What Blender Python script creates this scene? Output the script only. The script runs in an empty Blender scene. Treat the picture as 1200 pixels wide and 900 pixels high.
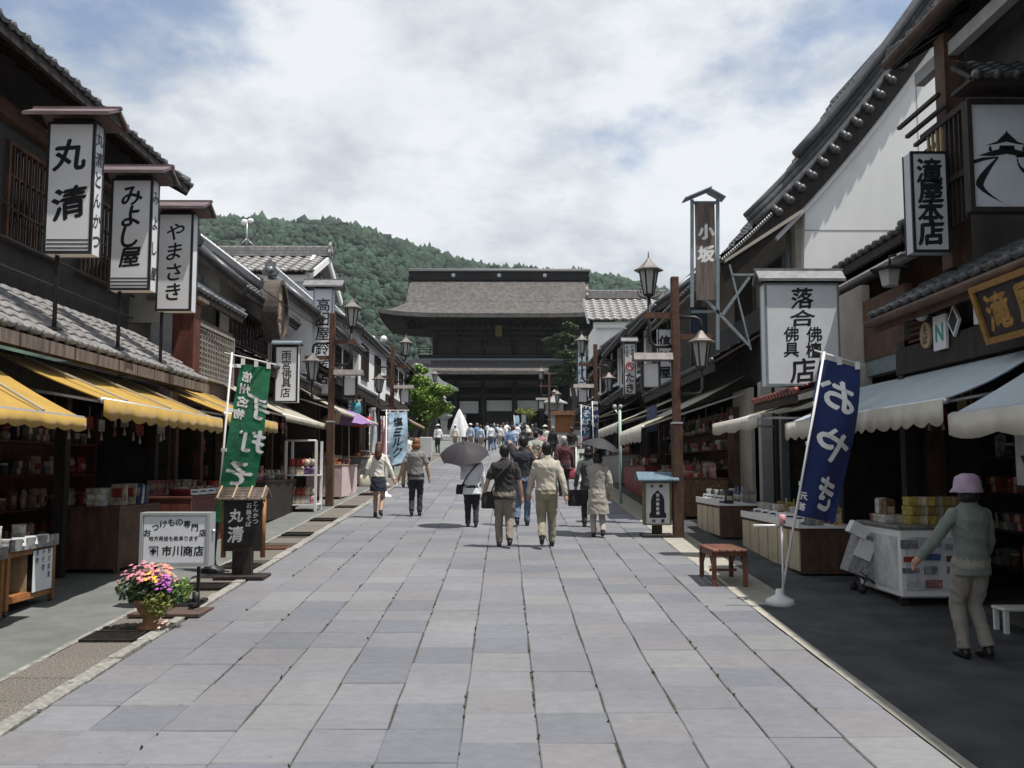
import bpy, bmesh, math, random
import numpy as np
from mathutils import Vector, Matrix, Euler, noise as mnoise
from mathutils.bvhtree import BVHTree
R = random.Random(11)
SC = bpy.context.scene
COL = SC.collection
rad = math.radians
SLOPE = 0.0527
def g(y):                       # height of the rising street at distance y
    return SLOPE * max(-6.0, min(y, 104.0))

# ------------------------------------------------------------------ camera
cam_d = bpy.data.cameras.new('camera'); cam = bpy.data.objects.new('camera', cam_d); COL.objects.link(cam)
cam_d.sensor_width = 36; cam_d.lens = 33.0; cam_d.clip_start = 0.05; cam_d.clip_end = 9000
cam.location = (0, 0, 2.0)
cam.rotation_euler = (rad(90 + 5.09), 0, rad(-0.417))
SC.camera = cam
CAMM = Matrix.Translation((0, 0, 2.0)) @ Euler(cam.rotation_euler).to_matrix().to_4x4()
def at(px, py, d):              # survey helper: photo sight line taken to the distance d
    v = CAMM.to_3x3() @ Vector((px - 600, 450 - py, -1100))
    return Vector((0, 0, 2.0)) + v * (d / v.y)
def gp(px, py):                 # where that sight line meets the street
    v = CAMM.to_3x3() @ Vector((px - 600, 450 - py, -1100))
    t = 2.0 / (SLOPE * v.y - v.z)
    return Vector((0, 0, 2.0)) + v * t
def X(px, d): return at(px, 548, d).x

# ------------------------------------------------------------------ world, sun, exposure
SUN_EL, SUN_AZ = rad(70.0), math.atan2(-0.43, 0.90)      # azimuth measured from +X
W = bpy.data.worlds.new('World'); SC.world = W; W.use_nodes = True
wn, wl = W.node_tree.nodes, W.node_tree.links
for n in list(wn): wn.remove(n)
def N(tp, **k):
    n = wn.new(tp)
    for a, b in k.items(): setattr(n, a, b)
    return n
sky = N('ShaderNodeTexSky', sky_type='NISHITA', sun_disc=False, sun_elevation=SUN_EL,
        sun_rotation=math.pi / 2 - SUN_AZ, altitude=400, air_density=1.0, dust_density=1.2, ozone_density=1.0)
tc = N('ShaderNodeTexCoord'); sep = N('ShaderNodeSeparateXYZ'); wl.new(tc.outputs['Generated'], sep.inputs[0])
def M(op, a, b=None, c=None):
    n = N('ShaderNodeMath', operation=op)
    for i, v in enumerate((a, b, c)):
        if v is None: continue
        if isinstance(v, (int, float)): n.inputs[i].default_value = v
        else: wl.new(v, n.inputs[i])
    return n.outputs[0]
zc = M('ADD', M('MAXIMUM', sep.outputs[2], 0.0), 0.30)
cmb = N('ShaderNodeCombineXYZ')
wl.new(M('DIVIDE', sep.outputs[0], zc), cmb.inputs[0]); wl.new(M('DIVIDE', sep.outputs[1], zc), cmb.inputs[1])
cmb.inputs[2].default_value = 3.7
def noise(scale, det, rough, off=0.0):
    mp = N('ShaderNodeMapping'); mp.inputs['Location'].default_value = (off, off * .7, 0); wl.new(cmb.outputs[0], mp.inputs[0])
    n = N('ShaderNodeTexNoise'); n.inputs['Scale'].default_value = scale; n.inputs['Detail'].default_value = det
    n.inputs['Roughness'].default_value = rough; wl.new(mp.outputs[0], n.inputs['Vector']); return n.outputs['Fac']
def rng(src, a0, a1, b0=0.0, b1=1.0):
    n = N('ShaderNodeMapRange', interpolation_type='SMOOTHSTEP'); wl.new(src, n.inputs[0])
    for i, v in enumerate((a0, a1, b0, b1)): n.inputs[1 + i].default_value = v
    return n.outputs[0]
big = M('MULTIPLY_ADD', M('MAXIMUM', M('SUBTRACT', .34, sep.outputs[2]), 0.0), .40, noise(.85, 10, .60, 4.1))   # where cloud stands; it stacks up towards the horizon
cover = rng(big, .355, .455)
edge = rng(big, .44, .66)                         # thick cloud is greyer in its middle
fine = noise(2.1, 11, .60, 5.1)
lum = M('MULTIPLY_ADD', rng(fine, .36, .62), .75, M('MULTIPLY', M('SUBTRACT', 1.0, edge), .40))
ramp = N('ShaderNodeMixRGB', use_clamp=False); wl.new(M('MINIMUM', lum, 1.0), ramp.inputs[0])
ramp.inputs[1].default_value = (3.9, 4.5, 5.25, 1); ramp.inputs[2].default_value = (9.0, 9.3, 9.6, 1)
skyb = N('ShaderNodeMixRGB', blend_type='MULTIPLY'); skyb.inputs[0].default_value = 1
wl.new(sky.outputs[0], skyb.inputs[1]); skyb.inputs[2].default_value = (1.35, 1.4, 1.45, 1)
mixc = N('ShaderNodeMixRGB'); wl.new(M('MULTIPLY_ADD', cover, 0.80, 0.18), mixc.inputs[0])
wl.new(skyb.outputs[0], mixc.inputs[1]); wl.new(ramp.outputs[0], mixc.inputs[2])
bg = N('ShaderNodeBackground'); bg.inputs[1].default_value = 0.085; wl.new(mixc.outputs[0], bg.inputs[0])
out = N('ShaderNodeOutputWorld'); wl.new(bg.outputs[0], out.inputs[0])

sun_d = bpy.data.lights.new('sun', 'SUN'); sun_d.energy = 5.0; sun_d.angle = rad(0.53); sun_d.color = (1, .955, .89)
sun = bpy.data.objects.new('sun', sun_d); COL.objects.link(sun)
sdir = Vector((math.cos(SUN_EL) * math.cos(SUN_AZ), math.cos(SUN_EL) * math.sin(SUN_AZ), math.sin(SUN_EL)))
sun.rotation_euler = sdir.to_track_quat('Z', 'Y').to_euler(); sun.location = (20, -10, 60)
vs = SC.view_settings; vs.view_transform = 'Standard'; vs.look = 'None'; vs.gamma = 1; vs.exposure = 0.22; vs.use_curve_mapping = False
SC.render.engine = 'CYCLES'
cy = SC.cycles; cy.use_denoising = True; cy.max_bounces = 6; cy.diffuse_bounces = 3; cy.glossy_bounces = 3
cy.transmission_bounces = 4; cy.volume_bounces = 0; cy.caustics_reflective = False; cy.caustics_refractive = False

# ------------------------------------------------------------------ materials
MATS = {}
def mat(name, col, rough=.7, var=.18, scale=6, bump=.0, metal=0, spec=.4, stretch=None, col2=None, rnd=0.0, det=6, trans=0, alpha=1, sheen=0, emis=0, bscale=None, grime=0, lucent=0):
    """procedural material: base colour broken up by two scales of noise, fine relief, optional per-object variation"""
    if name in MATS: return MATS[name]
    m = bpy.data.materials.new(name); m.use_nodes = True; nt = m.node_tree; nd, lk = nt.nodes, nt.links
    b = nd['Principled BSDF']
    t = nd.new('ShaderNodeTexCoord'); mp = nd.new('ShaderNodeMapping'); lk.new(t.outputs['Object'], mp.inputs[0])
    if stretch: mp.inputs['Scale'].default_value = stretch
    n1 = nd.new('ShaderNodeTexNoise'); n1.inputs['Scale'].default_value = scale; n1.inputs['Detail'].default_value = det
    n1.inputs['Roughness'].default_value = .62; lk.new(mp.outputs[0], n1.inputs['Vector'])
    c = Vector(col[:3]); c2 = Vector(col2[:3]) if col2 else c * (1 - 1.6 * var)
    rmp = nd.new('ShaderNodeMapRange'); rmp.inputs[1].default_value = .34; rmp.inputs[2].default_value = .66
    lk.new(n1.outputs['Fac'], rmp.inputs[0])
    mx = nd.new('ShaderNodeMixRGB'); lk.new(rmp.outputs[0], mx.inputs[0])
    hi = [min(x * (1 + var * .7), 1) for x in c]
    mx.inputs[1].default_value = (*c2, 1); mx.inputs[2].default_value = (*hi, 1)
    last = mx.outputs[0]
    if grime:
        n3 = nd.new('ShaderNodeTexNoise'); n3.inputs['Scale'].default_value = scale * .23; n3.inputs['Detail'].default_value = 5
        lk.new(mp.outputs[0], n3.inputs['Vector'])
        r3 = nd.new('ShaderNodeMapRange'); r3.inputs[1].default_value = .48; r3.inputs[2].default_value = .75
        r3.inputs[3].default_value = 0; r3.inputs[4].default_value = grime; lk.new(n3.outputs['Fac'], r3.inputs[0])
        g3 = nd.new('ShaderNodeMixRGB'); lk.new(r3.outputs[0], g3.inputs[0]); lk.new(last, g3.inputs[1])
        g3.inputs[2].default_value = (*(c * .45), 1); last = g3.outputs[0]
    if rnd:
        oi = nd.new('ShaderNodeObjectInfo'); hs = nd.new('ShaderNodeHueSaturation')
        mr = nd.new('ShaderNodeMapRange'); mr.inputs[3].default_value = 1 - rnd; mr.inputs[4].default_value = 1 + rnd
        lk.new(oi.outputs['Random'], mr.inputs[0]); lk.new(mr.outputs[0], hs.inputs['Value']); lk.new(last, hs.inputs['Color']); last = hs.outputs[0]
    lk.new(last, b.inputs['Base Color'])
    b.inputs['Roughness'].default_value = rough; b.inputs['Metallic'].default_value = metal
    b.inputs['Specular IOR Level'].default_value = spec
    if trans: b.inputs['Transmission Weight'].default_value = trans
    if alpha < 1: b.inputs['Alpha'].default_value = alpha
    if sheen: b.inputs['Sheen Weight'].default_value = sheen
    if bump:
        n2 = nd.new('ShaderNodeTexNoise'); n2.inputs['Scale'].default_value = bscale or scale * 4; n2.inputs['Detail'].default_value = 5
        lk.new(mp.outputs[0], n2.inputs['Vector'])
        bp = nd.new('ShaderNodeBump'); bp.inputs['Strength'].default_value = bump; bp.inputs['Distance'].default_value = .02
        lk.new(n2.outputs['Fac'], bp.inputs['Height']); lk.new(bp.outputs[0], b.inputs['Normal'])
    if lucent:                                   # cloth that lets some sunlight through
        tr = nd.new('ShaderNodeBsdfTranslucent'); lk.new(last, tr.inputs['Color']); ms = nd.new('ShaderNodeMixShader'); ms.inputs[0].default_value = lucent
        lk.new(b.outputs[0], ms.inputs[1]); lk.new(tr.outputs[0], ms.inputs[2]); lk.new(ms.outputs[0], nd['Material Output'].inputs['Surface'])
    MATS[name] = m; return m
def slab_mat(name, byface=False):
    """paving stone: grey, blue-grey, warm and mauve stones picked per piece"""
    m = bpy.data.materials.new(name); m.use_nodes = True; nd, lk = m.node_tree.nodes, m.node_tree.links
    b = nd['Principled BSDF']; b.inputs['Roughness'].default_value = .72; b.inputs['Specular IOR Level'].default_value = .3
    if byface:
        a = nd.new('ShaderNodeAttribute'); a.attribute_name = 'tone'; src = a.outputs['Fac']
    else:
        a = nd.new('ShaderNodeObjectInfo'); src = a.outputs['Random']
    cr = nd.new('ShaderNodeValToRGB'); e = cr.color_ramp; e.interpolation = 'CONSTANT'
    cols = [(0.160, 0.165, 0.183), (0.179, 0.183, 0.200), (0.145, 0.151, 0.173), (0.173, 0.170, 0.183), (0.187, 0.191, 0.205), (0.165, 0.168, 0.184), (0.178, 0.176, 0.187), (0.147, 0.153, 0.171), (0.182, 0.186, 0.201), (0.169, 0.174, 0.193), (0.192, 0.194, 0.201)]
    for i, c in enumerate(cols):
        el = e.elements[0] if i == 0 else e.elements.new(i / len(cols)); el.position = i / len(cols) * .999; el.color = (*c, 1)
    lk.new(src, cr.inputs[0])
    t = nd.new('ShaderNodeTexCoord'); n1 = nd.new('ShaderNodeTexNoise'); n1.inputs['Scale'].default_value = 8; n1.inputs['Detail'].default_value = 10; n1.inputs['Roughness'].default_value = .72
    ge = nd.new('ShaderNodeNewGeometry'); mp = nd.new('ShaderNodeMapping'); mp.inputs['Scale'].default_value = (1.0, 1.6, 1); lk.new(ge.outputs['Position'], mp.inputs[0]); lk.new(mp.outputs[0], n1.inputs['Vector'])
    r = nd.new('ShaderNodeMapRange'); r.inputs[1].default_value = .3; r.inputs[2].default_value = .7; r.inputs[3].default_value = .86; r.inputs[4].default_value = 1.12; lk.new(n1.outputs['Fac'], r.inputs[0])
    mu = nd.new('ShaderNodeMixRGB'); mu.blend_type = 'MULTIPLY'; mu.inputs[0].default_value = 1; lk.new(cr.outputs[0], mu.inputs[1]); lk.new(r.outputs[0], mu.inputs[2])
    n4 = nd.new('ShaderNodeTexNoise'); n4.inputs['Scale'].default_value = .55; n4.inputs['Detail'].default_value = 6; lk.new(ge.outputs['Position'], n4.inputs['Vector'])
    r4 = nd.new('ShaderNodeMapRange'); r4.inputs[1].default_value = .35; r4.inputs[2].default_value = .7; r4.inputs[3].default_value = .86; r4.inputs[4].default_value = 1.08; lk.new(n4.outputs['Fac'], r4.inputs[0])
    m2 = nd.new('ShaderNodeMixRGB'); m2.blend_type = 'MULTIPLY'; m2.inputs[0].default_value = 1; lk.new(mu.outputs[0], m2.inputs[1]); lk.new(r4.outputs[0], m2.inputs[2])
    # small pale chips and scuffs
    v = nd.new('ShaderNodeTexVoronoi'); v.inputs['Scale'].default_value = 3.1; lk.new(ge.outputs['Position'], v.inputs['Vector'])
    r5 = nd.new('ShaderNodeMapRange'); r5.inputs[1].default_value = .045; r5.inputs[2].default_value = .02; r5.inputs[3].default_value = 0; r5.inputs[4].default_value = .5; lk.new(v.outputs['Distance'], r5.inputs[0])
    m3 = nd.new('ShaderNodeMixRGB'); lk.new(r5.outputs[0], m3.inputs[0]); lk.new(m2.outputs[0], m3.inputs[1]); m3.inputs[2].default_value = (.36, .35, .34, 1)
    v2 = nd.new('ShaderNodeTexVoronoi'); v2.inputs['Scale'].default_value = 4.3; lk.new(ge.outputs['Position'], v2.inputs['Vector'])      # trodden gum and drip spots
    r6 = nd.new('ShaderNodeMapRange'); r6.inputs[1].default_value = .075; r6.inputs[2].default_value = .04; r6.inputs[3].default_value = 0; r6.inputs[4].default_value = .38; lk.new(v2.outputs['Distance'], r6.inputs[0])
    m6 = nd.new('ShaderNodeMixRGB'); lk.new(r6.outputs[0], m6.inputs[0]); lk.new(m3.outputs[0], m6.inputs[1]); m6.inputs[2].default_value = (.06, .06, .063, 1)
    lk.new(m6.outputs[0], b.inputs['Base Color'])
    n2 = nd.new('ShaderNodeTexNoise'); n2.inputs['Scale'].default_value = 22; n2.inputs['Detail'].default_value = 6; lk.new(ge.outputs['Position'], n2.inputs['Vector'])
    bp = nd.new('ShaderNodeBump'); bp.inputs['Strength'].default_value = .35; bp.inputs['Distance'].default_value = .012; lk.new(n2.outputs['Fac'], bp.inputs['Height']); lk.new(bp.outputs[0], b.inputs['Normal'])
    return m
STONE = slab_mat('paving_stone'); STONEF = slab_mat('paving_stone_joined', True)
GROUT = mat('joint_soil', (.065, .066, .05), .95, .4, 30, .4)
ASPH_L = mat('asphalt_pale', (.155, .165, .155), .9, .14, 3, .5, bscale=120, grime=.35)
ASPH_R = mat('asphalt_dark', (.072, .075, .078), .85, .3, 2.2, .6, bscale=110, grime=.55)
PEBBLE = mat('pebble_paver', (.19, .172, .15), .9, .45, 60, .7, bscale=90, det=3, rnd=.06)
CONC = mat('concrete', (.33, .315, .27), .9, .16, 5, .3, grime=.4)
KERB = mat('kerb_stone', (.30, .295, .27), .9, .3, 14, .5, rnd=.12, grime=.4)
EARTH = mat('ground_earth', (.12, .115, .10), .95, .3, 1.5, .3)
IRON = mat('cast_iron', (.045, .04, .036), .6, .3, 20, .2, .6)
RUST = mat('rust_iron', (.16, .065, .045), .8, .3, 20, .3)
DWOOD = mat('dark_wood', (.030, .022, .018), .7, .35, 9, .3, stretch=(1, 1, .2), rnd=.1)
BWOOD = mat('brown_wood', (.095, .05, .03), .7, .35, 9, .3, stretch=(1, .3, .3), rnd=.1)
RWOOD = mat('red_wood', (.12, .034, .021), .65, .3, 9, .25, stretch=(1, 1, .25))
OWOOD = mat('orange_wood', (.30, .125, .04), .55, .28, 10, .2, stretch=(1, .3, .3), rnd=.08)
PWOOD = mat('pale_wood', (.36, .27, .16), .65, .2, 8, .2, stretch=(1, 1, .25), rnd=.08)
GWOOD = mat('weathered_wood', (.17, .135, .115), .8, .35, 12, .35, stretch=(1, 1, .12))
PLASTER = mat('white_plaster', (.80, .80, .79), .85, .05, 1.2, .15, grime=.14, stretch=(1, 1, .35))
PLASTG = mat('grey_plaster', (.36, .36, .36), .85, .1, 3, .15, grime=.25)
BEIGEW = mat('beige_render', (.42, .39, .34), .85, .1, 3, .15, grime=.25)
DPLAST = mat('dark_plaster', (.048, .046, .046), .8, .22, 4, .15, grime=.3)
TILE = mat('kawara_tile', (.155, .162, .175), .38, .3, 7, .12, spec=.55, rnd=.10, grime=.35)
TILED = mat('kawara_tile_dark', (.075, .078, .085), .42, .3, 7, .12, spec=.55, rnd=.10, grime=.35)
TILEL = mat('kawara_tile_pale', (.25, .24, .235), .5, .25, 7, .12, spec=.5, rnd=.10, grime=.35)
RIDGE_SUN = mat('sunlit_ridge_tile', (.72, .73, .75), .7, .1, 8, .2)  # ridge cover tiles; the sun on them is put into this pale colour
SHING = mat('roof_shingle_bark', (.105, .097, .092), .9, .28, 2.2, .5, stretch=(1, .35, 1), grime=.4)
SHINGM = mat('sign_roof_mauve', (.155, .115, .125), .7, .22, 7, .1, stretch=(.4, 1, 1))
SHINGG = mat('sign_roof_grey', (.19, .19, .20), .6, .2, 8, .1)
SIGNW = mat('sign_white', (.70, .715, .74), .45, .05, 3, 0, grime=.16)
SIGNP = mat('sign_panel_paper', (.60, .60, .61), .6, .05, 4)
INK = mat('ink_black', (.010, .011, .014), .5, .2, 8)
INKW = mat('lettering_white', (.78, .78, .77), .6, .05, 8)
GOLD = mat('gilded_wood', (.36, .20, .045), .45, .25, 14, .2, .25)
GOLDF = mat('gold_frame', (.27, .14, .03), .5, .2, 12, .1)
STEEL = mat('steel_paint_brown', (.115, .055, .038), .55, .25, 10, .1, .2)
STEELB = mat('steel_blue_grey', (.23, .28, .31), .5, .12, 8, 0, .3)
STEELD = mat('steel_dark', (.035, .034, .036), .5, .2, 10, 0, .4)
COPPER = mat('lamp_roof_metal', (.19, .172, .162), .55, .2, 12, .05, .2)
ALU = mat('aluminium', (.55, .56, .57), .4, .06, 8, 0, .7)
LGLASS = mat('lamp_glass', (.42, .43, .42), .25, .08, 5, 0, 0, .5)
GLASS = mat('window_glass', (.02, .024, .028), .06, .1, 3, 0, 0, .6)
YEL = mat('awning_yellow', (.56, .35, .06), .75, .09, 2.5, .5, grime=.3, sheen=.2, lucent=.22, bscale=5)
CREAM = mat('awning_cream', (.62, .58, .48), .75, .08, 3, .5, grime=.28, lucent=.42, bscale=5)
BLUEW = mat('awning_pale_blue', (.50, .57, .62), .7, .06, 3, .5, grime=.3, lucent=.15, bscale=5)
CANVAS = mat('awning_valance_tan', (.52, .49, .42), .8, .08, 4, .05, grime=.2)
PVCW = mat('white_plastic', (.74, .74, .73), .4, .05, 6)
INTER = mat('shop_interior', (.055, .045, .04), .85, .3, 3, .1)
FLOORS = mat('shop_floor', (.12, .115, .11), .6, .2, 3, .05)
GRAN = mat('granite', (.30, .30, .29), .85, .22, 12, .35, rnd=.1, grime=.3)
LEAFG = mat('leaf_fresh', (.19, .32, .045), .6, .45, 2.2, 0, sheen=.1)
LEAFP = mat('leaf_pine', (.060, .095, .040), .7, .4, 3)
LEAFD = mat('leaf_mid', (.055, .10, .035), .7, .4, 3)
LEAFY = mat('leaf_yellow', (.19, .21, .045), .7, .4, 3)
FOREST = mat('forest_canopy', (.027, .055, .034), .9, .6, .05, 0, det=10)
BARK = mat('bark', (.085, .065, .05), .9, .35, 14, .5, stretch=(1, 1, .3))
TERRA = mat('terracotta', (.36, .19, .10), .8, .15, 12, .2)
SKIN = mat('skin', (.42, .245, .17), .5, .08, 14)
HAIRB = mat('hair_black', (.012, .010, .010), .45, .3, 60, .3, stretch=(1, 1, .2))
HAIRBR = mat('hair_brown', (.085, .035, .018), .5, .3, 60, .3, stretch=(1, 1, .2))
HAIRA = mat('hair_auburn', (.21, .085, .025), .5, .3, 60, .3, stretch=(1, 1, .2))
HAIRG = mat('hair_grey', (.30, .29, .28), .5, .2, 60, .3, stretch=(1, 1, .2))
SHOE = mat('shoe_black', (.018, .016, .016), .45, .2, 20)
def cloth(name, col, **k): return mat('cloth_' + name, col, .85, .12, 5, .55, bscale=9, sheen=.15, **k)

# ------------------------------------------------------------------ mesh builder
class MB:
    def __init__(s): s.v = []; s.f = []; s.m = []; s.sm = []
    def add(s, vs, fs, mi=0, smooth=False):
        o = len(s.v); s.v += [tuple(v) for v in vs]
        s.f += [tuple(i + o for i in f) for f in fs]; s.m += [mi] * len(fs); s.sm += [smooth] * len(fs)
        return s
    def box(s, c, d, mi=0, rot=None, bev=0):
        hx, hy, hz = d[0] / 2, d[1] / 2, d[2] / 2
        if bev:
            b = min(bev, hx * .45, hy * .45, hz * .45); vs = []
            for sx in (-1, 1):
                for sy in (-1, 1):
                    for sz in (-1, 1):
                        vs += [(sx * hx, sy * (hy - b), sz * (hz - b)), (sx * (hx - b), sy * hy, sz * (hz - b)), (sx * (hx - b), sy * (hy - b), sz * hz)]
            def id(sx, sy, sz, k): return ((sx > 0) * 4 + (sy > 0) * 2 + (sz > 0)) * 3 + k
            P = [(-1, -1), (1, -1), (1, 1), (-1, 1)]; fs = []
            for sg in (-1, 1):
                q = P if sg > 0 else P[::-1]
                fs.append([id(sg, a, b_, 0) for a, b_ in q]); fs.append([id(a, sg, b_, 1) for a, b_ in q[::-1]]); fs.append([id(a, b_, sg, 2) for a, b_ in q])
            for a in (-1, 1):
                for b_ in (-1, 1):
                    fs.append([id(a, b_, -1, 0), id(a, b_, -1, 1), id(a, b_, 1, 1), id(a, b_, 1, 0)])
                    fs.append([id(a, -1, b_, 0), id(a, -1, b_, 2), id(a, 1, b_, 2), id(a, 1, b_, 0)])
                    fs.append([id(-1, a, b_, 1), id(-1, a, b_, 2), id(1, a, b_, 2), id(1, a, b_, 1)])
                    for c_ in (-1, 1): fs.append([id(a, b_, c_, 0), id(a, b_, c_, 1), id(a, b_, c_, 2)])
        else:
            vs = [(x, y, z) for x in (-hx, hx) for y in (-hy, hy) for z in (-hz, hz)]
            fs = [(0, 1, 3, 2), (4, 6, 7, 5), (0, 4, 5, 1), (2, 3, 7, 6), (0, 2, 6, 4), (1, 5, 7, 3)]
        if rot is not None: vs = [rot @ Vector(v) for v in vs]
        c = Vector(c); s.add([Vector(v) + c for v in vs], fs, mi); return s
    def bb(s, x0, x1, y0, y1, z0, z1, mi=0, bev=0):
        return s.box(((x0 + x1) / 2, (y0 + y1) / 2, (z0 + z1) / 2), (abs(x1 - x0), abs(y1 - y0), abs(z1 - z0)), mi, None, bev)
    def bar(s, a, b, w, h=None, mi=0, up=(0, 0, 1), bev=0):
        a, b = Vector(a), Vector(b); d = b - a; L = d.length; d.normalize()
        u = Vector(up); sx = d.cross(u)
        if sx.length < 1e-4: sx = d.cross(Vector((1, 0, 0)))
        sx.normalize(); u2 = sx.cross(d)
        rot = Matrix((sx, d, u2)).transposed()
        return s.box((a + b) / 2, (w, L, h or w), mi, rot, bev)
    def tube(s, pts, r, n=8, mi=0, cap=True, smooth=True, ry=None):
        pts = [Vector(p) for p in pts]; k = len(pts)
        rr = list(r) if hasattr(r, '__len__') else [r] * k
        vs = []; prev = None
        for i, p in enumerate(pts):
            d = (pts[min(i + 1, k - 1)] - pts[max(i - 1, 0)]).normalized()
            ref = prev if prev is not None else (Vector((0, 0, 1)) if abs(d.z) < .9 else Vector((1, 0, 0)))
            a = (ref - d * ref.dot(d))
            if a.length < 1e-5: a = d.orthogonal()
            a.normalize(); b = d.cross(a); prev = a
            for j in range(n):
                t = 2 * math.pi * j / n; vs.append(p + (a * math.cos(t) + b * math.sin(t)) * rr[i])
        fs = [(i * n + j, i * n + (j + 1) % n, (i + 1) * n + (j + 1) % n, (i + 1) * n + j) for i in range(k - 1) for j in range(n)]
        if cap: fs += [tuple(range(n))[::-1], tuple((k - 1) * n + j for j in range(n))]
        s.add(vs, fs, mi, smooth); return s
    def loft(s, rings, n=14, mi=0, smooth=True, sq=1.0):   # rings: (cx,cy,cz,rx,ry)
        vs = []
        for cx, cy_, cz, rx, ry in rings:
            for j in range(n):
                t = 2 * math.pi * j / n; c, q = math.cos(t), math.sin(t)
                vs.append((cx + rx * math.copysign(abs(c) ** sq, c), cy_ + ry * math.copysign(abs(q) ** sq, q), cz))
        k = len(rings)
        fs = [(i * n + j, i * n + (j + 1) % n, (i + 1) * n + (j + 1) % n, (i + 1) * n + j) for i in range(k - 1) for j in range(n)]
        fs += [tuple(range(n))[::-1], tuple((k - 1) * n + j for j in range(n))]
        s.add(vs, fs, mi, smooth); return s
    def ell(s, c, r, nu=12, nv=8, mi=0, rot=None):
        vs = []; c = Vector(c)
        r = (r, r, r) if not hasattr(r, '__len__') else r
        for i in range(1, nv):
            p = math.pi * i / nv
            for j in range(nu):
                t = 2 * math.pi * j / nu; v = Vector((r[0] * math.sin(p) * math.cos(t), r[1] * math.sin(p) * math.sin(t), r[2] * math.cos(p)))
                vs.append(c + (rot @ v if rot is not None else v))
        a = Vector((0, 0, r[2])); b = -a
        if rot is not None: a, b = rot @ a, rot @ b
        vs += [c + a, c + b]; k = len(vs)
        fs = [(i * nu + j, (i + 1) * nu + j, (i + 1) * nu + (j + 1) % nu, i * nu + (j + 1) % nu) for i in range(nv - 2) for j in range(nu)]
        fs += [(k - 2, j, (j + 1) % nu) for j in range(nu)] + [(k - 1, (nv - 2) * nu + (j + 1) % nu, (nv - 2) * nu + j) for j in range(nu)]
        s.add(vs, fs, mi, True); return s
    def prism(s, poly, ext, mi=0):       # poly: list of 3d points, extruded by vector ext
        poly = [Vector(p) for p in poly]; e = Vector(ext); n = len(poly)
        fs = [tuple(range(n))[::-1], tuple(range(n, 2 * n))] + [(i, (i + 1) % n, n + (i + 1) % n, n + i) for i in range(n)]
        s.add(poly + [p + e for p in poly], fs, mi); return s
    def merge(s, o, mtx=None, mi=0):
        s.add([mtx @ Vector(v) for v in o.v] if mtx is not None else o.v, o.f, mi); return s
    def mesh(s, name, mats):
        me = bpy.data.meshes.new(name); me.from_pydata(s.v, [], s.f)
        for m in (mats if isinstance(mats, (list, tuple)) else [mats]): me.materials.append(m)
        if me.polygons:
            me.polygons.foreach_set('material_index', s.m); me.polygons.foreach_set('use_smooth', s.sm)
        bm = bmesh.new(); bm.from_mesh(me); bmesh.ops.recalc_face_normals(bm, faces=bm.faces); bm.to_mesh(me); bm.free()
        me.update(); return me
def link(name, me, parent=None, loc=None):
    o = bpy.data.objects.new(name, me); COL.objects.link(o)
    if loc is not None: o.location = loc
    if parent is not None: o.parent = parent
    return o
def root(name, label, cat, loc=(0, 0, 0), rz=0, group=None):
    e = bpy.data.objects.new(name, None); e.empty_display_size = .2; COL.objects.link(e); e.location = loc; e.rotation_euler = (0, 0, rz)
    return tag(e, label, cat, group)
def tag(o, label=None, cat=None, group=None, kind=None):
    if label: o['label'] = label
    if cat: o['category'] = cat
    if group: o['group'] = group
    if kind: o['kind'] = kind
    return o
def part(name, mb, mats, parent, kind=None, world=True):
    """mb in world coordinates (world=True) or in the root's own frame"""
    me = mb.mesh(name, mats); o = link(name, me, parent)
    if world:
        p = parent
        while p.parent: p = p.parent
        m = Matrix.Translation(p.location) @ p.rotation_euler.to_matrix().to_4x4()
        o.data.transform(m.inverted())
    if kind: o['kind'] = kind
    return o
def solo(name, mb, mats, label=None, cat=None, group=None, kind=None, base=None):
    """a thing that is one mesh; mb in world coordinates, origin put at its base"""
    if base is None:
        a = np.array(mb.v); base = (a[:, 0].mean(), a[:, 1].mean(), a[:, 2].min())
    me = mb.mesh(name, mats); me.transform(Matrix.Translation(-Vector(base)))
    o = link(name, me, None, base); return tag(o, label, cat, group, kind)
def copy_tree(o, parent=None, loc=None, rz=None, label=None, group=None):
    c = o.copy(); COL.objects.link(c); c.parent = parent
    if loc is not None: c.location = loc
    if rz is not None: c.rotation_euler = (0, 0, rz)
    if label: c['label'] = label
    if group: c['group'] = group
    for ch in list(KIDS.get(o.name, ())): copy_tree(ch, c)
    return c
class _Kids(dict): pass
KIDS = _Kids()
def index_kids():
    KIDS.clear()
    for o in COL.objects:
        if o.parent: KIDS.setdefault(o.parent.name, []).append(o)

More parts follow.
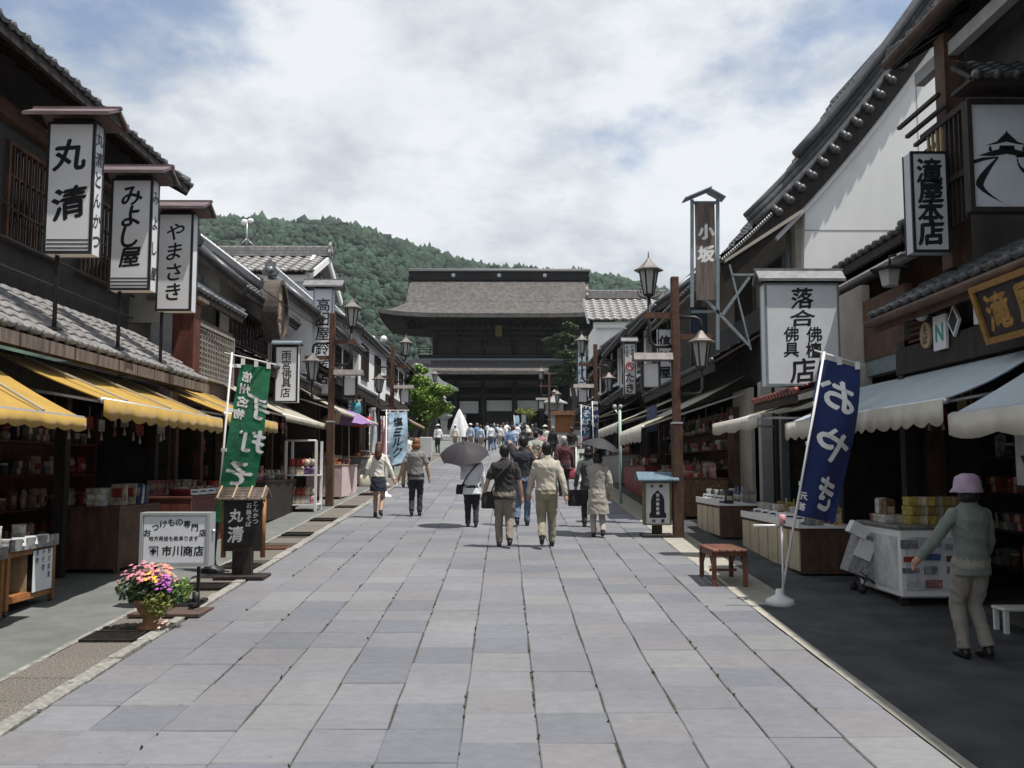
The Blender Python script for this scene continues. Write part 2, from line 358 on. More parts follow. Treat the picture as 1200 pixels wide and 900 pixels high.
# ------------------------------------------------------------------ lettering
_G = {}
def glyph(ch, bold=0):
    if ch not in _G:
        cu = bpy.data.curves.new('glyph', 'FONT'); cu.body = ch; cu.size = 1; cu.resolution_u = 3; cu.align_x = 'CENTER'
        o = bpy.data.objects.new('glyph', cu); COL.objects.link(o); bpy.context.view_layer.update()
        me = bpy.data.meshes.new_from_object(o.evaluated_get(bpy.context.evaluated_depsgraph_get()))
        vs = np.array([v.co[:] for v in me.vertices]) if len(me.vertices) else np.zeros((0, 3)); fs = [tuple(p.vertices) for p in me.polygons]
        bpy.data.objects.remove(o); bpy.data.curves.remove(cu); bpy.data.meshes.remove(me)
        if len(vs):
            lo, hi = vs.min(0), vs.max(0); vs = vs - (lo + hi) / 2; vs = vs / max((hi - lo)[:2].max(), .55)
        _G[ch] = (vs, fs)
    return _G[ch]
def letters(mb, items, o, ux, uz, mi=0, lift=.004, brush=0, mirror=False, bold=.018):
    """items: (char, x, z, size) in a plane with origin o, axes ux (right) and uz (up); brush adds a hand-drawn slant and swelling"""
    ux, uz = Vector(ux).normalized(), Vector(uz).normalized(); nrm = ux.cross(uz); o = Vector(o)
    for ch, x, z, sz in items:
        vs, fs = glyph(ch, bold)
        if not len(vs): continue
        w = vs.copy()
        if brush:
            a = brush * R.uniform(.5, 1); w[:, 1] += a * .30 * w[:, 0] + .05 * brush * np.sin(4 * w[:, 0] + R.random() * 6)
            w[:, 0] += .07 * brush * np.sin(5 * w[:, 1] + R.random() * 6) + .12 * brush * w[:, 1]
        if mirror: w[:, 0] *= -1
        sx, sz2 = (sz if hasattr(sz, '__len__') else (sz, sz))
        # the pen has a width: the glyph is laid down a few times, each a hair further out and a hair higher
        offs = [(0, 0)] if not bold else [(0, 0), (bold, .3 * bold), (-bold, -.3 * bold), (.3 * bold, bold), (-.3 * bold, -bold)]
        for k, (dx, dz) in enumerate(offs):
            mb.add([o + ux * (x + (p[0] + dx) * sx) + uz * (z + (p[1] + dz) * sz2) + nrm * (lift * .3 + .00015 * k) for p in w], fs, mi)
    return mb

# ================================================================== THE SETTING
def sheet(name, x0, x1, ys, dz, m, label=None, kind='structure', nx=1):
    mb = MB(); n = nx + 1
    for y in ys:
        for i in range(n): mb.v.append((x0 + (x1 - x0) * i / nx, y, g(y) + dz))
    for j in range(len(ys) - 1):
        for i in range(nx): mb.f.append((j * n + i, j * n + i + 1, (j + 1) * n + i + 1, (j + 1) * n + i)); mb.m.append(0); mb.sm.append(False)
    return tag(link(name, mb.mesh(name, m)), label, None, None, kind)
YS = [-6, 104]
sheet('ground', -3000, 3000, [-2500, -6, 104, 5000], -.03, EARTH)
XL, XR, NC = -3.15, 2.60, 12
CW = (XR - XL) / NC
sheet('road', XL, XR, YS, -.004, GROUT)
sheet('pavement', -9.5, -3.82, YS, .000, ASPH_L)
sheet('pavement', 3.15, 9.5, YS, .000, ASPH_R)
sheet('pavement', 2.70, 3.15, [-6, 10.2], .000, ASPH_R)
sheet('path', XR + .012, 2.70, [-6, 10.2], .002, CONC)
pl = sheet('path', -3.82, -3.30, YS, -.006, GROUT)
pr = sheet('path', XR, 3.15, [10.2, 104], -.006, GROUT)
sheet('pavement', -40, 40, [101, 104, 112], .012, CONC)
road = bpy.data.objects['road']
SLROT = Matrix.Rotation(math.atan(SLOPE), 4, 'X')
def slab_mesh(w, L, t=.05, jx=0, seed=0):
    rr = random.Random(seed); mb = MB(); b = .006
    c = [(-w / 2, 0), (w / 2, 0), (w / 2, L), (-w / 2, L)]
    c = [(x + rr.uniform(-jx, jx), y + rr.uniform(-jx, jx)) for x, y in c]
    # irregular edge: an extra vertex along each side
    P = []
    for i in range(4):
        (ax, ay), (bx, by) = c[i], c[(i + 1) % 4]; P.append((ax, ay)); f = rr.uniform(.3, .7)
        P.append((ax + (bx - ax) * f + rr.uniform(-jx, jx) * .6, ay + (by - ay) * f + rr.uniform(-jx, jx) * .6))
    cx, cy_ = 0, L / 2
    inn = [(cx + (x - cx) * (1 - 2 * b / w), cy_ + (y - cy_) * (1 - 2 * b / L)) for x, y in P]
    vs = [(x, y, -t) for x, y in P] + [(x, y, -b) for x, y in P] + [(x, y, 0) for x, y in inn]; n = 8
    fs = [(k * n + i, k * n + (i + 1) % n, (k + 1) * n + (i + 1) % n, (k + 1) * n + i) for k in range(2) for i in range(n)] + [tuple(2 * n + i for i in range(n))]
    mb.add(vs, fs); return mb
LENS = [.46, .52, .58, .66]
SLV = {}
for L in LENS:
    for q in range(3): SLV[L, q] = slab_mesh(CW - .010, L - .006, .05, .006, int(L * 1000) + q)
SLM = {k: v.mesh('paving_slab', STONE) for k, v in SLV.items()}
far = MB(); tones = []
cols = []
master = []; y = 3.1
while y < 103: L = R.choice(LENS[:3] + LENS[1:3]); master.append((y, L)); y += L
for c in range(NC):
    if c % 3 == 0 or R.random() < .3:
        shift = R.uniform(-.25, .25); cur = master if R.random() < .6 else None
        if cur is None:
            cur = []; y = 3.1
            while y < 103: L = R.choice(LENS[:3] + LENS[1:]); cur.append((y, L)); y += L
    cols.append([(y + shift, L) for y, L in cur])
allsl = sorted([(y, c, L) for c, l in enumerate(cols) for y, L in l])
seen = [a for a in allsl if abs(XL + CW * (a[1] + .5)) < (a[0] + a[2]) * .565]
near = set(seen[:300])
for y, c, L in allsl:
    q = R.randrange(3); x = XL + CW * (c + .5)
    mtx = Matrix.Translation((x, y, g(y) + .006 + R.uniform(-.003, .003))) @ SLROT @ Matrix.Rotation(R.uniform(-.004, .004), 4, 'Y') @ Matrix.Rotation(R.uniform(-.004, .004), 4, 'X')
    if (y, c, L) in near:
        o = link('paving_slab', SLM[L, q], road); o.matrix_local = mtx
    elif y > 4:
        k = len(far.f); far.merge(SLV[L, q], mtx); tones += [R.random()] * (len(far.f) - k)
fo = link('paving_slab_field', far.mesh('paving_slab_field', STONEF), road); fo['kind'] = 'stuff'
at_ = fo.data.attributes.new('tone', 'FLOAT', 'FACE'); at_.data.foreach_set('value', tones)
# weeds in the wide joints
mb = MB()
for k in range(260):
    c = R.randrange(1, NC); y = 4.2 + 14 * R.random() ** 1.6; x = XL + CW * c + R.uniform(-.006, .006)
    if R.random() < .5 and math.sin(y * 1.7 + c * 2.1) < .1: continue
    for q in range(R.randrange(2, 5)):
        a = R.uniform(0, 6.28); h = R.uniform(.006, .02); p = Vector((x + R.uniform(-.01, .01), y + R.uniform(-.02, .02), g(y) + .001))
        d = Vector((math.cos(a), math.sin(a), 0)) * .007
        mb.add([p - d, p + d, p + d * 1.5 + Vector((0, 0, h)), p + Vector((0, 0, h * 1.3))], [(0, 1, 2, 3)])
tag(link('joint_weeds', mb.mesh('joint_weeds', LEAFD)), 'small green weeds growing in the joints of the paving', 'weeds', kind='stuff')
# kerb stones on the left, broken and patched, and pebble-faced pavers with drain grates
kerb = root('kerb', 'low broken stone kerb line between slab paving and pebble pavers', 'kerb', (-3.22, 3.2, g(3.2)))
kerb['kind'] = 'structure'; del kerb['label']; del kerb['category']
y = 3.2; far = MB(); n = 0
while y < 103:
    L = R.uniform(.35, .8); w = R.uniform(.11, .145)
    m_ = slab_mesh(w, L - .012, .06, .012, R.randrange(9999)); mtx = Matrix.Translation((-3.225 + R.uniform(-.006, .006), y, g(y) + .020 + R.uniform(-.007, .007))) @ SLROT
    if y < 40:
        o = link('kerb_stone', m_.mesh('kerb_stone', KERB), kerb); o.matrix_local = Matrix.Translation(-kerb.location) @ mtx
    else: far.merge(m_, mtx)
    y += L
fo = part('kerb_stone_row', far, KERB, kerb, 'stuff')
GR = [(11.1, IRON), (12.6, IRON), (14.4, RUST), (16.1, IRON), (18.4, IRON), (21.0, IRON), (8.55, IRON), (24.5, IRON)]
far = MB(); pm = {}
y = 3.2
while y < 103:
    L = .60
    if not any(a - .05 < y + .3 < a + .5 for a, _ in GR):
        w = .50
        if y < 30:
            o = link('pebble_paver', pm.setdefault(0, slab_mesh(w, L - .008, .05, .003, 5).mesh('pebble_paver', PEBBLE)), pl); o.location = (-3.555, y, g(y) + .004 + R.uniform(-.004, .004)); o.rotation_euler = (math.atan(SLOPE), 0, 0)
        else: far.merge(slab_mesh(w, L - .008, .05, .003, 5), Matrix.Translation((-3.555, y, g(y) + .004)) @ SLROT)
    y += L
fo = part('pebble_paver_row', far, PEBBLE, pl, 'stuff')
gw = ['by the flower planter', 'under the black noren board', 'beyond the black noren board', '', 'level with the stepping couple', 'at the foot of the brown lamp post', '', '']
for i, (y, m_) in enumerate(GR):
    nm = 'rust red' if m_ is RUST else 'dark'
    gr = root('drain_grate', f'{nm} iron drain grate set in the pebble strip', 'grate', (-3.55, y, g(y)), 0, None if m_ is RUST else 'dark drain grates along the strip')
    f = MB(); z = .012; D = .34
    for a, b in (((-.24, 0), (.24, 0)), ((-.24, D), (.24, D))): f.bar((a[0], a[1], z), (b[0], b[1], z), .03, .03)
    for s in (-.225, .225): f.bar((s, .017, z), (s, D - .017, z), .03, .028)
    part('frame', f, m_, gr, world=False)
    f = MB()
    for k in range(14): f.bar((-.20 + k * .031, .01, .008), (-.20 + k * .031, D - .01, .008), .014, .02)
    part('bars', f, m_, gr, 'stuff', world=False)
    f = MB().bb(-.21, .21, .01, D - .01, -.07, -.03); part('pit', f, INTER, gr, world=False)
    gr.rotation_euler = (math.atan(SLOPE), 0, 0)
y = 10.22
cm = slab_mesh(.52, .9 - .008, .05, .003, 7); cmm = cm.mesh('concrete_flag', CONC); far = MB()
while y < 103:
    if y < 40:
        o = link('concrete_flag', cmm, pr); o.location = (2.875, y, g(y) + .004 + R.uniform(-.003, .003)); o.rotation_euler = (math.atan(SLOPE), 0, 0)
    else: far.merge(cm, Matrix.Translation((2.875, y, g(y) + .004)) @ SLROT)
    y += .9
part('concrete_flag_row', far, CONC, pr, 'stuff')
# pale joint strip where the left asphalt starts
mb = MB()
for k in range(40):
    y = 3.2 + k * 2.5; mb.add([(-3.86 + R.uniform(-.01, .01), y, g(y) + .009), (-3.80, y, g(y) + .009), (-3.80, y + 2.5, g(y + 2.5) + .009), (-3.86 + R.uniform(-.01, .01), y + 2.5, g(y + 2.5) + .009)], [(0, 1, 2, 3)])
solo('path', mb, KERB, kind='structure')

# ------------------------------------------------------------------ wooded hills
def ridge(x): # silhouette of the hill in metres above the camera, at 800 m
    P = [(-1300, 120), (-700, 175), (-420, 205), (-262, 214), (-226, 219), (-182, 213), (-150, 221), (-140, 216), (-102, 200), (-66, 188), (-36, 178), (0, 171), (40, 167), (80, 165), (118, 158), (200, 140), (400, 120), (1300, 80)]
    return float(np.interp(x, [p[0] for p in P], [p[1] for p in P]))
gz = g(200)
vs = []; NX, NY = 90, 26
rs = np.random.RandomState(4)
for j in range(NY):
    t = j / (NY - 1); y = 230 + t * 900
    for i in range(NX):
        x = -1100 + 2100 * i / (NX - 1)
        prof = math.sin(min(t / .634, 1) * math.pi / 2) ** 1.25 if t < .634 else math.cos((t - .634) / .366 * math.pi / 2) ** .8
        sc = (y / 800) if y < 800 else 1
        h = ridge(x / max(sc, .55)) * prof + 10 * math.sin(x * .021 + y * .011) * prof * (1 - prof) * 2 + 6 * math.sin(x * .05 - y * .03) * prof * (1 - prof)
        vs.append((x, y, gz - 3 + h * .88 - 2))
mb = MB(); mb.add(vs, [(j * NX + i, j * NX + i + 1, (j + 1) * NX + i + 1, (j + 1) * NX + i) for j in range(NY - 1) for i in range(NX - 1)], 0, True)
tag(link('hill', mb.mesh('hill', FOREST)), kind='structure')
V = np.array(vs).reshape(NY, NX, 3)
ico = bmesh.new(); bmesh.ops.create_icosphere(ico, subdivisions=1, radius=1); iv = np.array([v.co[:] for v in ico.verts]); ifc = np.array([[v.index for v in f.verts] for f in ico.faces]); ico.free()
bV, bF = [], []; n = 0
for k in range(34000):
    fj = rs.uniform(1.5, 17.6) if k % 2 else rs.uniform(12.0, 17.9); yy_ = 230 + fj / (NY - 1) * 900; fi = (rs.uniform(-.40, .30) * yy_ + 1100) / 2100 * (NX - 1)
    j, i = int(fj), int(fi); a, b = fj - j, fi - i
    p = (V[j, i] * (1 - a) * (1 - b) + V[j + 1, i] * a * (1 - b) + V[j, i + 1] * (1 - a) * b + V[j + 1, i + 1] * a * b)
    if not (-.45 * p[1] < p[0] < .36 * p[1]): continue
    r = rs.choice([rs.uniform(1.3, 2.4), rs.uniform(2.0, 3.8)]) * (.75 + .45 * (p[1] > 600))
    w = iv * (1 + .24 * rs.standard_normal((len(iv), 1))) * r * np.array([1, 1, rs.uniform(.7, 1.7)])
    bV.append(w + p + np.array([0, 0, r * .35])); bF.append(ifc + n); n += len(iv)
me = bpy.data.meshes.new('forest'); me.from_pydata(np.concatenate(bV).tolist(), [], np.concatenate(bF).tolist()); me.materials.append(FOREST); me.polygons.foreach_set('use_smooth', [True] * len(me.polygons)); me.update()
tag(link('forest', me), 'dense green forest covering the hill behind the temple gate', 'forest', kind='stuff')

# ================================================================== ARCHITECTURE HELPERS
def tile_geo(cw, rl, amp=.032, np_=6):
    """one clay pan tile: wave across, lip at the lower edge; x across 0..cw, y up the slope 0..rl"""
    mb = MB(); vs = []
    for yy, zz in ((-.02, .0), (-.02, .034), (rl, .006)):
        for i in range(np_):
            u = i / (np_ - 1); h = amp * (math.cos(2 * math.pi * u) * .5 + .5) if u < .99 else amp
            h = amp * (.5 + .5 * math.cos(2 * math.pi * (u - .12)))
            vs.append((cw * u, yy, zz + h - (amp if yy < 0 and zz == 0 else 0) * .35))
    fs = [(r * np_ + i, r * np_ + i + 1, (r + 1) * np_ + i + 1, (r + 1) * np_ + i) for r in range(2) for i in range(np_ - 1)]
    mb.add(vs, fs, 0, True); return mb
def roof_frame(e0, e1, t0):
    e0, e1, t0 = Vector(e0), Vector(e1), Vector(t0)
    ex = (e1 - e0).normalized(); up = (t0 - e0); up -= ex * up.dot(ex); L = up.length; up.normalize(); nz = ex.cross(up)
    if nz.z < 0: nz = -nz
    return ex, up, nz, (e1 - e0).length, L
def tiles(parent, e0, e1, t0, m, cw=.27, rl=.235, single=False, caps=True, name='roof_tile', amp=.034, deck=None):
    """courses of pan tiles between eave e0-e1 and the top line through t0; single: each tile its own object"""
    ex, up, nz, W_, L = roof_frame(e0, e1, t0)
    if ex.cross(up).dot(nz) < 0:                    # keep a right-handed frame
        e0, e1 = e1, e0; ex = -ex
    nx = max(1, round(W_ / cw)); ny = max(1, round(L / rl)); cw, rl = W_ / nx, L / ny
    T = tile_geo(cw, rl + .03, amp); rot = Matrix((ex, up, nz)).transposed().to_4x4()
    tilt = Matrix.Rotation(-.02, 4, 'X'); e0 = Vector(e0)
    p = parent
    while p.parent: p = p.parent
    inv = (Matrix.Translation(p.location) @ p.rotation_euler.to_matrix().to_4x4()).inverted()
    me = T.mesh(name, m) if single else None; J = MB()
    for j in range(ny):
        for i in range(nx):
            mtx = Matrix.Translation(e0 + ex * (cw * i) + up * (rl * j) + nz * R.uniform(.0, .006)) @ rot @ tilt
            if single and i + j * nx < 300: o = link(name, me, parent); o.matrix_local = inv @ mtx
            else: J.merge(T, mtx)
    if J.v:
        part('tile_courses', J, m, parent, 'stuff')
    if caps:                                        # round end tiles along the eave
        C = MB()
        for i in range(nx + 1):
            c = e0 + ex * (cw * (i + .12)) - up * .03 + nz * .025
            C.tube([c - up * .015, c + up * .06], .048, 8)
        part('eave_caps', C, m, parent, 'stuff')
    D = MB(); a, b = Vector(e0) - nz * .05, Vector(e0) + ex * W_ - nz * .05
    D.prism([a, b, b + up * L, a + up * L], nz * .045); part('roof_deck', D, deck or DWOOD, parent)
def ridge_cap(parent, a, b, m, h=.22, w=.22, cover=None, orn=True):
    a, b = Vector(a), Vector(b); d = (b - a).normalized(); L = (b - a).length
    mb = MB(); lay = 3
    for k in range(lay): mb.bar(a + Vector((0, 0, h * (k + .5) / lay)), b + Vector((0, 0, h * (k + .5) / lay)), w * (1.05 - .08 * k), h / lay - .012)
    part('ridge_course', mb, m, parent)
    mb = MB(); n = max(2, round(L / .3))
    for i in range(n):
        p = a + d * (L * i / n) + Vector((0, 0, h)); mb.tube([p, p + d * (L / n * .93), p + d * (L / n)], [w * .36, w * .36, w * .40], 8)
    part('ridge_cover', mb, cover or m, parent)
    if orn:
        for p, s in ((a, -1), (b, 1)):
            mb = MB(); q = p + Vector((0, 0, h * .5)); side = d.cross(Vector((0, 0, 1)))
            pts = [q + side * x * w + Vector((0, 0, z * h)) for x, z in ((-.75, -.6), (.75, -.6), (.95, -.1), (.6, .35), (.62, .8), (.3, .95), (0, 1.35), (-.3, .95), (-.62, .8), (-.6, .35), (-.95, -.1))]
            mb.prism(pts, d * s * .09); mb.tube([q + d * s * .09, q + d * s * .13], w * .42, 10)
            part('ridge_end_ornament', mb, m, parent)
def fascia(parent, a, b, w=.05, h=.16, m=None, name='fascia'):
    part(name, MB().bar(a, b, w, h), m or DWOOD, parent)
def lattice(parent, x, y0, y1, z0, z1, n, m, side, glass=True, frame=.05, cross=2):
    """latticed window facing the street at wall plane x; side = -1 left houses, +1 right houses"""
    w = root_part(parent, 'window')
    s = -side
    f = MB(); o = x + s * .03
    f.bb(o - .03, o + .03, y0, y1, z0, z0 + frame); f.bb(o - .03, o + .03, y0, y1, z1 - frame, z1)
    for yy in (y0, y1 - frame): f.bb(o - .028, o + .028, yy, yy + frame, z0 + frame, z1 - frame)
    fr = part('window', f, m, parent)
    b = MB()
    for k in range(n): yy = y0 + (y1 - y0) * (k + 1) / (n + 1); b.bb(o - .015, o + .02, yy - .012, yy + .012, z0 + frame, z1 - frame)
    for k in range(cross): zz = z0 + (z1 - z0) * (k + 1) / (cross + 1); b.bb(o - .022, o + .010, y0 + frame, y1 - frame, zz - .012, zz + .012)
    part('lattice_bars', b, m, fr)
    if glass: part('pane', MB().bb(x - .004, x + .004, y0 + frame * .5, y1 - frame * .5, z0 + frame * .5, z1 - frame * .5) if False else MB().bb(o - .027, o - .024, y0 + frame, y1 - frame, z0 + frame, z1 - frame), GLASS, fr)
def root_part(*a): return None
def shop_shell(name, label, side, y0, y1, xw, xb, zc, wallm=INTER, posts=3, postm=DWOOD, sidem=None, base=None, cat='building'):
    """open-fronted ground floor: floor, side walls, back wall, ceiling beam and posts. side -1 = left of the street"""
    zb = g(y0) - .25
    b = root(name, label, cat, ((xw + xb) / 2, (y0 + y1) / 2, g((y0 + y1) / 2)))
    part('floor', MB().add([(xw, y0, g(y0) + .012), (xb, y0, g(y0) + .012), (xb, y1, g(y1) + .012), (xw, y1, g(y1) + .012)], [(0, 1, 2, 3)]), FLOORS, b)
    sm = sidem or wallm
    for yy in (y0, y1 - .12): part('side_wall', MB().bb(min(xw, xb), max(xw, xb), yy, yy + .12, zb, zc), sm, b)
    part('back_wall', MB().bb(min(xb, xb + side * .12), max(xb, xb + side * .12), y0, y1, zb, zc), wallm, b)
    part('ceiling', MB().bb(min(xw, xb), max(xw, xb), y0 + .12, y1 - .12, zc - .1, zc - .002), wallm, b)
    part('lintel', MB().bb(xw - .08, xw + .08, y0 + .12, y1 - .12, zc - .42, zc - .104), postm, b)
    for k in range(posts):
        yy = y0 + .14 + (y1 - y0 - .42) * (k / max(1, posts - 1)); part('post', MB().bb(xw - .07, xw + .07, yy, yy + .14, g(yy) - .02, zc - .424), postm, b)
    return b
def awning(label, side, y0, y1, xw, zw, xf, zf, m, vm=None, vh=.2, arms=True, scal=.28, group=None, dz=0, ribs=0, closed=False, arm_m=ALU, text=None):
    """fabric awning: wall line (xw,zw), front bar (xf,zf), scalloped valance hanging from the bar; dz = rise from y0 to y1"""
    a = root('awning', label, 'awning', ((xw + xf) / 2, y0, g(y0)), 0, group)
    n = max(4, int((y1 - y0) / .35)); mrow = 5; mb = MB(); vs = []
    for j in range(mrow + 1):
        t = j / mrow
        for i in range(n + 1):
            u = i / n; y = y0 + (y1 - y0) * u
            sag = -.035 * math.sin(math.pi * t) * (1 + .4 * math.sin(u * 23 + side)) - .012 * math.sin(u * 40) * t
            vs.append((xw + (xf - xw) * t, y, zw + (zf - zw) * t + sag + dz * u))
    k = len(vs); vs += [(x, y, z - .012) for x, y, z in vs]; N_ = n + 1
    fs = [(j * N_ + i, j * N_ + i + 1, (j + 1) * N_ + i + 1, (j + 1) * N_ + i) for j in range(mrow) for i in range(n)]
    fs += [tuple(q + k for q in f[::-1]) for f in fs]
    mb.add(vs, fs, 0, True); part('canopy', mb, m, a)
    fb = MB().tube([(xf, y0, zf - .02), (xf, y1, zf + dz - .02)], .032, 8); part('front_bar', fb, arm_m, a)
    v = MB(); ns = max(2, round((y1 - y0) / scal)); sub = 6; vs = []
    xo = xf - side * .035
    for i in range(ns * sub + 1):
        u = i / (ns * sub); ph = (i % sub) / sub; y = y0 + (y1 - y0) * u
        d = vh * (.80 + .20 * math.sin(math.pi * ph)) if i % sub else vh * .80
        wob = .012 * math.sin(u * 31) + .008 * math.sin(u * 77)
        vs += [(xo, y, zf + dz * u - .01), (xo + wob, y, zf + dz * u - .01 - d)]
    v.add(vs, [(2 * i, 2 * i + 2, 2 * i + 3, 2 * i + 1) for i in range(ns * sub)], 0, True)
    vv = part('valance', v, vm or m, a)
    sm = vv.modifiers.new('thick', 'SOLIDIFY'); sm.thickness = .006
    if arms:
        for yy in (y0 + .15, y1 - .15):
            mid = ((xw + xf) / 2 - side * .0, yy + .25, (zw + zf) / 2 - .28)
            u = (yy - y0) / (y1 - y0)
            part('arm', MB().tube([(xw, yy, zw - .35), (xf, yy, zf - .03 + dz * u)], .018, 6), arm_m, a)
    for q in range(ribs):
        u = (q + .5) / ribs; y = y0 + (y1 - y0) * u
        part('rib', MB().bar((xw, y, zw + .018 + dz * u), (xf, y, zf + .02 + dz * u), .045, .02), arm_m if ribs < 3 else CREAM, a)
    if closed:
        c = MB()
        for yy in (y0, y1): c.add([(xw, yy, zw - .01), (xf, yy, zf - .01), (xf, yy, zf - vh), (xw, yy, zw - vh - .25)], [(0, 1, 2, 3)])
        part('end_cloth', c, vm or m, a)
    return a
def box_sign(label, c, w, h, t, text, roofm, rw=None, roofh=.14, group=None, face=SIGNW, frame=STEELD, pole=None, stripes=False, brush=.6, bold=.03, size=None, rz=0, over=.10, side_text=None, items=None):
    """upright box sign facing the viewer's end of the street, with a little pitched roof; c = bottom centre of the box (world)"""
    s = root('shop_sign', label, 'sign', c, rz, group)
    P = lambda nm, mb, m, par=s: part(nm, mb, m, par, world=False)
    body = P('light_box', MB().bb(-w / 2 + .006, w / 2 - .006, -t / 2, t / 2, .006, h - .006), face)
    f = MB()
    for x in (-w / 2, w / 2 - .03):
        for y in (-t / 2 - .006, t / 2 - .024): f.bb(x, x + .03, y, y + .03, .031, h - .031)
    for z in (0, h - .03):
        for y in (-t / 2 - .008, t / 2 - .022): f.bb(-w / 2, w / 2, y, y + .03, z, z + .03)
    P('frame', f, frame)
    if roofm:
        rw = rw or w + .22; d = t / 2 + over; r = MB()
        for sy in (-1, 1): r.prism([(-rw / 2, 0, h + roofh + .02), (-rw / 2, sy * d, h + .02), (-rw / 2, sy * d, h + .06), (-rw / 2, 0, h + roofh + .06)], (rw, 0, 0))
        r.bar((-rw / 2 - .02, 0, h + roofh + .06), (rw / 2 + .02, 0, h + roofh + .06), .05, .03)
        P('roof', r, roofm)
        e = MB().prism([(-rw / 2 + .03, -d * .9, h + .02), (-rw / 2 + .03, d * .9, h + .02), (-rw / 2 + .03, 0, h + roofh + .01)], (.02, 0, 0)).prism([(rw / 2 - .05, -d * .9, h + .02), (rw / 2 - .05, d * .9, h + .02), (rw / 2 - .05, 0, h + roofh + .01)], (.02, 0, 0))
        e.bb(-w / 2 + .04, w / 2 - .04, -t / 2 + .02, t / 2 - .02, h, h + .05)
        P('gable', e, DWOOD)
    L = MB()
    if items is None:
        n = max(1, len(text)); pad = .09 * h + (.16 if stripes else .0); z1 = h - .09 * h if not stripes else h - .1; z0 = pad
        step = (z1 - z0) / n; sz = size or min(w * .62, step * .92)
        items = [(ch, R.uniform(-.01, .01), z1 - step * (i + .5), sz) for i, ch in enumerate(text)]
    letters(L, items, (0, -t / 2, 0), (1, 0, 0), (0, 0, 1), 0, .003, brush, bold=bold)
    if stripes:
        for k in range(3): L.bb(-w / 2 + .035, w / 2 - .035, -t / 2 - .003, -t / 2 - .0005, .055 + k * .045, .070 + k * .045)
    if L.v: P('lettering', L, INK)
    if side_text:
        L = MB(); n = len(side_text); letters(L, [(ch, 0, h * (1 - (i + .7) / (n + .4)), t * .7) for i, ch in enumerate(side_text)], (w / 2 - .004, 0, 0), (0, 1, 0), (0, 0, 1), 0, .004, .6, bold=.02)
        P('lettering', L, INK)
    if pole: P('pole', MB().tube([(pole[0], pole[1], -pole[2]), (pole[0], pole[1], .0)], .025, 8).bb(pole[0] - .06, pole[0] + .06, pole[1] - .06, pole[1] + .06, -pole[2] - .03, -pole[2]), STEELD)
    return s

# ================================================================== SHOPS ALONG THE STREET
def upper(b, side, y0, y1, xw, z0, eave, ridge_, wallm, tilem, xback=None, single=False, near_gable=None, cover=None, verge=True, cw=.28, orn=True, gap=0.0):
    """upper storey and main roof: wall plane xw from z0 to the roof, eave=(x,z), ridge_=(x,z)"""
    ex_, ez = eave; rx, rz_ = ridge_; sl = (rz_ - ez) / (rx - ex_)
    zw = ez + sl * (xw - ex_) - .1
    xb = xback if xback is not None else 2 * rx - xw
    part('upper_wall', MB().bb(min(xw, xw + side * .15), max(xw, xw + side * .15), y0 + .1, y1 - .1, z0, zw), wallm, b)
    for yy in (y0 + .1, y1 - .22):
        yq = yy if yy < (y0 + y1) / 2 else yy
        zr = rz_ - .08
        part('gable_wall', MB().prism([(xw + side * .152, yq, z0), (xb, yq, z0), (xb, yq, zw), (rx, yq, zr), (xw + side * .152, yq, zw + sl * side * .1)], (0, .12, 0)), near_gable or wallm, b)
    o = .18
    rf = part('main_roof', MB().bar((rx, y0 - o + .02, rz_ - .06), (rx, y1 + o - .02, rz_ - .06), .14, .14), DWOOD, b)
    tiles(rf, (ex_, y0 - o, ez), (ex_, y1 + o, ez), (rx, y0 - o, rz_), tilem, cw=cw, single=single)
    bx = 2 * rx - ex_
    D = MB().prism([(rx, y0 - o, rz_ - .02), (bx, y0 - o, ez - .02), (bx, y0 - o, ez - .08), (rx, y0 - o, rz_ - .08)], (0, y1 - y0 + 2 * o, 0)); part('back_slope', D, tilem, rf)
    ridge_cap(rf, (rx, y0 - o, rz_ + .03), (rx, y1 + o, rz_ + .03), tilem, cover=cover, orn=orn)
    # rafters and fascia under the eave
    m_ = MB(); n = max(3, int((y1 - y0) / .45))
    for k in range(n):
        yy = y0 + (y1 - y0) * (k + .5) / n; m_.bar((xw, yy, zw - .02 + .0), (ex_ + side * .06, yy, ez - .10), .06, .08)
    part('rafters', m_, DWOOD, rf, 'stuff')
    part('fascia', MB().bb(ex_ - .03 + side * .03, ex_ + .03 + side * .03, y0 - o, y1 + o, ez - .14, ez - .035), DWOOD, rf)
    if verge:
        for yy, s in ((y0 - o, -1), (y1 + o, 1)):
            m_ = MB().bar((ex_, yy + s * .03, ez - .08), (rx, yy + s * .03, rz_ - .08), .05, .2); part('bargeboard', m_, DWOOD, rf)
            m_ = MB().tube([(ex_, yy, ez + .06), (rx, yy, rz_ + .06)], .075, 8); part('verge_tile', m_, tilem, rf)
    return rf
def pent(b, side, y0, y1, e, t, tilem, single=False, fm=DWOOD, cw=.27):
    """lean-to roof over the shop front: e=(x,z) eave, t=(x,z) where it meets the wall"""
    rf = part('pent_roof', MB().bb(min(e[0], e[0] + side * .05), max(e[0], e[0] + side * .05), y0, y1, e[1] - .2, e[1] - .04), fm, b)
    tiles(rf, (e[0], y0, e[1]), (e[0], y1, e[1]), (t[0], y0, t[1]), tilem, single=single, cw=cw)
    m_ = MB(); n = max(3, int((y1 - y0) / .5))
    for k in range(n):
        yy = y0 + (y1 - y0) * (k + .5) / n; m_.bar((t[0], yy, t[1] - .12), (e[0] + side * .06, yy, e[1] - .13), .055, .07)
    part('rafters', m_, fm, rf, 'stuff')
    return rf

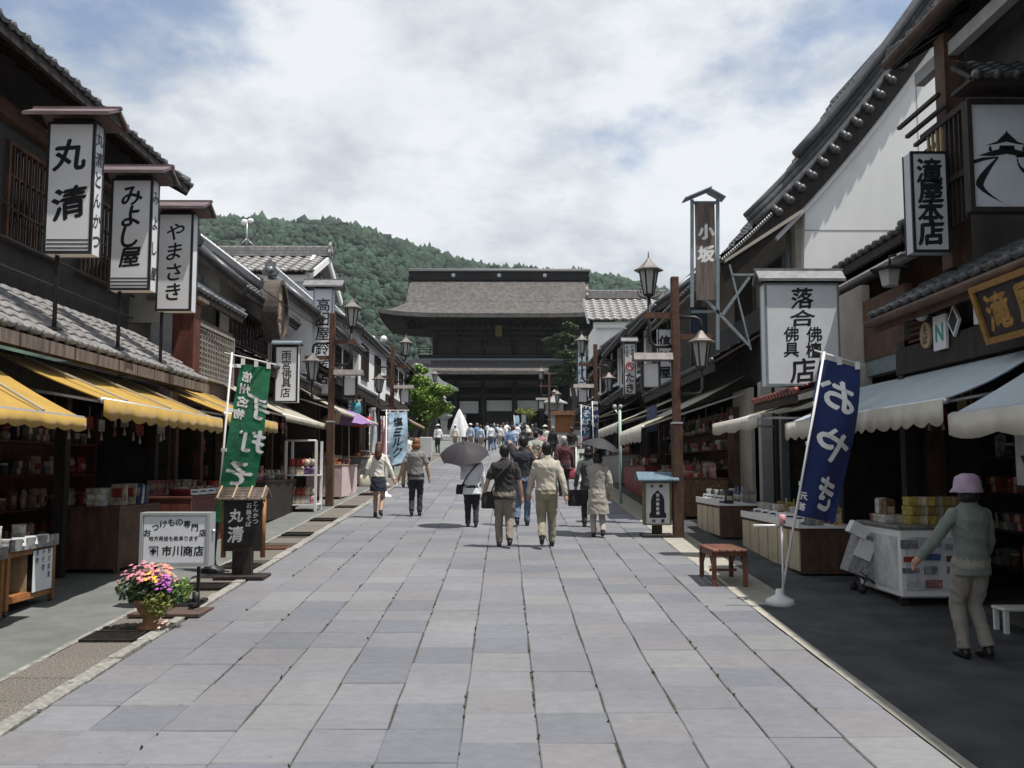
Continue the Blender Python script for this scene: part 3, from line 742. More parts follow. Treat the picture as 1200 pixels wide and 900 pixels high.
# ---- left, nearest: the long dark house with yellow awnings
L1 = shop_shell('shop_building', 'long dark two-storey shop house with tiled pent roof above yellow awnings', -1, 2.6, 15.2, -5.6, -9.2, 3.32, posts=5)
p_ = pent(L1, -1, 2.6, 15.2, (-4.9, 3.40), (-6.06, 4.17), TILEL, single=True)
upper(L1, -1, 2.6, 15.2, -6.1, 4.05, (-5.3, 6.7), (-9.4, 9.0), DPLAST, TILE, single=False, cw=.3)
fb = MB()
for k in range(21): y = 2.75 + k * .6; fb.bb(-4.868, -4.84, y, y + .56, 3.21, 3.345)
part('fascia_board', fb, GWOOD, L1)
for y0_, y1_ in ((6.2, 8.0), (8.6, 10.4), (11.2, 12.6), (13.2, 14.6)): lattice(L1, -6.1, y0_, y1_, 4.75, 6.0, 9, BWOOD, -1)
part('rail', MB().tube([(-6.0, 3, 4.75), (-6.0, 15, 4.75)], .02, 6).tube([(-6.0, 3, 4.4), (-6.0, 15, 4.4)], .02, 6), STEELD, L1)
part('beam', MB().bb(-6.1, -5.98, 2.7, 15.1, 6.2, 6.4), BWOOD, L1)
part('cable', MB().tube([(-5.95, 6 + k * .8, 5.2 - .12 * math.sin(k * 1.1)) for k in range(12)], .012, 5), STEELD, L1)
awning('golden yellow awning nearest the counter of orange wooden racks', -1, 4.6, 9.35, -5.35, 3.18, -4.2, 2.50, YEL, vh=.14, ribs=3, arm_m=ALU, scal=.3)
awning('golden yellow awning over the dark shop behind the white lightbox stand', -1, 9.75, 13.85, -5.35, 3.22, -4.2, 2.72, YEL, vh=.22, ribs=3, arm_m=ALU, scal=.36)
awning('golden yellow awning partly hidden behind the green soba banner', -1, 14.05, 17.2, -5.35, 3.32, -4.2, 2.82, YEL, vh=.2, ribs=2, arm_m=ALU, scal=.36)

# ---- left: small house with red post and lattice
GLAT = mat('lattice_grey', (.27, .25, .23), .8, .2, 9)
L2 = shop_shell('shop_building', 'shop house with a red corner post and grey latticed upper window', -1, 15.4, 18.4, -5.5, -9, 3.5, posts=3, postm=BWOOD)
part('corner_post', MB().bb(-5.52, -5.18, 15.5, 15.85, 3.45, 4.75), RWOOD, L2)
part('corner_panel', MB().bb(-5.9, -5.54, 15.52, 15.6, 3.45, 4.72), PLASTG, L2)
part('post_cap', MB().bb(-5.95, -5.08, 15.42, 15.95, 4.78, 4.84), GWOOD, L2)
part('bay_wall', MB().bb(-5.5, -5.35, 15.86, 18.3, 3.3, 4.6), GWOOD, L2)
lattice(L2, -5.33, 16.0, 18.2, 3.55, 4.5, 14, GLAT, -1, cross=9)
u_ = upper(L2, -1, 15.4, 18.3, -5.7, 4.4, (-5.2, 5.0), (-6.25, 5.65), BEIGEW, TILE, cw=.24, xback=-8)
L3 = shop_shell('shop_building', 'small shop house under glinting dark tiles with a pale mortar ridge', -1, 18.6, 23.2, -5.4, -9, 4.1, posts=4, postm=BWOOD)
upper(L3, -1, 18.6, 23.0, -5.75, 4.1, (-5.15, 5.55), (-6.2, 6.4), BEIGEW, TILED, cw=.24, cover=RIDGE_SUN, xback=-8)
pent(L3, -1, 18.6, 23.2, (-4.6, 4.0), (-5.7, 4.5), TILE)
lattice(L3, -5.75, 19.4, 22.4, 4.6, 5.4, 10, BWOOD, -1)
awning('off-white awning with short fringe over the knick-knack shop', -1, 17.6, 21.6, -5.4, 3.62, -4.15, 3.0, CREAM, vh=.13, scal=.12, arms=True, arm_m=PVCW)
awning('long off-white awning beyond the first brown lamp post', -1, 22.0, 28.5, -5.4, 4.15, -3.9, 3.35, CREAM, vh=.10, scal=.2, arm_m=PVCW)
# white storehouse behind
KA = root('storehouse', 'white plaster storehouse with pale grey tiled roof rising behind the shop roofs', 'storehouse', (-8.3, 32.5, g(32)))
part('wall', MB().bb(-11.2, -6.85, 31.2, 36, g(31) - .3, 8.35), PLASTER, KA)
part('gable', MB().prism([(-6.85, 31.25, 8.35), (-6.85, 35.95, 8.35), (-6.85, 33.6, 9.75)], (-.12, 0, 0)), PLASTER, KA)
part('cornice', MB().bb(-11.3, -6.6, 30.95, 31.2, 8.2, 8.42), PLASTER, KA)
tiles(KA, (-11.6, 30.75, 8.5), (-6.42, 30.75, 8.5), (-11.6, 33.6, 9.6), TILEL, cw=.36, rl=.42, single=True, amp=.06)
part('back_slope', MB().prism([(-11.6, 33.6, 9.6), (-11.6, 36.4, 8.5), (-11.6, 36.4, 8.42), (-11.6, 33.6, 9.5)], (5.18, 0, 0)), TILEL, KA)
ridge_cap(KA, (-11.6, 33.6, 9.62), (-6.4, 33.6, 9.62), TILEL, h=.3, w=.3)
part('bargeboard', MB().bar((-6.42, 30.8, 8.42), (-6.42, 33.6, 9.52), .1, .22).bar((-6.42, 33.6, 9.52), (-6.42, 36.4, 8.42), .1, .22), PLASTER, KA)
part('window', MB().bb(-6.83, -6.78, 33.1, 34.1, 8.4, 9.1), DWOOD, KA)
an = root('antenna', 'thin white television antenna on the storehouse ridge', 'antenna', (-9.4, 33.6, 10.0))
part('mast', MB().tube([(0, 0, 0), (0, 0, .95)], .025, 6).tube([(-.3, 0, 0), (0, 0, .3)], .015, 5).tube([(.3, 0, 0), (0, 0, .3)], .015, 5), ALU, an, world=False)
part('dish', MB().ell((-.1, 0, .9), (.13, .06, .12)).ell((.12, 0, .95), (.12, .05, .1)), PVCW, an, world=False)

# ---- generic town houses farther along
def house(label, side, y0, y1, xw, zc, pe, eave, rg, wallm, tilem, nwin=2, cover=None, winm=DWOOD, xb=9.0, gablem=None, boxwin=False, lat=6, wz=None):
    s = side; b = shop_shell('shop_building', label, s, y0, y1, s * xw, s * xb, zc, posts=max(3, int((y1 - y0) / 2.2)), sidem=INTER)
    if pe: pent(b, s, y0, y1, (s * pe[0], pe[1]), (s * (xw + .1), pe[2]), tilem)
    upper(b, s, y0, y1, s * (xw + .15), zc, (s * eave[0], eave[1]), (s * rg[0], rg[1]), wallm, tilem, cover=cover, near_gable=gablem)
    zt = eave[1] + (xw + .15 - eave[0]) * (rg[1] - eave[1]) / (rg[0] - eave[0])
    for k in range(nwin):
        w_ = (y1 - y0 - .8) / nwin; a = y0 + .4 + k * w_ + .2; z0_, z1_ = wz or (pe[2] + .25 if pe else zc + .4, zt - .45)
        lattice(b, s * (xw + .15), a, a + min(w_ - .45, 1.5 if wallm is PLASTER else 9), z0_, z1_, lat, winm, s)
    return b
house('white walled shop house with dark latticed windows beyond the sign of vertical characters', -1, 23.5, 30.5, 4.75, 4.35, (4.2, 4.3, 4.65), (4.65, 5.8), (5.9, 6.8), PLASTER, TILE, 3, cover=RIDGE_SUN)
house('tall white plaster shop house with sunlit front before the green tree', -1, 30.8, 38, 4.7, 4.6, None, (4.65, 6.5), (6.0, 7.35), PLASTER, TILE, 2, cover=RIDGE_SUN)
house('low white shop house next to the hanging red lanterns', -1, 38.3, 46, 4.8, 5.0, None, (4.75, 6.8), (6.4, 7.8), PLASTER, TILED, 3, cover=RIDGE_SUN)
house('dark timber house at the upper end of the left row', -1, 46.4, 55, 5.6, 5.4, (4.9, 5.4, 5.9), (4.9, 7.2), (8, 8.9), BEIGEW, TILED, 3)

# ---- right, nearest: dark house of the sweet shop
R1 = shop_shell('shop_building', 'dark timber two-storey shop house with deep eaves and a pale blue awning', 1, 2.0, 11.6, 4.9, 9.2, 3.55, posts=4)
pent(R1, 1, 2.0, 11.6, (4.6, 3.88), (5.45, 4.36), TILED, fm=BWOOD)
upper(R1, 1, 2.0, 11.55, 5.6, 4.2, (5.0, 7.3), (8.8, 9.7), DPLAST, TILED, cw=.3, near_gable=BEIGEW)
part('gutter', MB().tube([(4.95, 1.9, 7.21), (4.95, 11.75, 7.21)], .07, 8), BWOOD, R1)
part('gutter', MB().tube([(4.53, 2.0, 3.78), (4.53, 11.6, 3.78)], .055, 8), BWOOD, R1)
part('eave_beam', MB().bb(5.2, 5.32, 2, 11.5, 6.82, 6.98), PLASTG, R1)
part('corner_pillar', MB().bb(5.15, 5.38, 10.6, 10.85, 4.3, 7.1), BWOOD, R1)
part('corner_pillar', MB().bb(5.1, 5.28, 11.25, 11.45, g(11) - .02, 3.9), BWOOD, R1)
for k in range(5): part('louvre', MB().bb(4.95 + k * .1, 5.0 + k * .1, 10.4, 11.5, 6.25 - k * .11, 6.29 - k * .11), DWOOD, R1)
for k in range(9): part('baluster', MB().bb(5.12, 5.15, 10.15 + k * .11, 10.18 + k * .11, 4.75, 6.0), PWOOD if k > 4 else DWOOD, R1)
part('rail', MB().bb(5.1, 5.17, 10.1, 11.2, 6.0, 6.07).bb(5.1, 5.17, 10.1, 11.2, 5.25, 5.32), DWOOD, R1)
part('front_board', MB().bb(4.90, 4.97, 2.2, 11.4, 3.20, 3.78), DWOOD, R1)
for k in range(7): part('louvre', MB().bb(4.86, 4.90, 10.2, 11.2, 3.28 + k * .07, 3.31 + k * .07), BWOOD, R1)
awning('pale blue awning with tan scalloped valance behind the navy banner', 1, 8.35, 13.1, 4.88, 3.10, 3.95, 2.62, BLUEW, CANVAS, vh=.24, scal=.3, arm_m=ALU)
awning('pale blue awning sagging above the woman in the grey hat', 1, 2.6, 8.15, 4.88, 3.05, 3.9, 2.47, BLUEW, CANVAS, vh=.22, scal=.8, arm_m=ALU)

# ---- right: low altar shop
R2 = shop_shell('shop_building', 'low grey shop with brown boarded upper wall and small red tiled canopy', 1, 11.8, 17.7, 5.2, 9.2, 3.7, posts=3, postm=STEELB)
upper(R2, 1, 11.8, 17.6, 5.75, 3.6, (5.0, 4.98), (8.6, 6.6), BWOOD, TILED, near_gable=PLASTER, cw=.26)
so = MB()
for k in range(10): so.bb(5.05 + .07 * k, 5.11 + .07 * k, 11.75, 17.6, 4.72 + .022 * k, 4.745 + .022 * k)
part('soffit_boards', so, PLASTER, R2)
part('upper_panel', MB().bb(5.1, 5.2, 11.8, 13.2, 3.5, 4.35), BWOOD, R2)
part('fascia_wall', MB().bb(5.08, 5.2, 13.2, 17.6, 3.0, 4.6), BEIGEW, R2)
for y in (13.6, 16.9): part('pillar', MB().bb(4.62, 4.82, y, y + .2, g(y) - .02, 3.55), PLASTG, R2)
red = mat('red_tile', (.20, .05, .045), .4, .25, 10, .1, spec=.5)
rc = root('tiled_canopy', 'small dark red tiled canopy under the large white altar shop sign', 'canopy', (4.4, 13.6, g(13.6)))
tiles(rc, (4.05, 13.0, 3.05), (4.05, 15.2, 3.05), (4.9, 13.0, 3.32), red, cw=.16, rl=.2)
part('edge_board', MB().bb(4.04, 4.08, 13, 15.2, 2.9, 3.0), DWOOD, rc)
awning('small sunlit cream awning with printed valance beside the navy banner', 1, 13.3, 16.2, 4.6, 3.05, 3.62, 2.75, CREAM, CANVAS, vh=.2, scal=.9, arm_m=PVCW)

# ---- right: the big white house with the curved tiled gable
R3 = shop_shell('shop_building', 'tall white plaster house with sweeping dark tiled gable edge', 1, 18.0, 27.0, 5.2, 12, 4.3, posts=4, postm=STEELD)
Yg = 18.0
def rake(t):  # curved roof line of the gable, t 0..1 from street eave to ridge
    x = 4.15 + 5.6 * t; return x, 6.0 + 4.75 * t + 2.1 * t * t
rk = [rake(t / 16) for t in range(17)]
poly = [(5.74, Yg, 3.9), (13.8, Yg, 3.9)] + [(19.5 - x, Yg, z - .25) for x, z in rk if x > 5.7][0:] + [(x, Yg, z - .25) for x, z in rk[::-1] if x > 5.74]
part('gable_wall', MB().prism(poly, (0, .2, 0)), PLASTER, R3)
part('street_wall', MB().bb(5.74, 5.9, Yg + .2, 27, 3.9, 7.3), BEIGEW, R3)
for x in (8.15,): part('panel_joint', MB().bb(x, x + .02, Yg - .004, Yg, 3.9, 11), PLASTG, R3)
part('panel_joint', MB().bb(5.76, 13.6, Yg - .005, Yg - .001, 6.62, 6.64), PLASTG, R3)
rf = part('main_roof', MB().bar((9.75, Yg - .3, 12.75), (9.75, 27, 12.75), .2, .2), TILED, R3)
for q in range(16):
    (xa, za), (xb_, zb_) = rk[q], rk[q + 1]
    tiles(rf, (xa, Yg - .15, za), (xa, 27, za), (xb_, Yg - .15, zb_), TILED, cw=.3, rl=.4, caps=(q == 0))
part('back_slope', MB().prism([(9.75, Yg - .15, 12.85), (15.4, Yg - .15, 6.0), (15.4, Yg - .15, 5.9), (9.75, Yg - .15, 12.7)], (0, 9.4, 0)), TILED, rf)
vb = MB(); n = len(rk)
vb.prism([(x, Yg - .16, z - .04) for x, z in rk] + [(x + .06, Yg - .16, z - .48) for x, z in rk[::-1]], (0, .06, 0)); part('bargeboard', vb, DWOOD, rf)
part('white_edge', MB().prism([(x + .06, Yg - .10, z - .48) for x, z in rk[3:]] + [(x + .1, Yg - .10, z - .56) for x, z in rk[:2:-1]], (0, .098, 0)), PLASTER, rf)
for dx, dz, r_ in ((.0, .09, .10), (-.07, .20, .08), (-.12, .30, .07)):
    part('verge_ridge', MB().tube([(x + dx, Yg - .10 + dz * .6, z + dz) for x, z in rk[2:]], r_, 8), TILED, rf)
part('upper_ridge', MB().tube([(x - .2, Yg - .1, z + .42) for x, z in rk[5:]], .10, 8), TILED, rf)
kn = MB().ell((0, 0, 0), (.085, .10, .085), 12, 8); kn.tube([(.0, .0, 0), (-.10, .06, .11)], .07, 8); knm = kn.mesh('verge_knob', TILED)
for q in range(20):
    t = .20 + q * .041; x, z = rake(t); o = link('verge_knob', knm, rf); o.location = Vector((x + .03, Yg - .21, z - .10)) - R3.location
sm_ = MB()
for q in range(26):
    t = -.005 + q * .0075; x, z = rake(t); sm_.tube([(x - .02, Yg - .21, z - .05), (x - .02, Yg - .15, z - .05)], .04, 6)
part('eave_caps', sm_, TILE, rf, 'stuff')
part('soffit', MB().prism([(4.22, Yg - .3, 5.92), (5.74, Yg - .3, 6.9), (5.74, Yg - .3, 6.98), (4.22, Yg - .3, 5.98)], (0, 9.2, 0)), BEIGEW, rf)
pent(R3, 1, 18.0, 27.0, (4.0, 4.05), (5.2, 4.75), TILED)
part('wall_under_roof', MB().bb(4.95, 5.15, 18.0, 27, 3.6, 5.1), DPLAST, R3)
lattice(R3, 5.74, 18.9, 20.4, 5.4, 6.4, 5, STEELB, 1); lattice(R3, 5.74, 21.2, 23, 5.4, 6.4, 5, STEELB, 1)
part('shutter_panel', MB().bb(4.75, 4.82, 18.1, 19.5, g(18), 3.55), BEIGEW, R3)
awning('cream awning with long white struts beside the brown lamp post', 1, 18.4, 21.8, 4.75, 3.82, 2.7, 2.82, CREAM, CANVAS, vh=.32, scal=.6, arm_m=PVCW)
awning('cream awning above the purple noren farther up the right row', 1, 22.3, 26.8, 4.75, 4.0, 2.7, 3.08, CREAM, CANVAS, vh=.25, scal=.5, arm_m=PVCW)

house('grey fronted house with a grey plaster gable behind the brown lamp post', 1, 27.3, 33, 5.0, 4.7, (4.2, 4.6, 5.1), (4.4, 6.7), (7.6, 8.8), PLASTG, TILED, 3, gablem=PLASTG)
house('white shop house with a curved dark verge and pale blue shaded gable', 1, 33.3, 41, 4.9, 4.9, (4.2, 4.8, 5.3), (4.3, 6.9), (7.2, 9.2), PLASTER, TILE, 3, cover=RIDGE_SUN)
house('white plaster house standing past the round red emblem sign', 1, 41.3, 50, 4.9, 5.2, (4.2, 5.1, 5.6), (4.2, 7.2), (7.2, 9.5), PLASTER, TILE, 3, cover=RIDGE_SUN)
house('last white house of the right row before the pine', 1, 50.4, 58, 5.0, 5.5, (4.3, 5.4, 5.9), (4.4, 7.4), (7.0, 9.0), PLASTER, TILE, 3, cover=RIDGE_SUN)
KB = root('storehouse', 'white storehouse whose grey tiled roof has its ridge across the street', 'storehouse', (9.2, 61, g(61)))
part('wall', MB().bb(5.9, 13.5, 60.2, 66, g(60) - .3, 11.3), PLASTER, KB)
part('cornice', MB().bb(5.7, 13.6, 59.9, 60.2, 11.0, 11.35), PLASTER, KB)
tiles(KB, (5.3, 59.6, 11.45), (13.8, 59.6, 11.45), (5.3, 63.1, 13.4), TILEL, cw=.55, rl=.5, single=True, amp=.1)
ridge_cap(KB, (5.6, 63.1, 13.45), (13.6, 63.1, 13.45), TILEL, h=.45, w=.45)
part('bargeboard', MB().bar((5.35, 59.7, 11.35), (5.35, 63.1, 13.3), .14, .3), PLASTER, KB)
awning('grey awning in front of the white house with the curved verge', 1, 33.5, 40, 4.8, 4.5, 3.3, 3.8, CREAM, CANVAS, vh=.2, arm_m=PVCW)
awning('dull tan awning by the hanging red lanterns', -1, 38.6, 45, -5.3, 4.75, -3.9, 3.95, mat('awning_tan', (.30, .19, .13), .8, .2, 4), vh=.15, arm_m=PVCW)

def downpipe(par, x, y, z0, z1, m=STEELD): part('downpipe', MB().tube([(x, y, z1), (x, y, z0)], .04, 8).bb(x - .06, x + .06, y - .06, y + .06, z1 - .02, z1 + .1), m, par)
downpipe(R3, 5.68, 18.5, 4.0, 7.0, STEELB); downpipe(L3, -5.68, 22.9, 4.4, 5.6); downpipe(L2, -5.62, 18.2, 4.5, 5.1)
def ac(label, x, y, z, side):
    o = root('air_conditioner', label, 'air conditioner', (x, y, z)); s = -side
    part('casing', MB().bb(-.15, .15, -.4, .4, 0, .55, bev=.02), PVCW, o, world=False); part('grille', MB().tube([(s * .152, -.08, .28), (s * .158, -.08, .28)], .2, 20), GC0, o, world=False); part('bracket', MB().bb(-.18, .18, -.3, -.26, -.04, -.002).bb(-.18, .18, .26, .3, -.04, -.002), STEELD, o, world=False)
GC0 = mat('grille_dark', (.06, .06, .06), .6)
ac('white air conditioner unit on the white wall past the tall narrow sign', -4.95, 24.3, 5.0, -1)
ac('white air conditioner unit under the eaves of the grey fronted house', 4.85, 28.2, 5.3, 1)
for k, (ya, yb, xa, xb_, za, zb_) in enumerate(((15.5, 35.5, -4.9, -4.3, 5.6, 6.2), (27.5, 50, 4.2, 3.6, 5.9, 6.9), (21.5, 35.2, -4.0, -4.1, 5.4, 6.2))):
    solo('overhead_cable', MB().tube([(xa + (xb_ - xa) * t / 12, ya + (yb - ya) * t / 12, za + (zb_ - za) * t / 12 - .35 * math.sin(math.pi * t / 12)) for t in range(13)], .012, 5), STEELD, ('thin black cable slung along the left shop fronts', 'thin black cable slung along the right shop fronts', 'thin black cable between the left lamp posts')[k], 'cable')

# ================================================================== SIGNS
box_sign('tall white box sign with two brush characters and three stripes under a mauve roof', at(84, 300, 10.3), .53, 1.49, .24, '丸清', SHINGM, rw=.95, over=.17, pole=(-.16, 0, .80), stripes=True, brush=.5, bold=.03, size=.36, side_text='丸清とんかつ')
box_sign('white box sign with four brush characters and stripes under a mauve roof', at(155, 342, 11.9), .53, 1.45, .24, 'みよし屋', SHINGM, rw=.92, over=.17, pole=(-.16, 0, .72), stripes=True, brush=.5, bold=.035, size=.255, side_text='みよし屋')
box_sign('white box sign with four slim hiragana and no stripes', at(206, 366, 13.4), .51, 1.43, .24, 'やまさき', SHINGM, rw=.92, over=.16, pole=(-.2, 0, .75), brush=.5, bold=.02, size=.24)
box_sign('tall narrow white sign with grey roof behind the first brown lamp post', at(378, 463, 24), .50, 2.74, .3, '高田屋鈴産店', SHINGG, rw=1.02, over=.12, roofh=.2, brush=.2, bold=.016, size=.34, frame=STEELB)
box_sign('small white sign with five black characters under a blue-grey roof', at(336, 472, 19), .47, 1.15, .22, '雨宮佛具店', STEELB, rw=.6, over=.06, roofh=.06, brush=.15, bold=.018, size=.19)
k_ = .00249
it = [(c, (x - 602) * k_, (770 - y) * k_, (s[0] * k_, s[1] * k_) if hasattr(s, '__len__') else s * k_) for c, x, y, s in (('落', 605, 268, (125, 118)), ('合', 602, 383, (140, 92)), ('佛', 537, 475, 84), ('具', 536, 565, 84), ('佛', 667, 477, 86), ('檀', 663, 566, 88), ('店', 597, 682, 136))]
box_sign('large square white altar shop sign with seven black characters', at(939, 453, 13.3), 1.06, 1.47, .26, '', SHINGG, rw=1.24, over=.06, roofh=.16, brush=.2, bold=.025, items=it, frame=STEELB)
s_ = box_sign('narrow black framed sign with four heavy characters on the dark corner', at(1088, 298, 10.6), .43, 1.18, .22, '滝屋本店', None, brush=.12, bold=.045, size=.28, frame=INK, face=mat('sign_grey', (.52, .54, .57), .5, .05, 4))
box_sign('white vertical sign with bold characters partly behind the near lamp post', at(779, 452, 24.5), .37, 1.5, .2, '信川屋', None, brush=.1, bold=.04, size=.3)
tk = [('そ', -.08, 1.42, .1), ('ば', -.08, 1.3, .1), ('処', -.08, 1.18, .1), ('お', .08, 1.45, .09), ('食', .08, 1.34, .09), ('事', .08, 1.23, .09), ('た', 0, .52, .26), ('き', 0, .2, .26)]
b_ = box_sign('grey vertical noodle shop sign with a round red emblem', at(738, 463, 28), .37, 1.56, .22, '', SHINGG, rw=.5, over=.06, roofh=.12, brush=.2, bold=.03, items=tk, face=SIGNP)
RED = mat('emblem_red', (.42, .03, .03), .5, .1, 6)
e_ = MB().tube([(.115 * math.cos(t / 20 * 6.2832), -.116, .86 + .115 * math.sin(t / 20 * 6.2832)) for t in range(21)], .016, 6); letters(e_, [('八', 0, .86, .15)], (0, -.11, 0), (1, 0, 0), (0, 0, 1), 0, .004, 0, bold=.05)
part('emblem', e_, RED, b_, world=False)
box_sign('slim pale blue sign hanging beside the second lamp post of the right row', at(682, 455, 33), .34, 1.45, .18, 'みやげ二', None, brush=.4, bold=.03, face=mat('sign_blue', (.42, .5, .58), .5, .06, 4))
box_sign('dark navy vertical sign with faint white characters under the eaves', at(819, 428, 20), .36, 1.25, .16, '', None, face=mat('sign_navy', (.03, .045, .075), .5, .1, 4))
box_sign('small brown wooden sign with gold characters beyond the noodle sign', at(712, 447, 34), .36, .8, .1, '', None, face=DWOOD)
n_ = box_sign('pale sign board on the far left house wall', at(403, 462, 33), .6, .6, .12, '', None)
# framed picture board of the sweet shop
PB = root('picture_board', 'white picture board with a temple and winding path under a little tiled roof', 'sign', at(1142, 243, 9.5))
P = lambda nm, mb, m, par=PB, kind=None: part(nm, mb, m, par, kind, world=False)
P('panel', MB().bb(0, 1.35, 0, .08, 0, 1.1), mat('board_blue_white', (.58, .63, .68), .5, .06, 3))
f = MB()
for a in ((-.03, 1.38, -.04, .1, -.05, -.002), (-.03, 1.38, -.04, .1, 1.102, 1.15)): f.bb(*a)
for x in (-.05, 1.352): f.bb(x, x + .048, -.035, .09, -.04, 1.14)
P('frame', f, DWOOD)
d_ = MB(); q = lambda pts: d_.add([(x, -.004, z) for x, z in pts], [tuple(range(len(pts)))])
q([(.06, .55), (.2, .6), (.36, .64), (.52, .60), (.68, .56), (.5, .545), (.36, .57), (.22, .545)])
q([(.14, .66), (.26, .70), (.36, .80), (.37, .83), (.38, .80), (.48, .70), (.60, .66), (.48, .675), (.36, .70), (.26, .675)])
q([(.17, .60), (.21, .60), (.2, .65), (.18, .65)]); q([(.52, .60), (.56, .60), (.55, .65), (.53, .65)]); q([(.28, .62), (.45, .62), (.44, .66), (.29, .66)])
q([(.0, .46), (.12, .50), (.26, .525), (.26, .54), (.1, .53), (0, .50)]); q([(.45, .53), (.6, .54), (.85, .555), (.6, .57), (.46, .55)])
Lp, Rp = [], []
for k in range(15):
    t = k / 14; x = .27 - .23 * math.sin(t * 2.1) + .42 * max(0, t - .55) ** 1.3 * 2; z = .52 * (1 - t) + .02; w = .012 + .07 * math.sin(t * math.pi) ** 1.2
    Lp.append((x - w * .5, z)); Rp.append((x + w * .5, z - .01))
for k in range(14): q([Lp[k], Lp[k + 1], Rp[k + 1], Rp[k]])
Lp, Rp = [], []
for k in range(13):
    t = k / 12; x = .46 + .05 * t + .75 * t ** 2.0; z = .52 - .36 * t ** .75; w = .012 + .08 * t
    Lp.append((x, z - w * .6)); Rp.append((x + .012, z + w * .6))
for k in range(12): q([Lp[k], Lp[k + 1], Rp[k + 1], Rp[k]])
P('temple_drawing', d_, INK)
d_ = MB(); letters(d_, [(c, .70, .99 - i * .115, .105) for i, c in enumerate('滝屋本店')], (0, 0, 0), (1, 0, 0), (0, 0, 1), 0, .004, 0, bold=.04)
for x in (.625, .765): d_.bb(x, x + .012, -.004, -.001, .56, 1.06)
d_.bb(.638, .764, -.004, -.001, .56, .572)
letters(d_, [(c, .86, .93 - i * .1, .085) for i, c in enumerate('善光寺')], (0, 0, 0), (1, 0, 0), (0, 0, 1), 0, .004, 0, bold=.03)
P('lettering', d_, INK)
rfb = part('roof', MB().bb(-.12, 1.5, -.30, .15, 1.24, 1.28), DWOOD, PB, world=False)
pl0 = PB.location
tiles(rfb, Vector(pl0) + Vector((-.12, -.34, 1.26)), Vector(pl0) + Vector((1.5, -.34, 1.26)), Vector(pl0) + Vector((-.12, .12, 1.58)), TILED, cw=.2, rl=.12)
# gilded name board over the shop front
GB = root('name_board', 'gilded name board with gold frame hung over the pale blue awning', 'sign', (4.52, 7.75, 3.2))
uz = Vector((-.28, 0, .96)).normalized(); uy = Vector((0, -1, 0)); nn = uy.cross(uz)
def plank(mb, y0, y1, z0, z1, th, off, mi=0):
    o = Vector((4.62, 7.75, 3.17)) + nn * off
    a = [o + uy * y + uz * z for y, z in ((y0, z0), (y1, z0), (y1, z1), (y0, z1))]; mb.prism(a, -nn * th, mi)
mb = MB(); plank(mb, -1.05, 1.05, .05, .52, .04, 0); part('board', mb, DWOOD, GB)
mb = MB()
for a in ((-1.11, 1.11, .0, .06), (-1.11, 1.11, .51, .57), (-1.11, -1.05, .061, .509), (1.05, 1.11, .061, .509)): plank(mb, *a, .08, .03)
part('frame', mb, GOLDF, GB)
mb = MB(); letters(mb, [(c, -.77 + i * .51, .285, (.38, .34)) for i, c in enumerate('滝屋本店')], Vector((4.62, 7.75, 3.17)), uy, uz, 0, .006, .25, bold=.04); part('lettering', mb, GOLD, GB)
# small plaques on the front board
TEAL = mat('teal', (.03, .30, .25), .5, .1, 6)
def plaque(label, y, z, w, h, kind):
    s = root('plaque', label, 'plaque', (4.805, y, z + .04)); P = lambda nm, mb, m: part(nm, mb, m, s, world=False)
    if kind == 'oval': P('plate', MB().prism([(0, w / 2 * math.cos(t / 24 * 6.2832), h / 2 * math.sin(t / 24 * 6.2832)) for t in range(24)], (-.03, 0, 0)), PWOOD); sg = 'そば'
    elif kind == 'diamond': P('plate', MB().prism([(0, -w / 2, 0), (0, 0, -h / 2), (0, w / 2, 0), (0, 0, h / 2)], (-.03, 0, 0)), INKW); P('inner', MB().prism([(-.0305, -w * .38, 0), (-.0305, 0, -h * .38), (-.0305, w * .38, 0), (-.0305, 0, h * .38)], (-.004, 0, 0)), INK); sg = ''
    else: P('plate', MB().bb(-.03, 0, -w / 2, w / 2, -h / 2, h / 2), SIGNW); sg = 'N' if kind == 'n' else ''
    mb = MB(); letters(mb, [(c, 0, (len(sg) / 2 - i - .5) * h * .36, h * (.32 if len(sg) > 1 else .5)) for i, c in enumerate(sg)], (-.03, 0, 0), (0, -1, 0), (0, 0, 1), 0, .003, 0, bold=.05)
    if sg: P('lettering', mb, TEAL if kind == 'n' else INK)
plaque('oval pale wooden plaque with dark characters under the dark eave', 10.55, 3.46, .28, .30, 'oval')
plaque('white plaque with a teal letter between the oval and the diamond', 10.2, 3.44, .3, .38, 'n')
plaque('black and white diamond shaped plaque on the dark front board', 9.88, 3.52, .26, .34, 'diamond')
plaque('small plain white plaque beside the gilded name board', 9.3, 3.54, .28, .26, 'w')
lb = root('globe_lamp', 'round glass lamp above the oval wooden plaque', 'lamp', (4.84, 10.45, 3.72)); part('bracket', MB().tube([(.02, 0, 0), (-.1, 0, .0)], .015, 6), STEELD, lb, world=False); part('globe', MB().ell((-.14, 0, 0), .075), LGLASS, lb, world=False)
lb = root('eave_lantern', 'dark hanging lantern with pale panes beside the narrow black framed sign', 'lamp', at(1043, 320, 11.9)); part('cap', MB().loft([(0, 0, .1, .05, .05), (0, 0, .05, .26, .26), (0, 0, .03, .26, .26)], 6, smooth=False), DWOOD, lb, world=False); part('panes', MB().loft([(0, 0, -.17, .11, .11), (0, 0, .03, .15, .15)], 6, smooth=False), LGLASS, lb, world=False); part('bracket', MB().tube([(0, 0, .08), (0, 0, .22), (.2, 0, .26), (.35, 0, .26)], .018, 6), STEELD, lb, world=False)
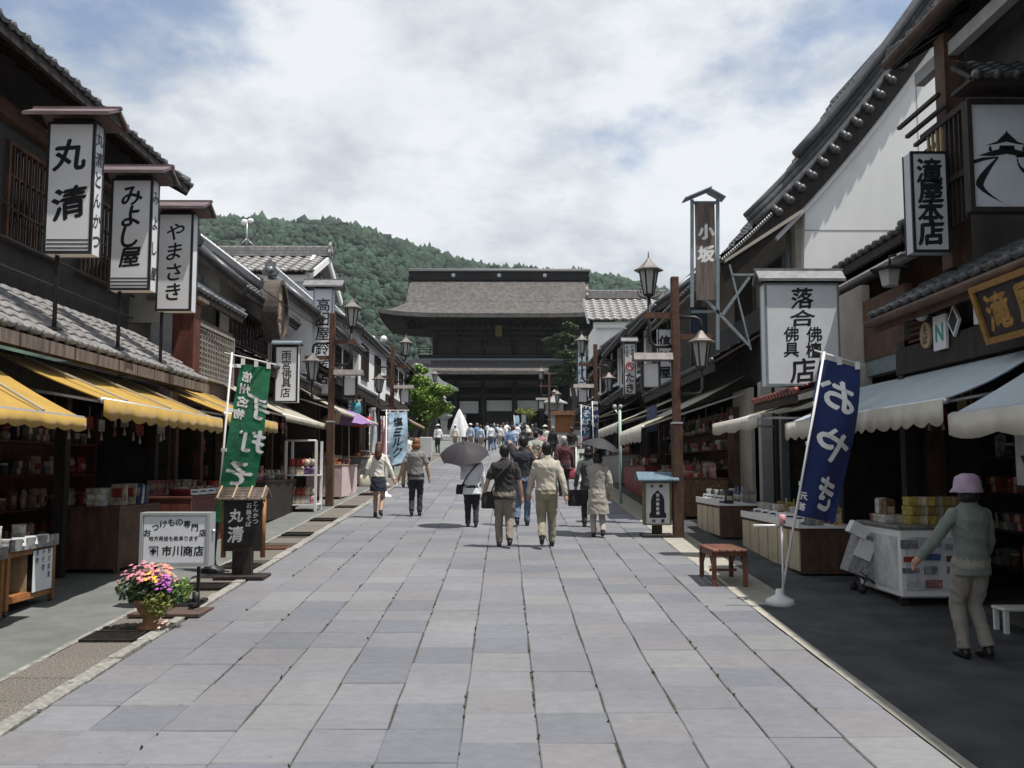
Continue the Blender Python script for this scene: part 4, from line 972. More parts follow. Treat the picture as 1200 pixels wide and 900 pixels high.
# tall steel-framed wooden board
TB = root('tower_sign', 'weathered wooden board in a tall blue steel frame with pitched cap', 'sign', at(826, 440, 17.3)); p0 = TB.location; S = 17.3 / 1100
def tp(px, py, dy=0): v = at(px, py, 17.3) - p0; return Vector((v.x, dy, v.z))
P = lambda nm, mb, m: part(nm, mb, m, TB, world=False)
P('board', MB().bb(tp(815, 300).x, tp(838, 300).x, -.04, .0, tp(826, 352).z, tp(826, 238).z), GWOOD)
for x in (811, 841):
    P('upright', MB().bar(tp(x, 234), tp(x, 360 if x < 820 else 410), .05, .06), STEELB)
for y in (237, 322, 335, 365): P('crossbar', MB().bar(tp(811, y, .03), tp(841, y, .03), .05, .05), STEELB)
P('cap', MB().bar(tp(801, 235, -.02), tp(832, 222, -.02), .35, .02).bar(tp(848, 234, -.02), tp(830, 224, -.02), .35, .02), STEELB)
P('stay', MB().bar(tp(815, 338), tp(878, 405), .05, .05).bar(tp(841, 338), tp(824, 352), .04, .04), STEELB)
P('stay', MB().bar(tp(878, 325), tp(846, 370), .05, .05), STEELB)
P('stay', MB().bar(tp(858, 322), tp(884, 322), .04, .04).bar(tp(855, 310), tp(880, 410), .03, .03), STEELB)
mb = MB(); letters(mb, [('小', tp(827, 272).x, tp(827, 272).z, .28), ('坂', tp(827, 298).x, tp(827, 298).z, .30)], (0, -.04, 0), (1, 0, 0), (0, 0, 1), 0, .004, .3, bold=.06); P('lettering', mb, INKW)
# round wooden drum sign
DS = root('drum_sign', 'large round wooden drum-shaped sign hanging out over the left shops', 'sign', at(322, 402, 20.5))
r_ = 75 / 2 * 20.5 / 1100; c0 = Vector((0, 0, r_))
rot = Matrix.Rotation(rad(93), 3, 'Z')
ring, face = MB(), MB()
def drum(mb, r0, r1, y0, y1, n=36):
    vs = []
    for k in range(n):
        t = 2 * math.pi * k / n
        for r, y in ((r0, y0), (r1, y0), (r1, y1), (r0, y1)): vs.append(rot @ Vector((r * math.cos(t), y, r * math.sin(t))) + c0)
    mb.add(vs, [(4 * k + a, 4 * k + (a + 1) % 4, 4 * ((k + 1) % n) + (a + 1) % 4, 4 * ((k + 1) % n) + a) for k in range(n) for a in range(4)], 0)
drum(ring, r_ * .86, r_, -.17, .17); part('rim', ring, mat('drum_wood', (.085, .068, .056), .8, .3, 9, .3), DS, world=False)
drum(face, .01, r_ * .86, -.1, .1); part('face', face, DWOOD, DS, world=False)
mb = MB(); letters(mb, [(c, 0, .42 - i * .42, .36) for i, c in enumerate('御数珠')], c0 + rot @ Vector((0, -.1, 0)), rot @ Vector((1, 0, 0)), (0, 0, 1), 0, .005, .3, bold=.05); part('lettering', mb, PWOOD, DS, world=False)
part('bracket', MB().bar((-.5, .1, .1), (-.1, 0, .2), .04, .04).bar((-.7, .1, 1.1), (-.1, 0, 1.1), .04, .04), STEELD, DS, world=False)

# ================================================================== STREET LAMPS
def make_lamp_post():
    """street side = local +X"""
    r = root('lamp_post', 'x', 'lamp post'); P = lambda nm, mb, m, par=r: part(nm, mb, m, par, world=False)
    P('pole', MB().bb(-.065, .065, -.065, .065, -.1, 4.42, bev=.012), STEEL)
    P('pole_base', MB().bb(-.085, .085, -.085, .085, -.1, 1.9, bev=.01), BWOOD)
    P('band', MB().bb(-.09, .09, -.09, .09, 1.9, 1.93), ALU)
    P('arm', MB().bb(.066, .55, -.035, .035, 3.70, 3.80), STEEL)
    P('arm', MB().bb(-.62, -.066, -.035, .035, 3.34, 3.43), STEEL)
    P('stem', MB().tube([(.44, 0, 4.12), (.44, 0, 3.4), (.42, 0, 3.28), (.34, 0, 3.22), (.066, 0, 3.22)], .032, 8), STEELD)
    P('stem', MB().tube([(-.066, 0, 3.72), (-.34, 0, 3.72), (-.42, 0, 3.68), (-.44, 0, 3.6), (-.44, 0, 3.44)], .03, 8), STEELD)
    P('stem', MB().tube([(-.44, 0, 2.88), (-.44, 0, 2.5), (-.4, 0, 2.42), (-.066, 0, 2.40)], .025, 8), STEELD)
    for x, z in ((.44, 4.12), (-.44, 2.88)):
        L = P('lantern', MB().loft([(x, 0, z, .085, .085), (x, 0, z + .40, .155, .155)], 6, smooth=False), LGLASS)
        f = MB()
        for k in range(6):
            t = k / 6 * 6.2832; c, s = math.cos(t), math.sin(t); f.bar((x + .088 * c, .088 * s, z), (x + .160 * c, .160 * s, z + .40), .022, .022)
        f.loft([(x, 0, z - .05, .05, .05), (x, 0, z - .01, .10, .10), (x, 0, z, .10, .10)], 6, smooth=False); P('lantern_frame', f, STEELD, L)
        rf = MB().loft([(x, 0, z + .40, .25, .25), (x, 0, z + .42, .255, .255), (x, 0, z + .47, .16, .16), (x, 0, z + .55, .075, .075), (x, 0, z + .63, .018, .018), (x, 0, z + .74, .006, .006)], 6, smooth=False); P('lantern_roof', rf, COPPER, L)
    sc = MB()
    for s in (-1, 1): sc.tube([(.44 + s * .05, 0, 4.05), (.44 + s * .16, 0, 4.08), (.44 + s * .20, 0, 4.16), (.44 + s * .15, 0, 4.20), (.44 + s * .13, 0, 4.14)], .01, 5)
    P('scrollwork', sc, STEELD)
    P('sign_box', MB().bb(.30, .56, -.06, .06, 2.52, 2.92, bev=.01), SIGNP)
    P('sign_box_frame', MB().bb(.27, .30, -.08, .08, 2.46, 2.96).bb(.56, .59, -.08, .08, 2.46, 2.96).bb(.27, .59, -.08, .08, 2.44, 2.46), STEELD)
    P('sign_box_roof', MB().prism([(.066, -.16, 2.98), (.066, .16, 2.98), (.066, .10, 3.10), (.066, -.10, 3.10)], (.66, 0, 0)), COPPER)
    return r
lp = make_lamp_post(); index_kids()
posts = [(gp(386, 593), 1, 'brown lamp post with two lanterns beside the knick-knack shop'), (gp(795, 630), -1, 'brown lamp post with two lanterns beside the bell-shaped lantern stand'),
         (Vector((-3.8, 31.5, g(31.5))), 1, 'brown lamp post with two lanterns by the pale blue milk banner'), (Vector((2.95, 30.5, g(30.5))), -1, 'dark red lamp post with two lanterns beside the slim pale blue sign'),
         (Vector((-4.5, 54, g(54))), 1, 'brown lamp post standing against the bright green tree'), (Vector((2.4, 51, g(51))), -1, 'thin dark lamp post by the stone lantern before the gate')]
for i, (p, s, l) in enumerate(posts):
    if i == 0: lp.location = p; lp['label'] = l; lp['group'] = 'brown street lamps'
    else: copy_tree(lp, None, p, 0 if s > 0 else math.pi, l, 'brown street lamps')
gl = root('globe_street_lamp', 'slim street lamp with two white globes behind the milk banner', 'street lamp', (X(441, 46), 46, g(46)))
part('pole', MB().tube([(0, 0, 0), (0, 0, 5.5)], .05, 8).tube([(-.28, 0, 5.75), (-.2, 0, 5.5), (0, 0, 5.4), (.2, 0, 5.5), (.28, 0, 5.75)], .03, 6), STEELD, gl, world=False)
for s in (-1, 1): part('globe', MB().ell((s * .28, 0, 5.9), .17), PVCW, gl, world=False)
mp_ = root('banner_mast', 'pale green mast with two bare bulbs among the right shops', 'mast', (X(727, 22), 22, g(22)))
part('pole', MB().tube([(0, 0, -.05), (0, 0, 2.2)], .035, 8), mat('mast_green', (.38, .52, .45), .5, .1, 6), mp_, world=False)
for x in (-.12, .02): part('bulb', MB().ell((x, 0, 2.27), .05), LGLASS, mp_, world=False)
part('arm', MB().tube([(0, 0, 2.05), (-.12, 0, 2.2)], .015, 6), ALU, mp_, world=False)

# ================================================================== BANNERS
def banner(label, base, top, quad, d, clothm, texts, inkm, mirror=False, group=None, ring=True, hang=True, wave=.05, thick=None):
    """feather banner: base ground point, top of pole; quad = TL, TR, BL, BR as sight lines taken to distance d"""
    b = root('banner', label, 'banner', base, 0, group); TL, TR, BL, BR = [at(px, py, d) for px, py in quad]
    W_ = (TR - TL).length; H_ = (TL - BL).length
    def fn(u, v):
        p = (TL * (1 - u) + TR * u) * (1 - v) + (BL * (1 - u) + BR * u) * v
        bow = .05 * math.sin(math.pi * v) * u
        return p + Vector((bow, wave * (math.sin(u * 5.5 + v * 3) * (.4 + .6 * v) + .6 * math.sin(v * 6.5 + 1 + u * 2)), 0))
    nu, nv = 16, 36; mb = MB()
    vs = [fn(i / nu, j / nv) for j in range(nv + 1) for i in range(nu + 1)]
    mb.add(vs, [(j * (nu + 1) + i, j * (nu + 1) + i + 1, (j + 1) * (nu + 1) + i + 1, (j + 1) * (nu + 1) + i) for j in range(nv) for i in range(nu)], 0, True)
    part('cloth', mb, clothm, b)
    mb = MB(); tmp = MB(); letters(tmp, texts, (0, 0, 0), (1, 0, 0), (0, 0, 1), 0, .0, .5, mirror=mirror, bold=.035)
    # texts use u across and v down in metres of the cloth; wrapped onto the waving cloth
    mb.add([fn(x / W_, -z / H_) + Vector((0, -.006 - abs(y) * 2, 0)) for x, y, z in tmp.v], tmp.f)
    if tmp.v: part('lettering', mb, inkm, b)
    base, top = Vector(base), Vector(top)
    part('pole', MB().tube([base + (top - base) * .0, top], [.016, .013], 8), PVCW, b)
    if thick: part('pole_sleeve', MB().tube([base, base + (top - base) * .3], .026, 8), STEELD, b)
    part('foot', MB().loft([(base.x, base.y, base.z - .02, .16, .16), (base.x, base.y, base.z + .05, .15, .15), (base.x, base.y, base.z + .10, .05, .05), (base.x, base.y, base.z + .16, .04, .04)], 12), STEELD if thick else PVCW, b)
    if hang:
        part('top_arm', MB().tube([top - (TR - TL) * .25 + Vector((0, 0, -.02)), TR + (TR - TL) * .12 + Vector((0, 0, .05))], .009, 6), PVCW, b)
        for v in (.02, .3, .55, .8):
            q = fn(0, v); t = (q.z - base.z) / (top.z - base.z); pp = base + (top - base) * t
            part('loop', MB().bar(pp + Vector((-.025, -.008, 0)), q + Vector((.015, -.008, 0)), .012, .045), PVCW, b)
        for u in (.08, .5, .92): q = fn(u, 0); part('loop', MB().bar(q + Vector((0, -.005, -.02)), q + Vector((0, -.005, .065)), .05, .012, up=(0, 1, 0)), PVCW, b)
    return b
GREEN = cloth('banner_green', (.012, .155, .07)); NAVY = cloth('banner_navy', (.012, .026, .115)); SKYB = cloth('banner_sky', (.33, .55, .75), col2=(.62, .75, .84))
d = 12.2; k = d / 1100
sk = lambda s, k: (s[0] * k, s[1] * k) if hasattr(s, '__len__') else s * k
gt = [(c, (px - 281) * k * 1.02, -(py - 426) * k, s * k) for c, px, py, s in (('信', 291, 441, 12), ('州', 291, 456, 12), ('名', 290, 471, 12), ('物', 289, 486, 12), ('手', 307, 476, 26), ('打', 307, 517, 26), ('そ', 300, 556, 27))]
def sl(lst, x0, y0, shear): return [(c, x, z, s) for c, x, z, s in lst]
banner('dark green banner with white mirrored noodle lettering on a leaning white pole', gp(249, 671), at(272, 413, 12.15), ((281, 425), (318, 431), (250, 612), (287, 612)), 12.2, GREEN, gt, INKW, mirror=True, thick=True)
d = 10.2; k = d / 1100
nt = [(c, (px - 962) * k, -(py - 420) * k, sk(s, k)) for c, px, py, s in (('お', 986, 460, (33, 36)), ('や', 988, 520, (33, 38)), ('き', 991, 578, (22, 38)), ('元', 967, 585, 9), ('祖', 967, 597, 9))]
banner('navy blue banner with white mirrored hiragana on a leaning pole in the shade', gp(914, 708), at(966, 412, 10.1), ((962, 418), (1008, 432), (932, 604), (980, 613)), 10.18, NAVY, nt, INKW, mirror=True)
ra = root('banner_ring', 'white wire arm with a pink tin fixed to the navy banner pole', 'bracket', at(905, 616, 10.0)); part('arm', MB().tube([(-.2, 0, .0), (.12, 0, 0)], .014, 6).tube([(.1, 0, -.7), (.1, 0, .1)], .012, 6), PVCW, ra, world=False); part('tin', MB().tube([(.1, -.02, .02), (.1, -.02, .12)], .035, 10), mat('tin_pink', (.6, .3, .32), .5), ra, world=False)
k = 25 / 1100
banner('pale blue milk banner with black brush lettering beside the couple', gp(452, 583), at(453, 480, 25), ((455, 483), (477, 483), (455, 547), (474, 541)), 25, SKYB, [(c, 11 * k, -(y - 483) * k, 11 * k) for c, y in (('塩', 495), ('ミ', 508), ('ル', 520), ('ク', 532))], INK, wave=.07)
banner('narrow pink banner half hidden by the pale blue milk banner', Vector((X(450, 28), 28, g(28))), at(450, 488, 28), ((446, 490), (454, 490), (446, 540), (453, 540)), 28, cloth('pink', (.62, .32, .38)), [], INK)
banner('small bright blue summer banner under the cream awning', Vector((X(409, 27), 27, g(27))), at(409, 468, 27), ((410, 471), (422, 471), (411, 486), (421, 486)), 27, cloth('aqua', (.12, .42, .58)), [], INK)
banner('white and blue narrow banner beside the hanging lanterns', Vector((X(433, 30), 30, g(30))), at(433, 478, 30), ((434, 480), (440, 480), (434, 530), (440, 530)), 30, cloth('whiteblue', (.55, .62, .70)), [], INK)
banner('dark blue banner with white strokes by the second right lamp post', Vector((X(681, 29), 29, g(29))), at(681, 474, 29), ((682, 477), (692, 479), (680, 512), (690, 512)), 29, cloth('deepblue', (.03, .09, .17)), [(c, .13, -.18 - i * .26, .2) for i, c in enumerate('そばや')], INKW)
banner('thin navy banner with white strokes hugging the dark red lamp post', Vector((X(697, 28.6), 28.6, g(28.6))), at(694, 470, 28.6), ((695, 473), (700, 473), (695, 520), (699, 520)), 28.6, NAVY, [(c, .07, -.15 - i * .25, .12) for i, c in enumerate('おやき')], INKW)
banner('white and lime upright notice banner beside the dark clothed pair', Vector((X(675, 22), 22, g(22))), at(675, 524, 22), ((676, 526), (686, 526), (676, 556), (686, 556)), 22, cloth('limewhite', (.60, .68, .58)), [('営', .1, -.15, .12), ('業', .1, -.32, .12), ('中', .1, -.49, .12)], INK, hang=False)
banner('blue-white notice banner standing before the gate steps', Vector((X(605, 72), 72, g(72))), at(602, 486, 72), ((602, 487), (608, 487), (602, 505), (608, 505)), 72, cloth('paleblue', (.38, .52, .62)), [], INK, hang=False)

# ================================================================== STREET FURNITURE
b0 = gp(235, 714)
ST = root('lightbox_stand', 'white lightbox sign on wheeled stand advertising pickles beside the flowers', 'sign', b0)
P = lambda nm, mb, m: part(nm, mb, m, ST, world=False)
k = b0.y / 1100; q = lambda px, py: Vector(((px - 235) * k, 0, (714 - py) * k))
x0, x1, z0, z1 = q(166, 0).x, q(240, 0).x, q(0, 662).z, q(0, 607).z
P('light_box', MB().bb(x0, x1, .0, .16, z0, z1, bev=.01), SIGNW)
f = MB(); w = .03
for a in ((x0 - w, x1 + w, z1, z1 + w), (x0 - w, x1 + w, z0 - w, z0), (x0 - w, x0, z0, z1), (x1, x1 + w, z0, z1)): f.bb(a[0], a[1], -.015, .18, a[2], a[3])
P('frame', f, mat('frame_grey', (.40, .42, .42), .5, .06, 6, 0, .3))
P('knob', MB().tube([(x0 - .06, .08, (z0 + z1) / 2 + .05), (x0 - .03, .08, (z0 + z1) / 2 + .05)], .025, 8), ALU); P('knob', MB().tube([(x1 + .06, .08, (z0 + z1) / 2 + .08), (x1 + .03, .08, (z0 + z1) / 2 + .08)], .025, 8), ALU)
mb = MB(); W_ = x1 - x0; H_ = z1 - z0; items = []
for i, c in enumerate('おつけもの専門店'):
    t = i / 7 - .5; items.append((c, x0 + W_ * (.5 + t * .86), z0 + H_ * (.86 - .9 * t * t), W_ * .105))
for i, c in enumerate('地方発送も致承ります'): items.append((c, x0 + W_ * (.13 + i * .078), z0 + H_ * .52, W_ * .07))
for i, c in enumerate('市川商店'): items.append((c, x0 + W_ * (.38 + i * .165), z0 + H_ * .26, W_ * .15))
letters(mb, items, (0, 0, 0), (1, 0, 0), (0, 0, 1), 0, .004, .1, bold=.03)
cx, cz, s = x0 + W_ * .17, z0 + H_ * .26, W_ * .07
mb.bb(cx - s * .25, cx + s * .25, -.004, -.001, cz - s * .75, cz + s * .55).bb(cx - s * .7, cx - s * .252, -.004, -.001, cz - s * .25, cz + s * .2).bb(cx + s * .252, cx + s * .7, -.004, -.001, cz - s * .25, cz + s * .2).bb(cx - s, cx + s * 1.1, -.004, -.001, cz + s * .85, cz + s).bb(cx + s * .95, cx + s * 1.1, -.004, -.001, cz - s, cz + s * .848)
P('lettering', mb, INK)
for x in (x0 + .12, x1 - .1): P('leg', MB().bb(x - .015, x + .015, .06, .09, .06, z0 - w), STEELD)
P('base_frame', MB().bb(x0 + .1, x1 - .06, .02, .14, .06, .09).bb(x1 - .12, x1 - .06, -.18, .3, .05, .08).bb(x0 + .1, x0 + .16, -.18, .3, .05, .08), STEELD)
P('weight', MB().tube([(x1 - .09, -.02, .02), (x1 - .09, -.02, .18)], .04, 10), STEELD)
for x in (x0 + .13, x1 - .09):
    for y in (-.15, .27): P('wheel', MB().tube([(x - .015, y, .03), (x + .015, y, .03)], .03, 12), STEELD)
mt = gp(200, 722); solo('ground_mat', MB().bb(mt.x - .38, mt.x + .33, mt.y - .15, mt.y + .35, g(mt.y) + .012, g(mt.y + .35) + .022), mat('mat_brown', (.10, .065, .055), .9, .3, 20, .3), 'brown rubber mat under the white lightbox stand', 'mat')
# black noren board of the cutlet shop
b0 = gp(284, 678); NB = root('standing_board', 'black wooden standing board with white characters and a bamboo roof', 'sign', b0); P = lambda nm, mb, m: part(nm, mb, m, NB, world=False)
P('base', MB().bb(-.31, .31, -.2, .2, .0, .05, bev=.01), DWOOD); P('post', MB().bb(-.12, .12, -.05, .05, .05, .4), DWOOD)
P('board', MB().bb(-.24, .24, -.035, .035, .34, .98), mat('lacquer_black', (.022, .018, .017), .45, .2, 8))
for x in (-.27, .22): P('side_post', MB().tube([(x + .025, 0, .26), (x + .025, 0, 1.0)], .032, 10), OWOOD)
for k in range(8): P('roof_slat', MB().tube([(-.31, -.19 + k * .025, .985 + k * .018), (.31, -.19 + k * .025, .985 + k * .018)], .013, 7), GWOOD)
P('roof_back', MB().prism([(-.3, 0, 1.13), (-.3, .19, 1.0), (-.3, .19, .98), (-.3, 0, 1.11)], (.6, 0, 0)), GWOOD)
for x in (-.28, -.09, .1, .27): P('roof_batten', MB().bar((x, -.2, 1.0), (x, 0, 1.145), .02, .015), PWOOD)
mb = MB(); letters(mb, [('丸', -.09, .78, .17), ('清', -.09, .55, .19)] + [(c, .155, .93 - i * .075, .062) for i, c in enumerate('とんかつ')] + [(c, .07, .90 - i * .075, .062) for i, c in enumerate('石挽そば')], (0, -.035, 0), (1, 0, 0), (0, 0, 1), 0, .003, .4, bold=.03); P('lettering', mb, INKW)
# flower planter
b0 = gp(176, 737); FP = root('flower_planter', 'terracotta pedestal planter overflowing with pink, yellow and purple flowers', 'planter', b0); P = lambda nm, mb, m, kind=None: part(nm, mb, m, FP, kind, world=False)
P('pot', MB().loft([(0, 0, 0, .13, .13), (0, 0, .03, .125, .125), (0, 0, .05, .075, .075), (0, 0, .12, .065, .065), (0, 0, .16, .11, .11), (0, 0, .24, .15, .15), (0, 0, .265, .165, .165), (0, 0, .285, .16, .16), (0, 0, .27, .13, .13)], 20), TERRA)
def leafcloud(mb, c, r, n, size, seed, stem=0, flat=.0):
    rr = random.Random(seed); c = Vector(c)
    for _ in range(n):
        v = Vector((rr.gauss(0, 1), rr.gauss(0, 1), rr.gauss(0, 1))).normalized() * rr.random() ** .4
        p = c + Vector((v.x * r[0], v.y * r[1], v.z * r[2])); a = Vector((rr.gauss(0, 1), rr.gauss(0, 1), rr.gauss(0, 1) + flat)).normalized(); b = a.orthogonal().normalized() * size * rr.uniform(.6, 1.3)
        e = a.cross(b).normalized() * size * rr.uniform(.3, .6)
        mb.add([p - b, p + e, p + b, p - e], [(0, 1, 2, 3)])
    return mb
P('foliage', leafcloud(leafcloud(MB(), (-.05, 0, .38), (.28, .2, .16), 1100, .028, 1), (.18, -.02, .33), (.16, .16, .14), 500, .022, 2), LEAFD)
P('foliage', leafcloud(MB(), (.11, -.14, .25), (.14, .1, .13), 520, .022, 3), LEAFY)
P('foliage', leafcloud(MB(), (.28, .02, .36), (.1, .1, .12), 260, .022, 4), LEAFG)
def blossoms(c, r, n, rad_, m, seed):
    rr = random.Random(seed); mb = MB()
    for _ in range(n):
        t = rr.uniform(0, 6.28); q = rr.random() ** .5; p = Vector(c) + Vector((math.cos(t) * q * r[0], math.sin(t) * q * r[1], (1 - q * q) * r[2] + rr.uniform(-.03, .03)))
        nrm = (p - Vector(c) + Vector((0, -.1, .25))).normalized(); a = nrm.orthogonal().normalized(); b = nrm.cross(a); s = rad_ * rr.uniform(.7, 1.2)
        vs = [p + nrm * .006] + [p + (a * math.cos(i * .6283) + b * math.sin(i * .6283)) * s * (1 if i % 2 else .62) for i in range(10)]
        mb.add(vs, [(0, i + 1, (i + 1) % 10 + 1) for i in range(10)])
    P('blossoms', mb, m, 'stuff')
blossoms((-.1, -.02, .44), (.22, .18, .17), 90, .022, mat('petal_pink', (.72, .26, .33), .6, .2, 30), 1); blossoms((.04, .02, .47), (.2, .16, .14), 60, .022, mat('petal_coral', (.80, .30, .22), .6, .2, 30), 2)
blossoms((.02, -.1, .46), (.09, .07, .06), 26, .022, mat('petal_yellow', (.85, .50, .05), .6, .1, 30), 3); blossoms((.15, -.1, .37), (.09, .09, .12), 46, .02, mat('petal_purple', (.48, .12, .50), .6, .2, 30), 4)
blossoms((.16, -.16, .07), (.08, .06, .05), 18, .016, mat('petal_peach', (.75, .5, .38), .6, .2, 30), 5)
# bench
BN = root('bench', 'low slatted red-brown wooden bench at the edge of the shade', 'bench', (2.66, 11.6, g(11.6))); P = lambda nm, mb, m: part(nm, mb, m, BN, world=False)
BEN = mat('bench_wood', (.155, .062, .036), .6, .3, 9, .25, stretch=(1, .25, 1), rnd=.12)
for k in range(5): P('slat', MB().bb(-.215 + k * .088, -.215 + k * .088 + .078, -.43, .43, .395, .425, bev=.006), BEN)
for y in (-.33, .33): P('apron', MB().bb(-.21, .21, y - .02, y + .02, .34, .392), BEN)
for x in (-.185, .185): 
    P('side_rail', MB().bb(x - .018, x + .018, -.308, .308, .335, .39), BEN)
    for y in (-.355, .355): P('leg', MB().bb(x - .025, x + .025, y - .022, y + .022, -.02, .338), BEN)
    for s in (-1, 1): P('brace', MB().bar((x, s * .34, .16), (x, s * .16, .335), .025, .02), BEN)
P('stretcher', MB().bb(-.165, .165, -.015, .015, .13, .16), BEN)
# bell lantern stand
b0 = gp(770, 629); LS = root('lantern_stand', 'standing lantern box with blue metal roof and a black bell emblem', 'sign', b0); P = lambda nm, mb, m: part(nm, mb, m, LS, world=False)
OLV = mat('olive_wood', (.16, .155, .07), .7, .2, 9, .2)
P('base', MB().bb(-.27, .27, -.2, .2, 0, .05, bev=.01), DWOOD); P('post', MB().bb(-.08, .08, -.06, .06, .05, .2), DWOOD)
P('light_box', MB().bb(-.2, .2, -.11, .11, .22, .9), SIGNP)
f = MB()
for x in (-.225, .2): f.bb(x, x + .025, -.13, .13, .2, .93)
f.bb(-.2, .2, -.13, .13, .2, .22); f.bb(-.2, .2, -.13, .13, .9, .925); P('frame', f, OLV)
r = MB()
for s in (-1, 1): r.prism([(-.34, 0, 1.09), (-.34, s * .27, .96), (-.34, s * .27, .935), (-.34, 0, 1.06)], (.68, 0, 0))
P('roof', r, mat('roof_blue', (.13, .20, .25), .5, .2, 8, 0, .3))
be = MB(); pts = [(-.135, .32), (.135, .32), (.145, .37), (.115, .42), (.112, .62), (.085, .70), (.03, .75), (.0, .785), (-.03, .75), (-.085, .70), (-.112, .62), (-.115, .42), (-.145, .37)]
be.prism([(x, -.113, z) for x, z in pts], (0, .004, 0)); P('bell_emblem', be, INK)
mb = MB(); letters(mb, [(c, 0, .70 - i * .075, .055) for i, c in enumerate('信州蕎麦庵')], (0, -.114, 0), (1, 0, 0), (0, 0, 1), 0, .003, .2, bold=.03); P('lettering', mb, INKW)
mb = MB(); letters(mb, [('本', -.09, .85, .06), ('陣', .06, .85, .06), ('林', -.07, .27, .06), ('屋', .08, .27, .06)], (0, -.112, 0), (1, 0, 0), (0, 0, 1), 0, .003, .2, bold=.03); P('lettering', mb, INK)

# ================================================================== TEMPLE GATE
GX, GY = -.85, 128.0
GT = root('temple_gate', 'huge dark two-storey wooden temple gate with bark shingle roofs', 'gate', (GX, GY, g(110)))
gz0 = g(110)
TW = mat('temple_timber', (.013, .011, .010), .75, .35, 1.2, .2, stretch=(1, 1, .3)); TWL = mat('temple_timber_pale', (.028, .023, .021), .75, .3, 1.2, .2)
P = lambda nm, mb, m, par=GT, kind=None: part(nm, mb, m, par, kind)
P('podium', MB().bb(GX - 12.5, GX + 12.5, GY - 6, GY + 6, gz0 - .5, gz0 + 1.4), GRAN)
for k in range(7): P('step', MB().bb(GX - 6.5, GX + 6.5, GY - 6.0 - .38 * (7 - k), GY - 6.0 - .38 * (6 - k), gz0 - .3, gz0 + .2 * (k + 1) - .02), GRAN)
fl = gz0 + 1.4
def zat(py, d): return at(592, py, d).z
zl, zu = zat(441, 119.5), zat(372, 118.5)       # lower and upper eave undersides
zr0, zr1 = zat(328, 128), zat(316, 128)
cols_x = [-9.1, -5.7, -2.1, 2.1, 5.7, 9.1]
for x in cols_x:
    for y in (-3.9, 0, 3.9):
        P('column', MB().tube([(GX + x, GY + y, fl), (GX + x, GY + y, zl - .2)], .36, 14), TW)
        if y == -3.9: P('column_base', MB().tube([(GX + x, GY + y, fl), (GX + x, GY + y, fl + .18)], .5, 14), GRAN)
for z in (fl + 4.4, zl - 1.0): P('tie_beam', MB().bb(GX - 9.3, GX + 9.3, GY - 4.1, GY - 3.7, z, z + .45), TW)
P('rear_wall', MB().bb(GX - 9.1, GX - 2.1, GY + .1, GY + .3, fl, zl - .2), TW); P('rear_wall', MB().bb(GX + 2.1, GX + 9.1, GY + .1, GY + .3, fl, zl - .2), TW)
P('side_wall', MB().bb(GX - 9.2, GX - 9.0, GY - 3.7, GY + 3.7, fl, zl - .2), TW); P('side_wall', MB().bb(GX + 9.0, GX + 9.2, GY - 3.7, GY + 3.7, fl, zl - .2), TW)
P('rear_wall', MB().bb(GX - 2.1, GX + 2.1, GY + 4.0, GY + 4.2, fl + 4.6, zl - .2), TW)
HH = root('main_hall', 'dark main hall seen through the opening of the temple gate', 'temple', (GX, 175, g(120)))
part('hall_body', MB().bb(GX - 16, GX + 16, 170, 182, g(120), g(120) + 12), TW, HH)
part('hall_roof', MB().prism([(GX - 20, 164, g(120) + 9), (GX - 20, 186, g(120) + 9), (GX - 20, 175, g(120) + 14)], (40, 0, 0)), SHING, HH)
CLW = cloth('gate_curtain', (.40, .41, .42))
for x0, x1, z0, z1 in ((-8.6, -6.3, fl + 2.3, fl + 3.9), (-5.2, -2.7, fl + 2.3, fl + 3.9), (-1.6, 5.2, fl + 2.6, fl + 4.0), (6.2, 8.6, fl + 2.3, fl + 3.9)):
    P('white_panel', MB().bb(GX + x0, GX + x1, GY - 3.6, GY - 3.5, z0, z1), CLW)
P('panel_picture', MB().bb(GX - 8.0, GX - 7.0, GY - 3.64, GY - 3.605, fl + 2.6, fl + 3.6), INK)
for x in (-4.6, 3.3): P('paper_lantern', MB().loft([(GX + x, GY - 4.4, fl + .9, .2, .2), (GX + x, GY - 4.4, fl + 1.0, .32, .32), (GX + x, GY - 4.4, fl + 2.0, .32, .32), (GX + x, GY - 4.4, fl + 2.1, .2, .2)], 12), SIGNP)
# roofs: curved slopes lofted from ridge/wall line to eave, corners lifted
def hip_roof(name, zi, ze, wi, di, we, de, m, thick, lift, conc, par=GT):
    nx, nv = 28, 10; mb = MB()
    def fn(side, u, v):   # side 0 front,1 right,2 back,3 left ; u -1..1 along ; v 0 inner ..1 eave
        w = wi + (we - wi) * v; dd = di + (de - di) * v
        z = zi + (ze - zi) * (1 - (1 - v) ** conc) + lift * abs(u) ** 5 * v ** 3
        x, y = ((u * w, -dd), (w, u * dd), (-u * w, dd), (-w, -u * dd))[side]
        return Vector((GX + x, GY + y, z))
    for s in range(4):
        top = [fn(s, -1 + 2 * i / nx, j / nv) for j in range(nv + 1) for i in range(nx + 1)]; k = nx + 1
        edge = [fn(s, -1 + 2 * i / nx, 1) - Vector((0, 0, thick)) for i in range(nx + 1)]
        inner = [fn(s, -1 + 2 * i / nx, .35) - Vector((0, 0, thick + .4)) for i in range(nx + 1)]
        fs = [(j * k + i, j * k + i + 1, (j + 1) * k + i + 1, (j + 1) * k + i) for j in range(nv) for i in range(nx)]
        mb.add(top, fs, 0, True); o = [top[nv * k + i] for i in range(k)]
        mb.add(o + edge, [(i, i + 1, k + i + 1, k + i) for i in range(nx)], 0); mb.add(edge + inner, [(i, i + 1, k + i + 1, k + i) for i in range(nx)], 1)
    return part(name, mb, [m, TW], par)
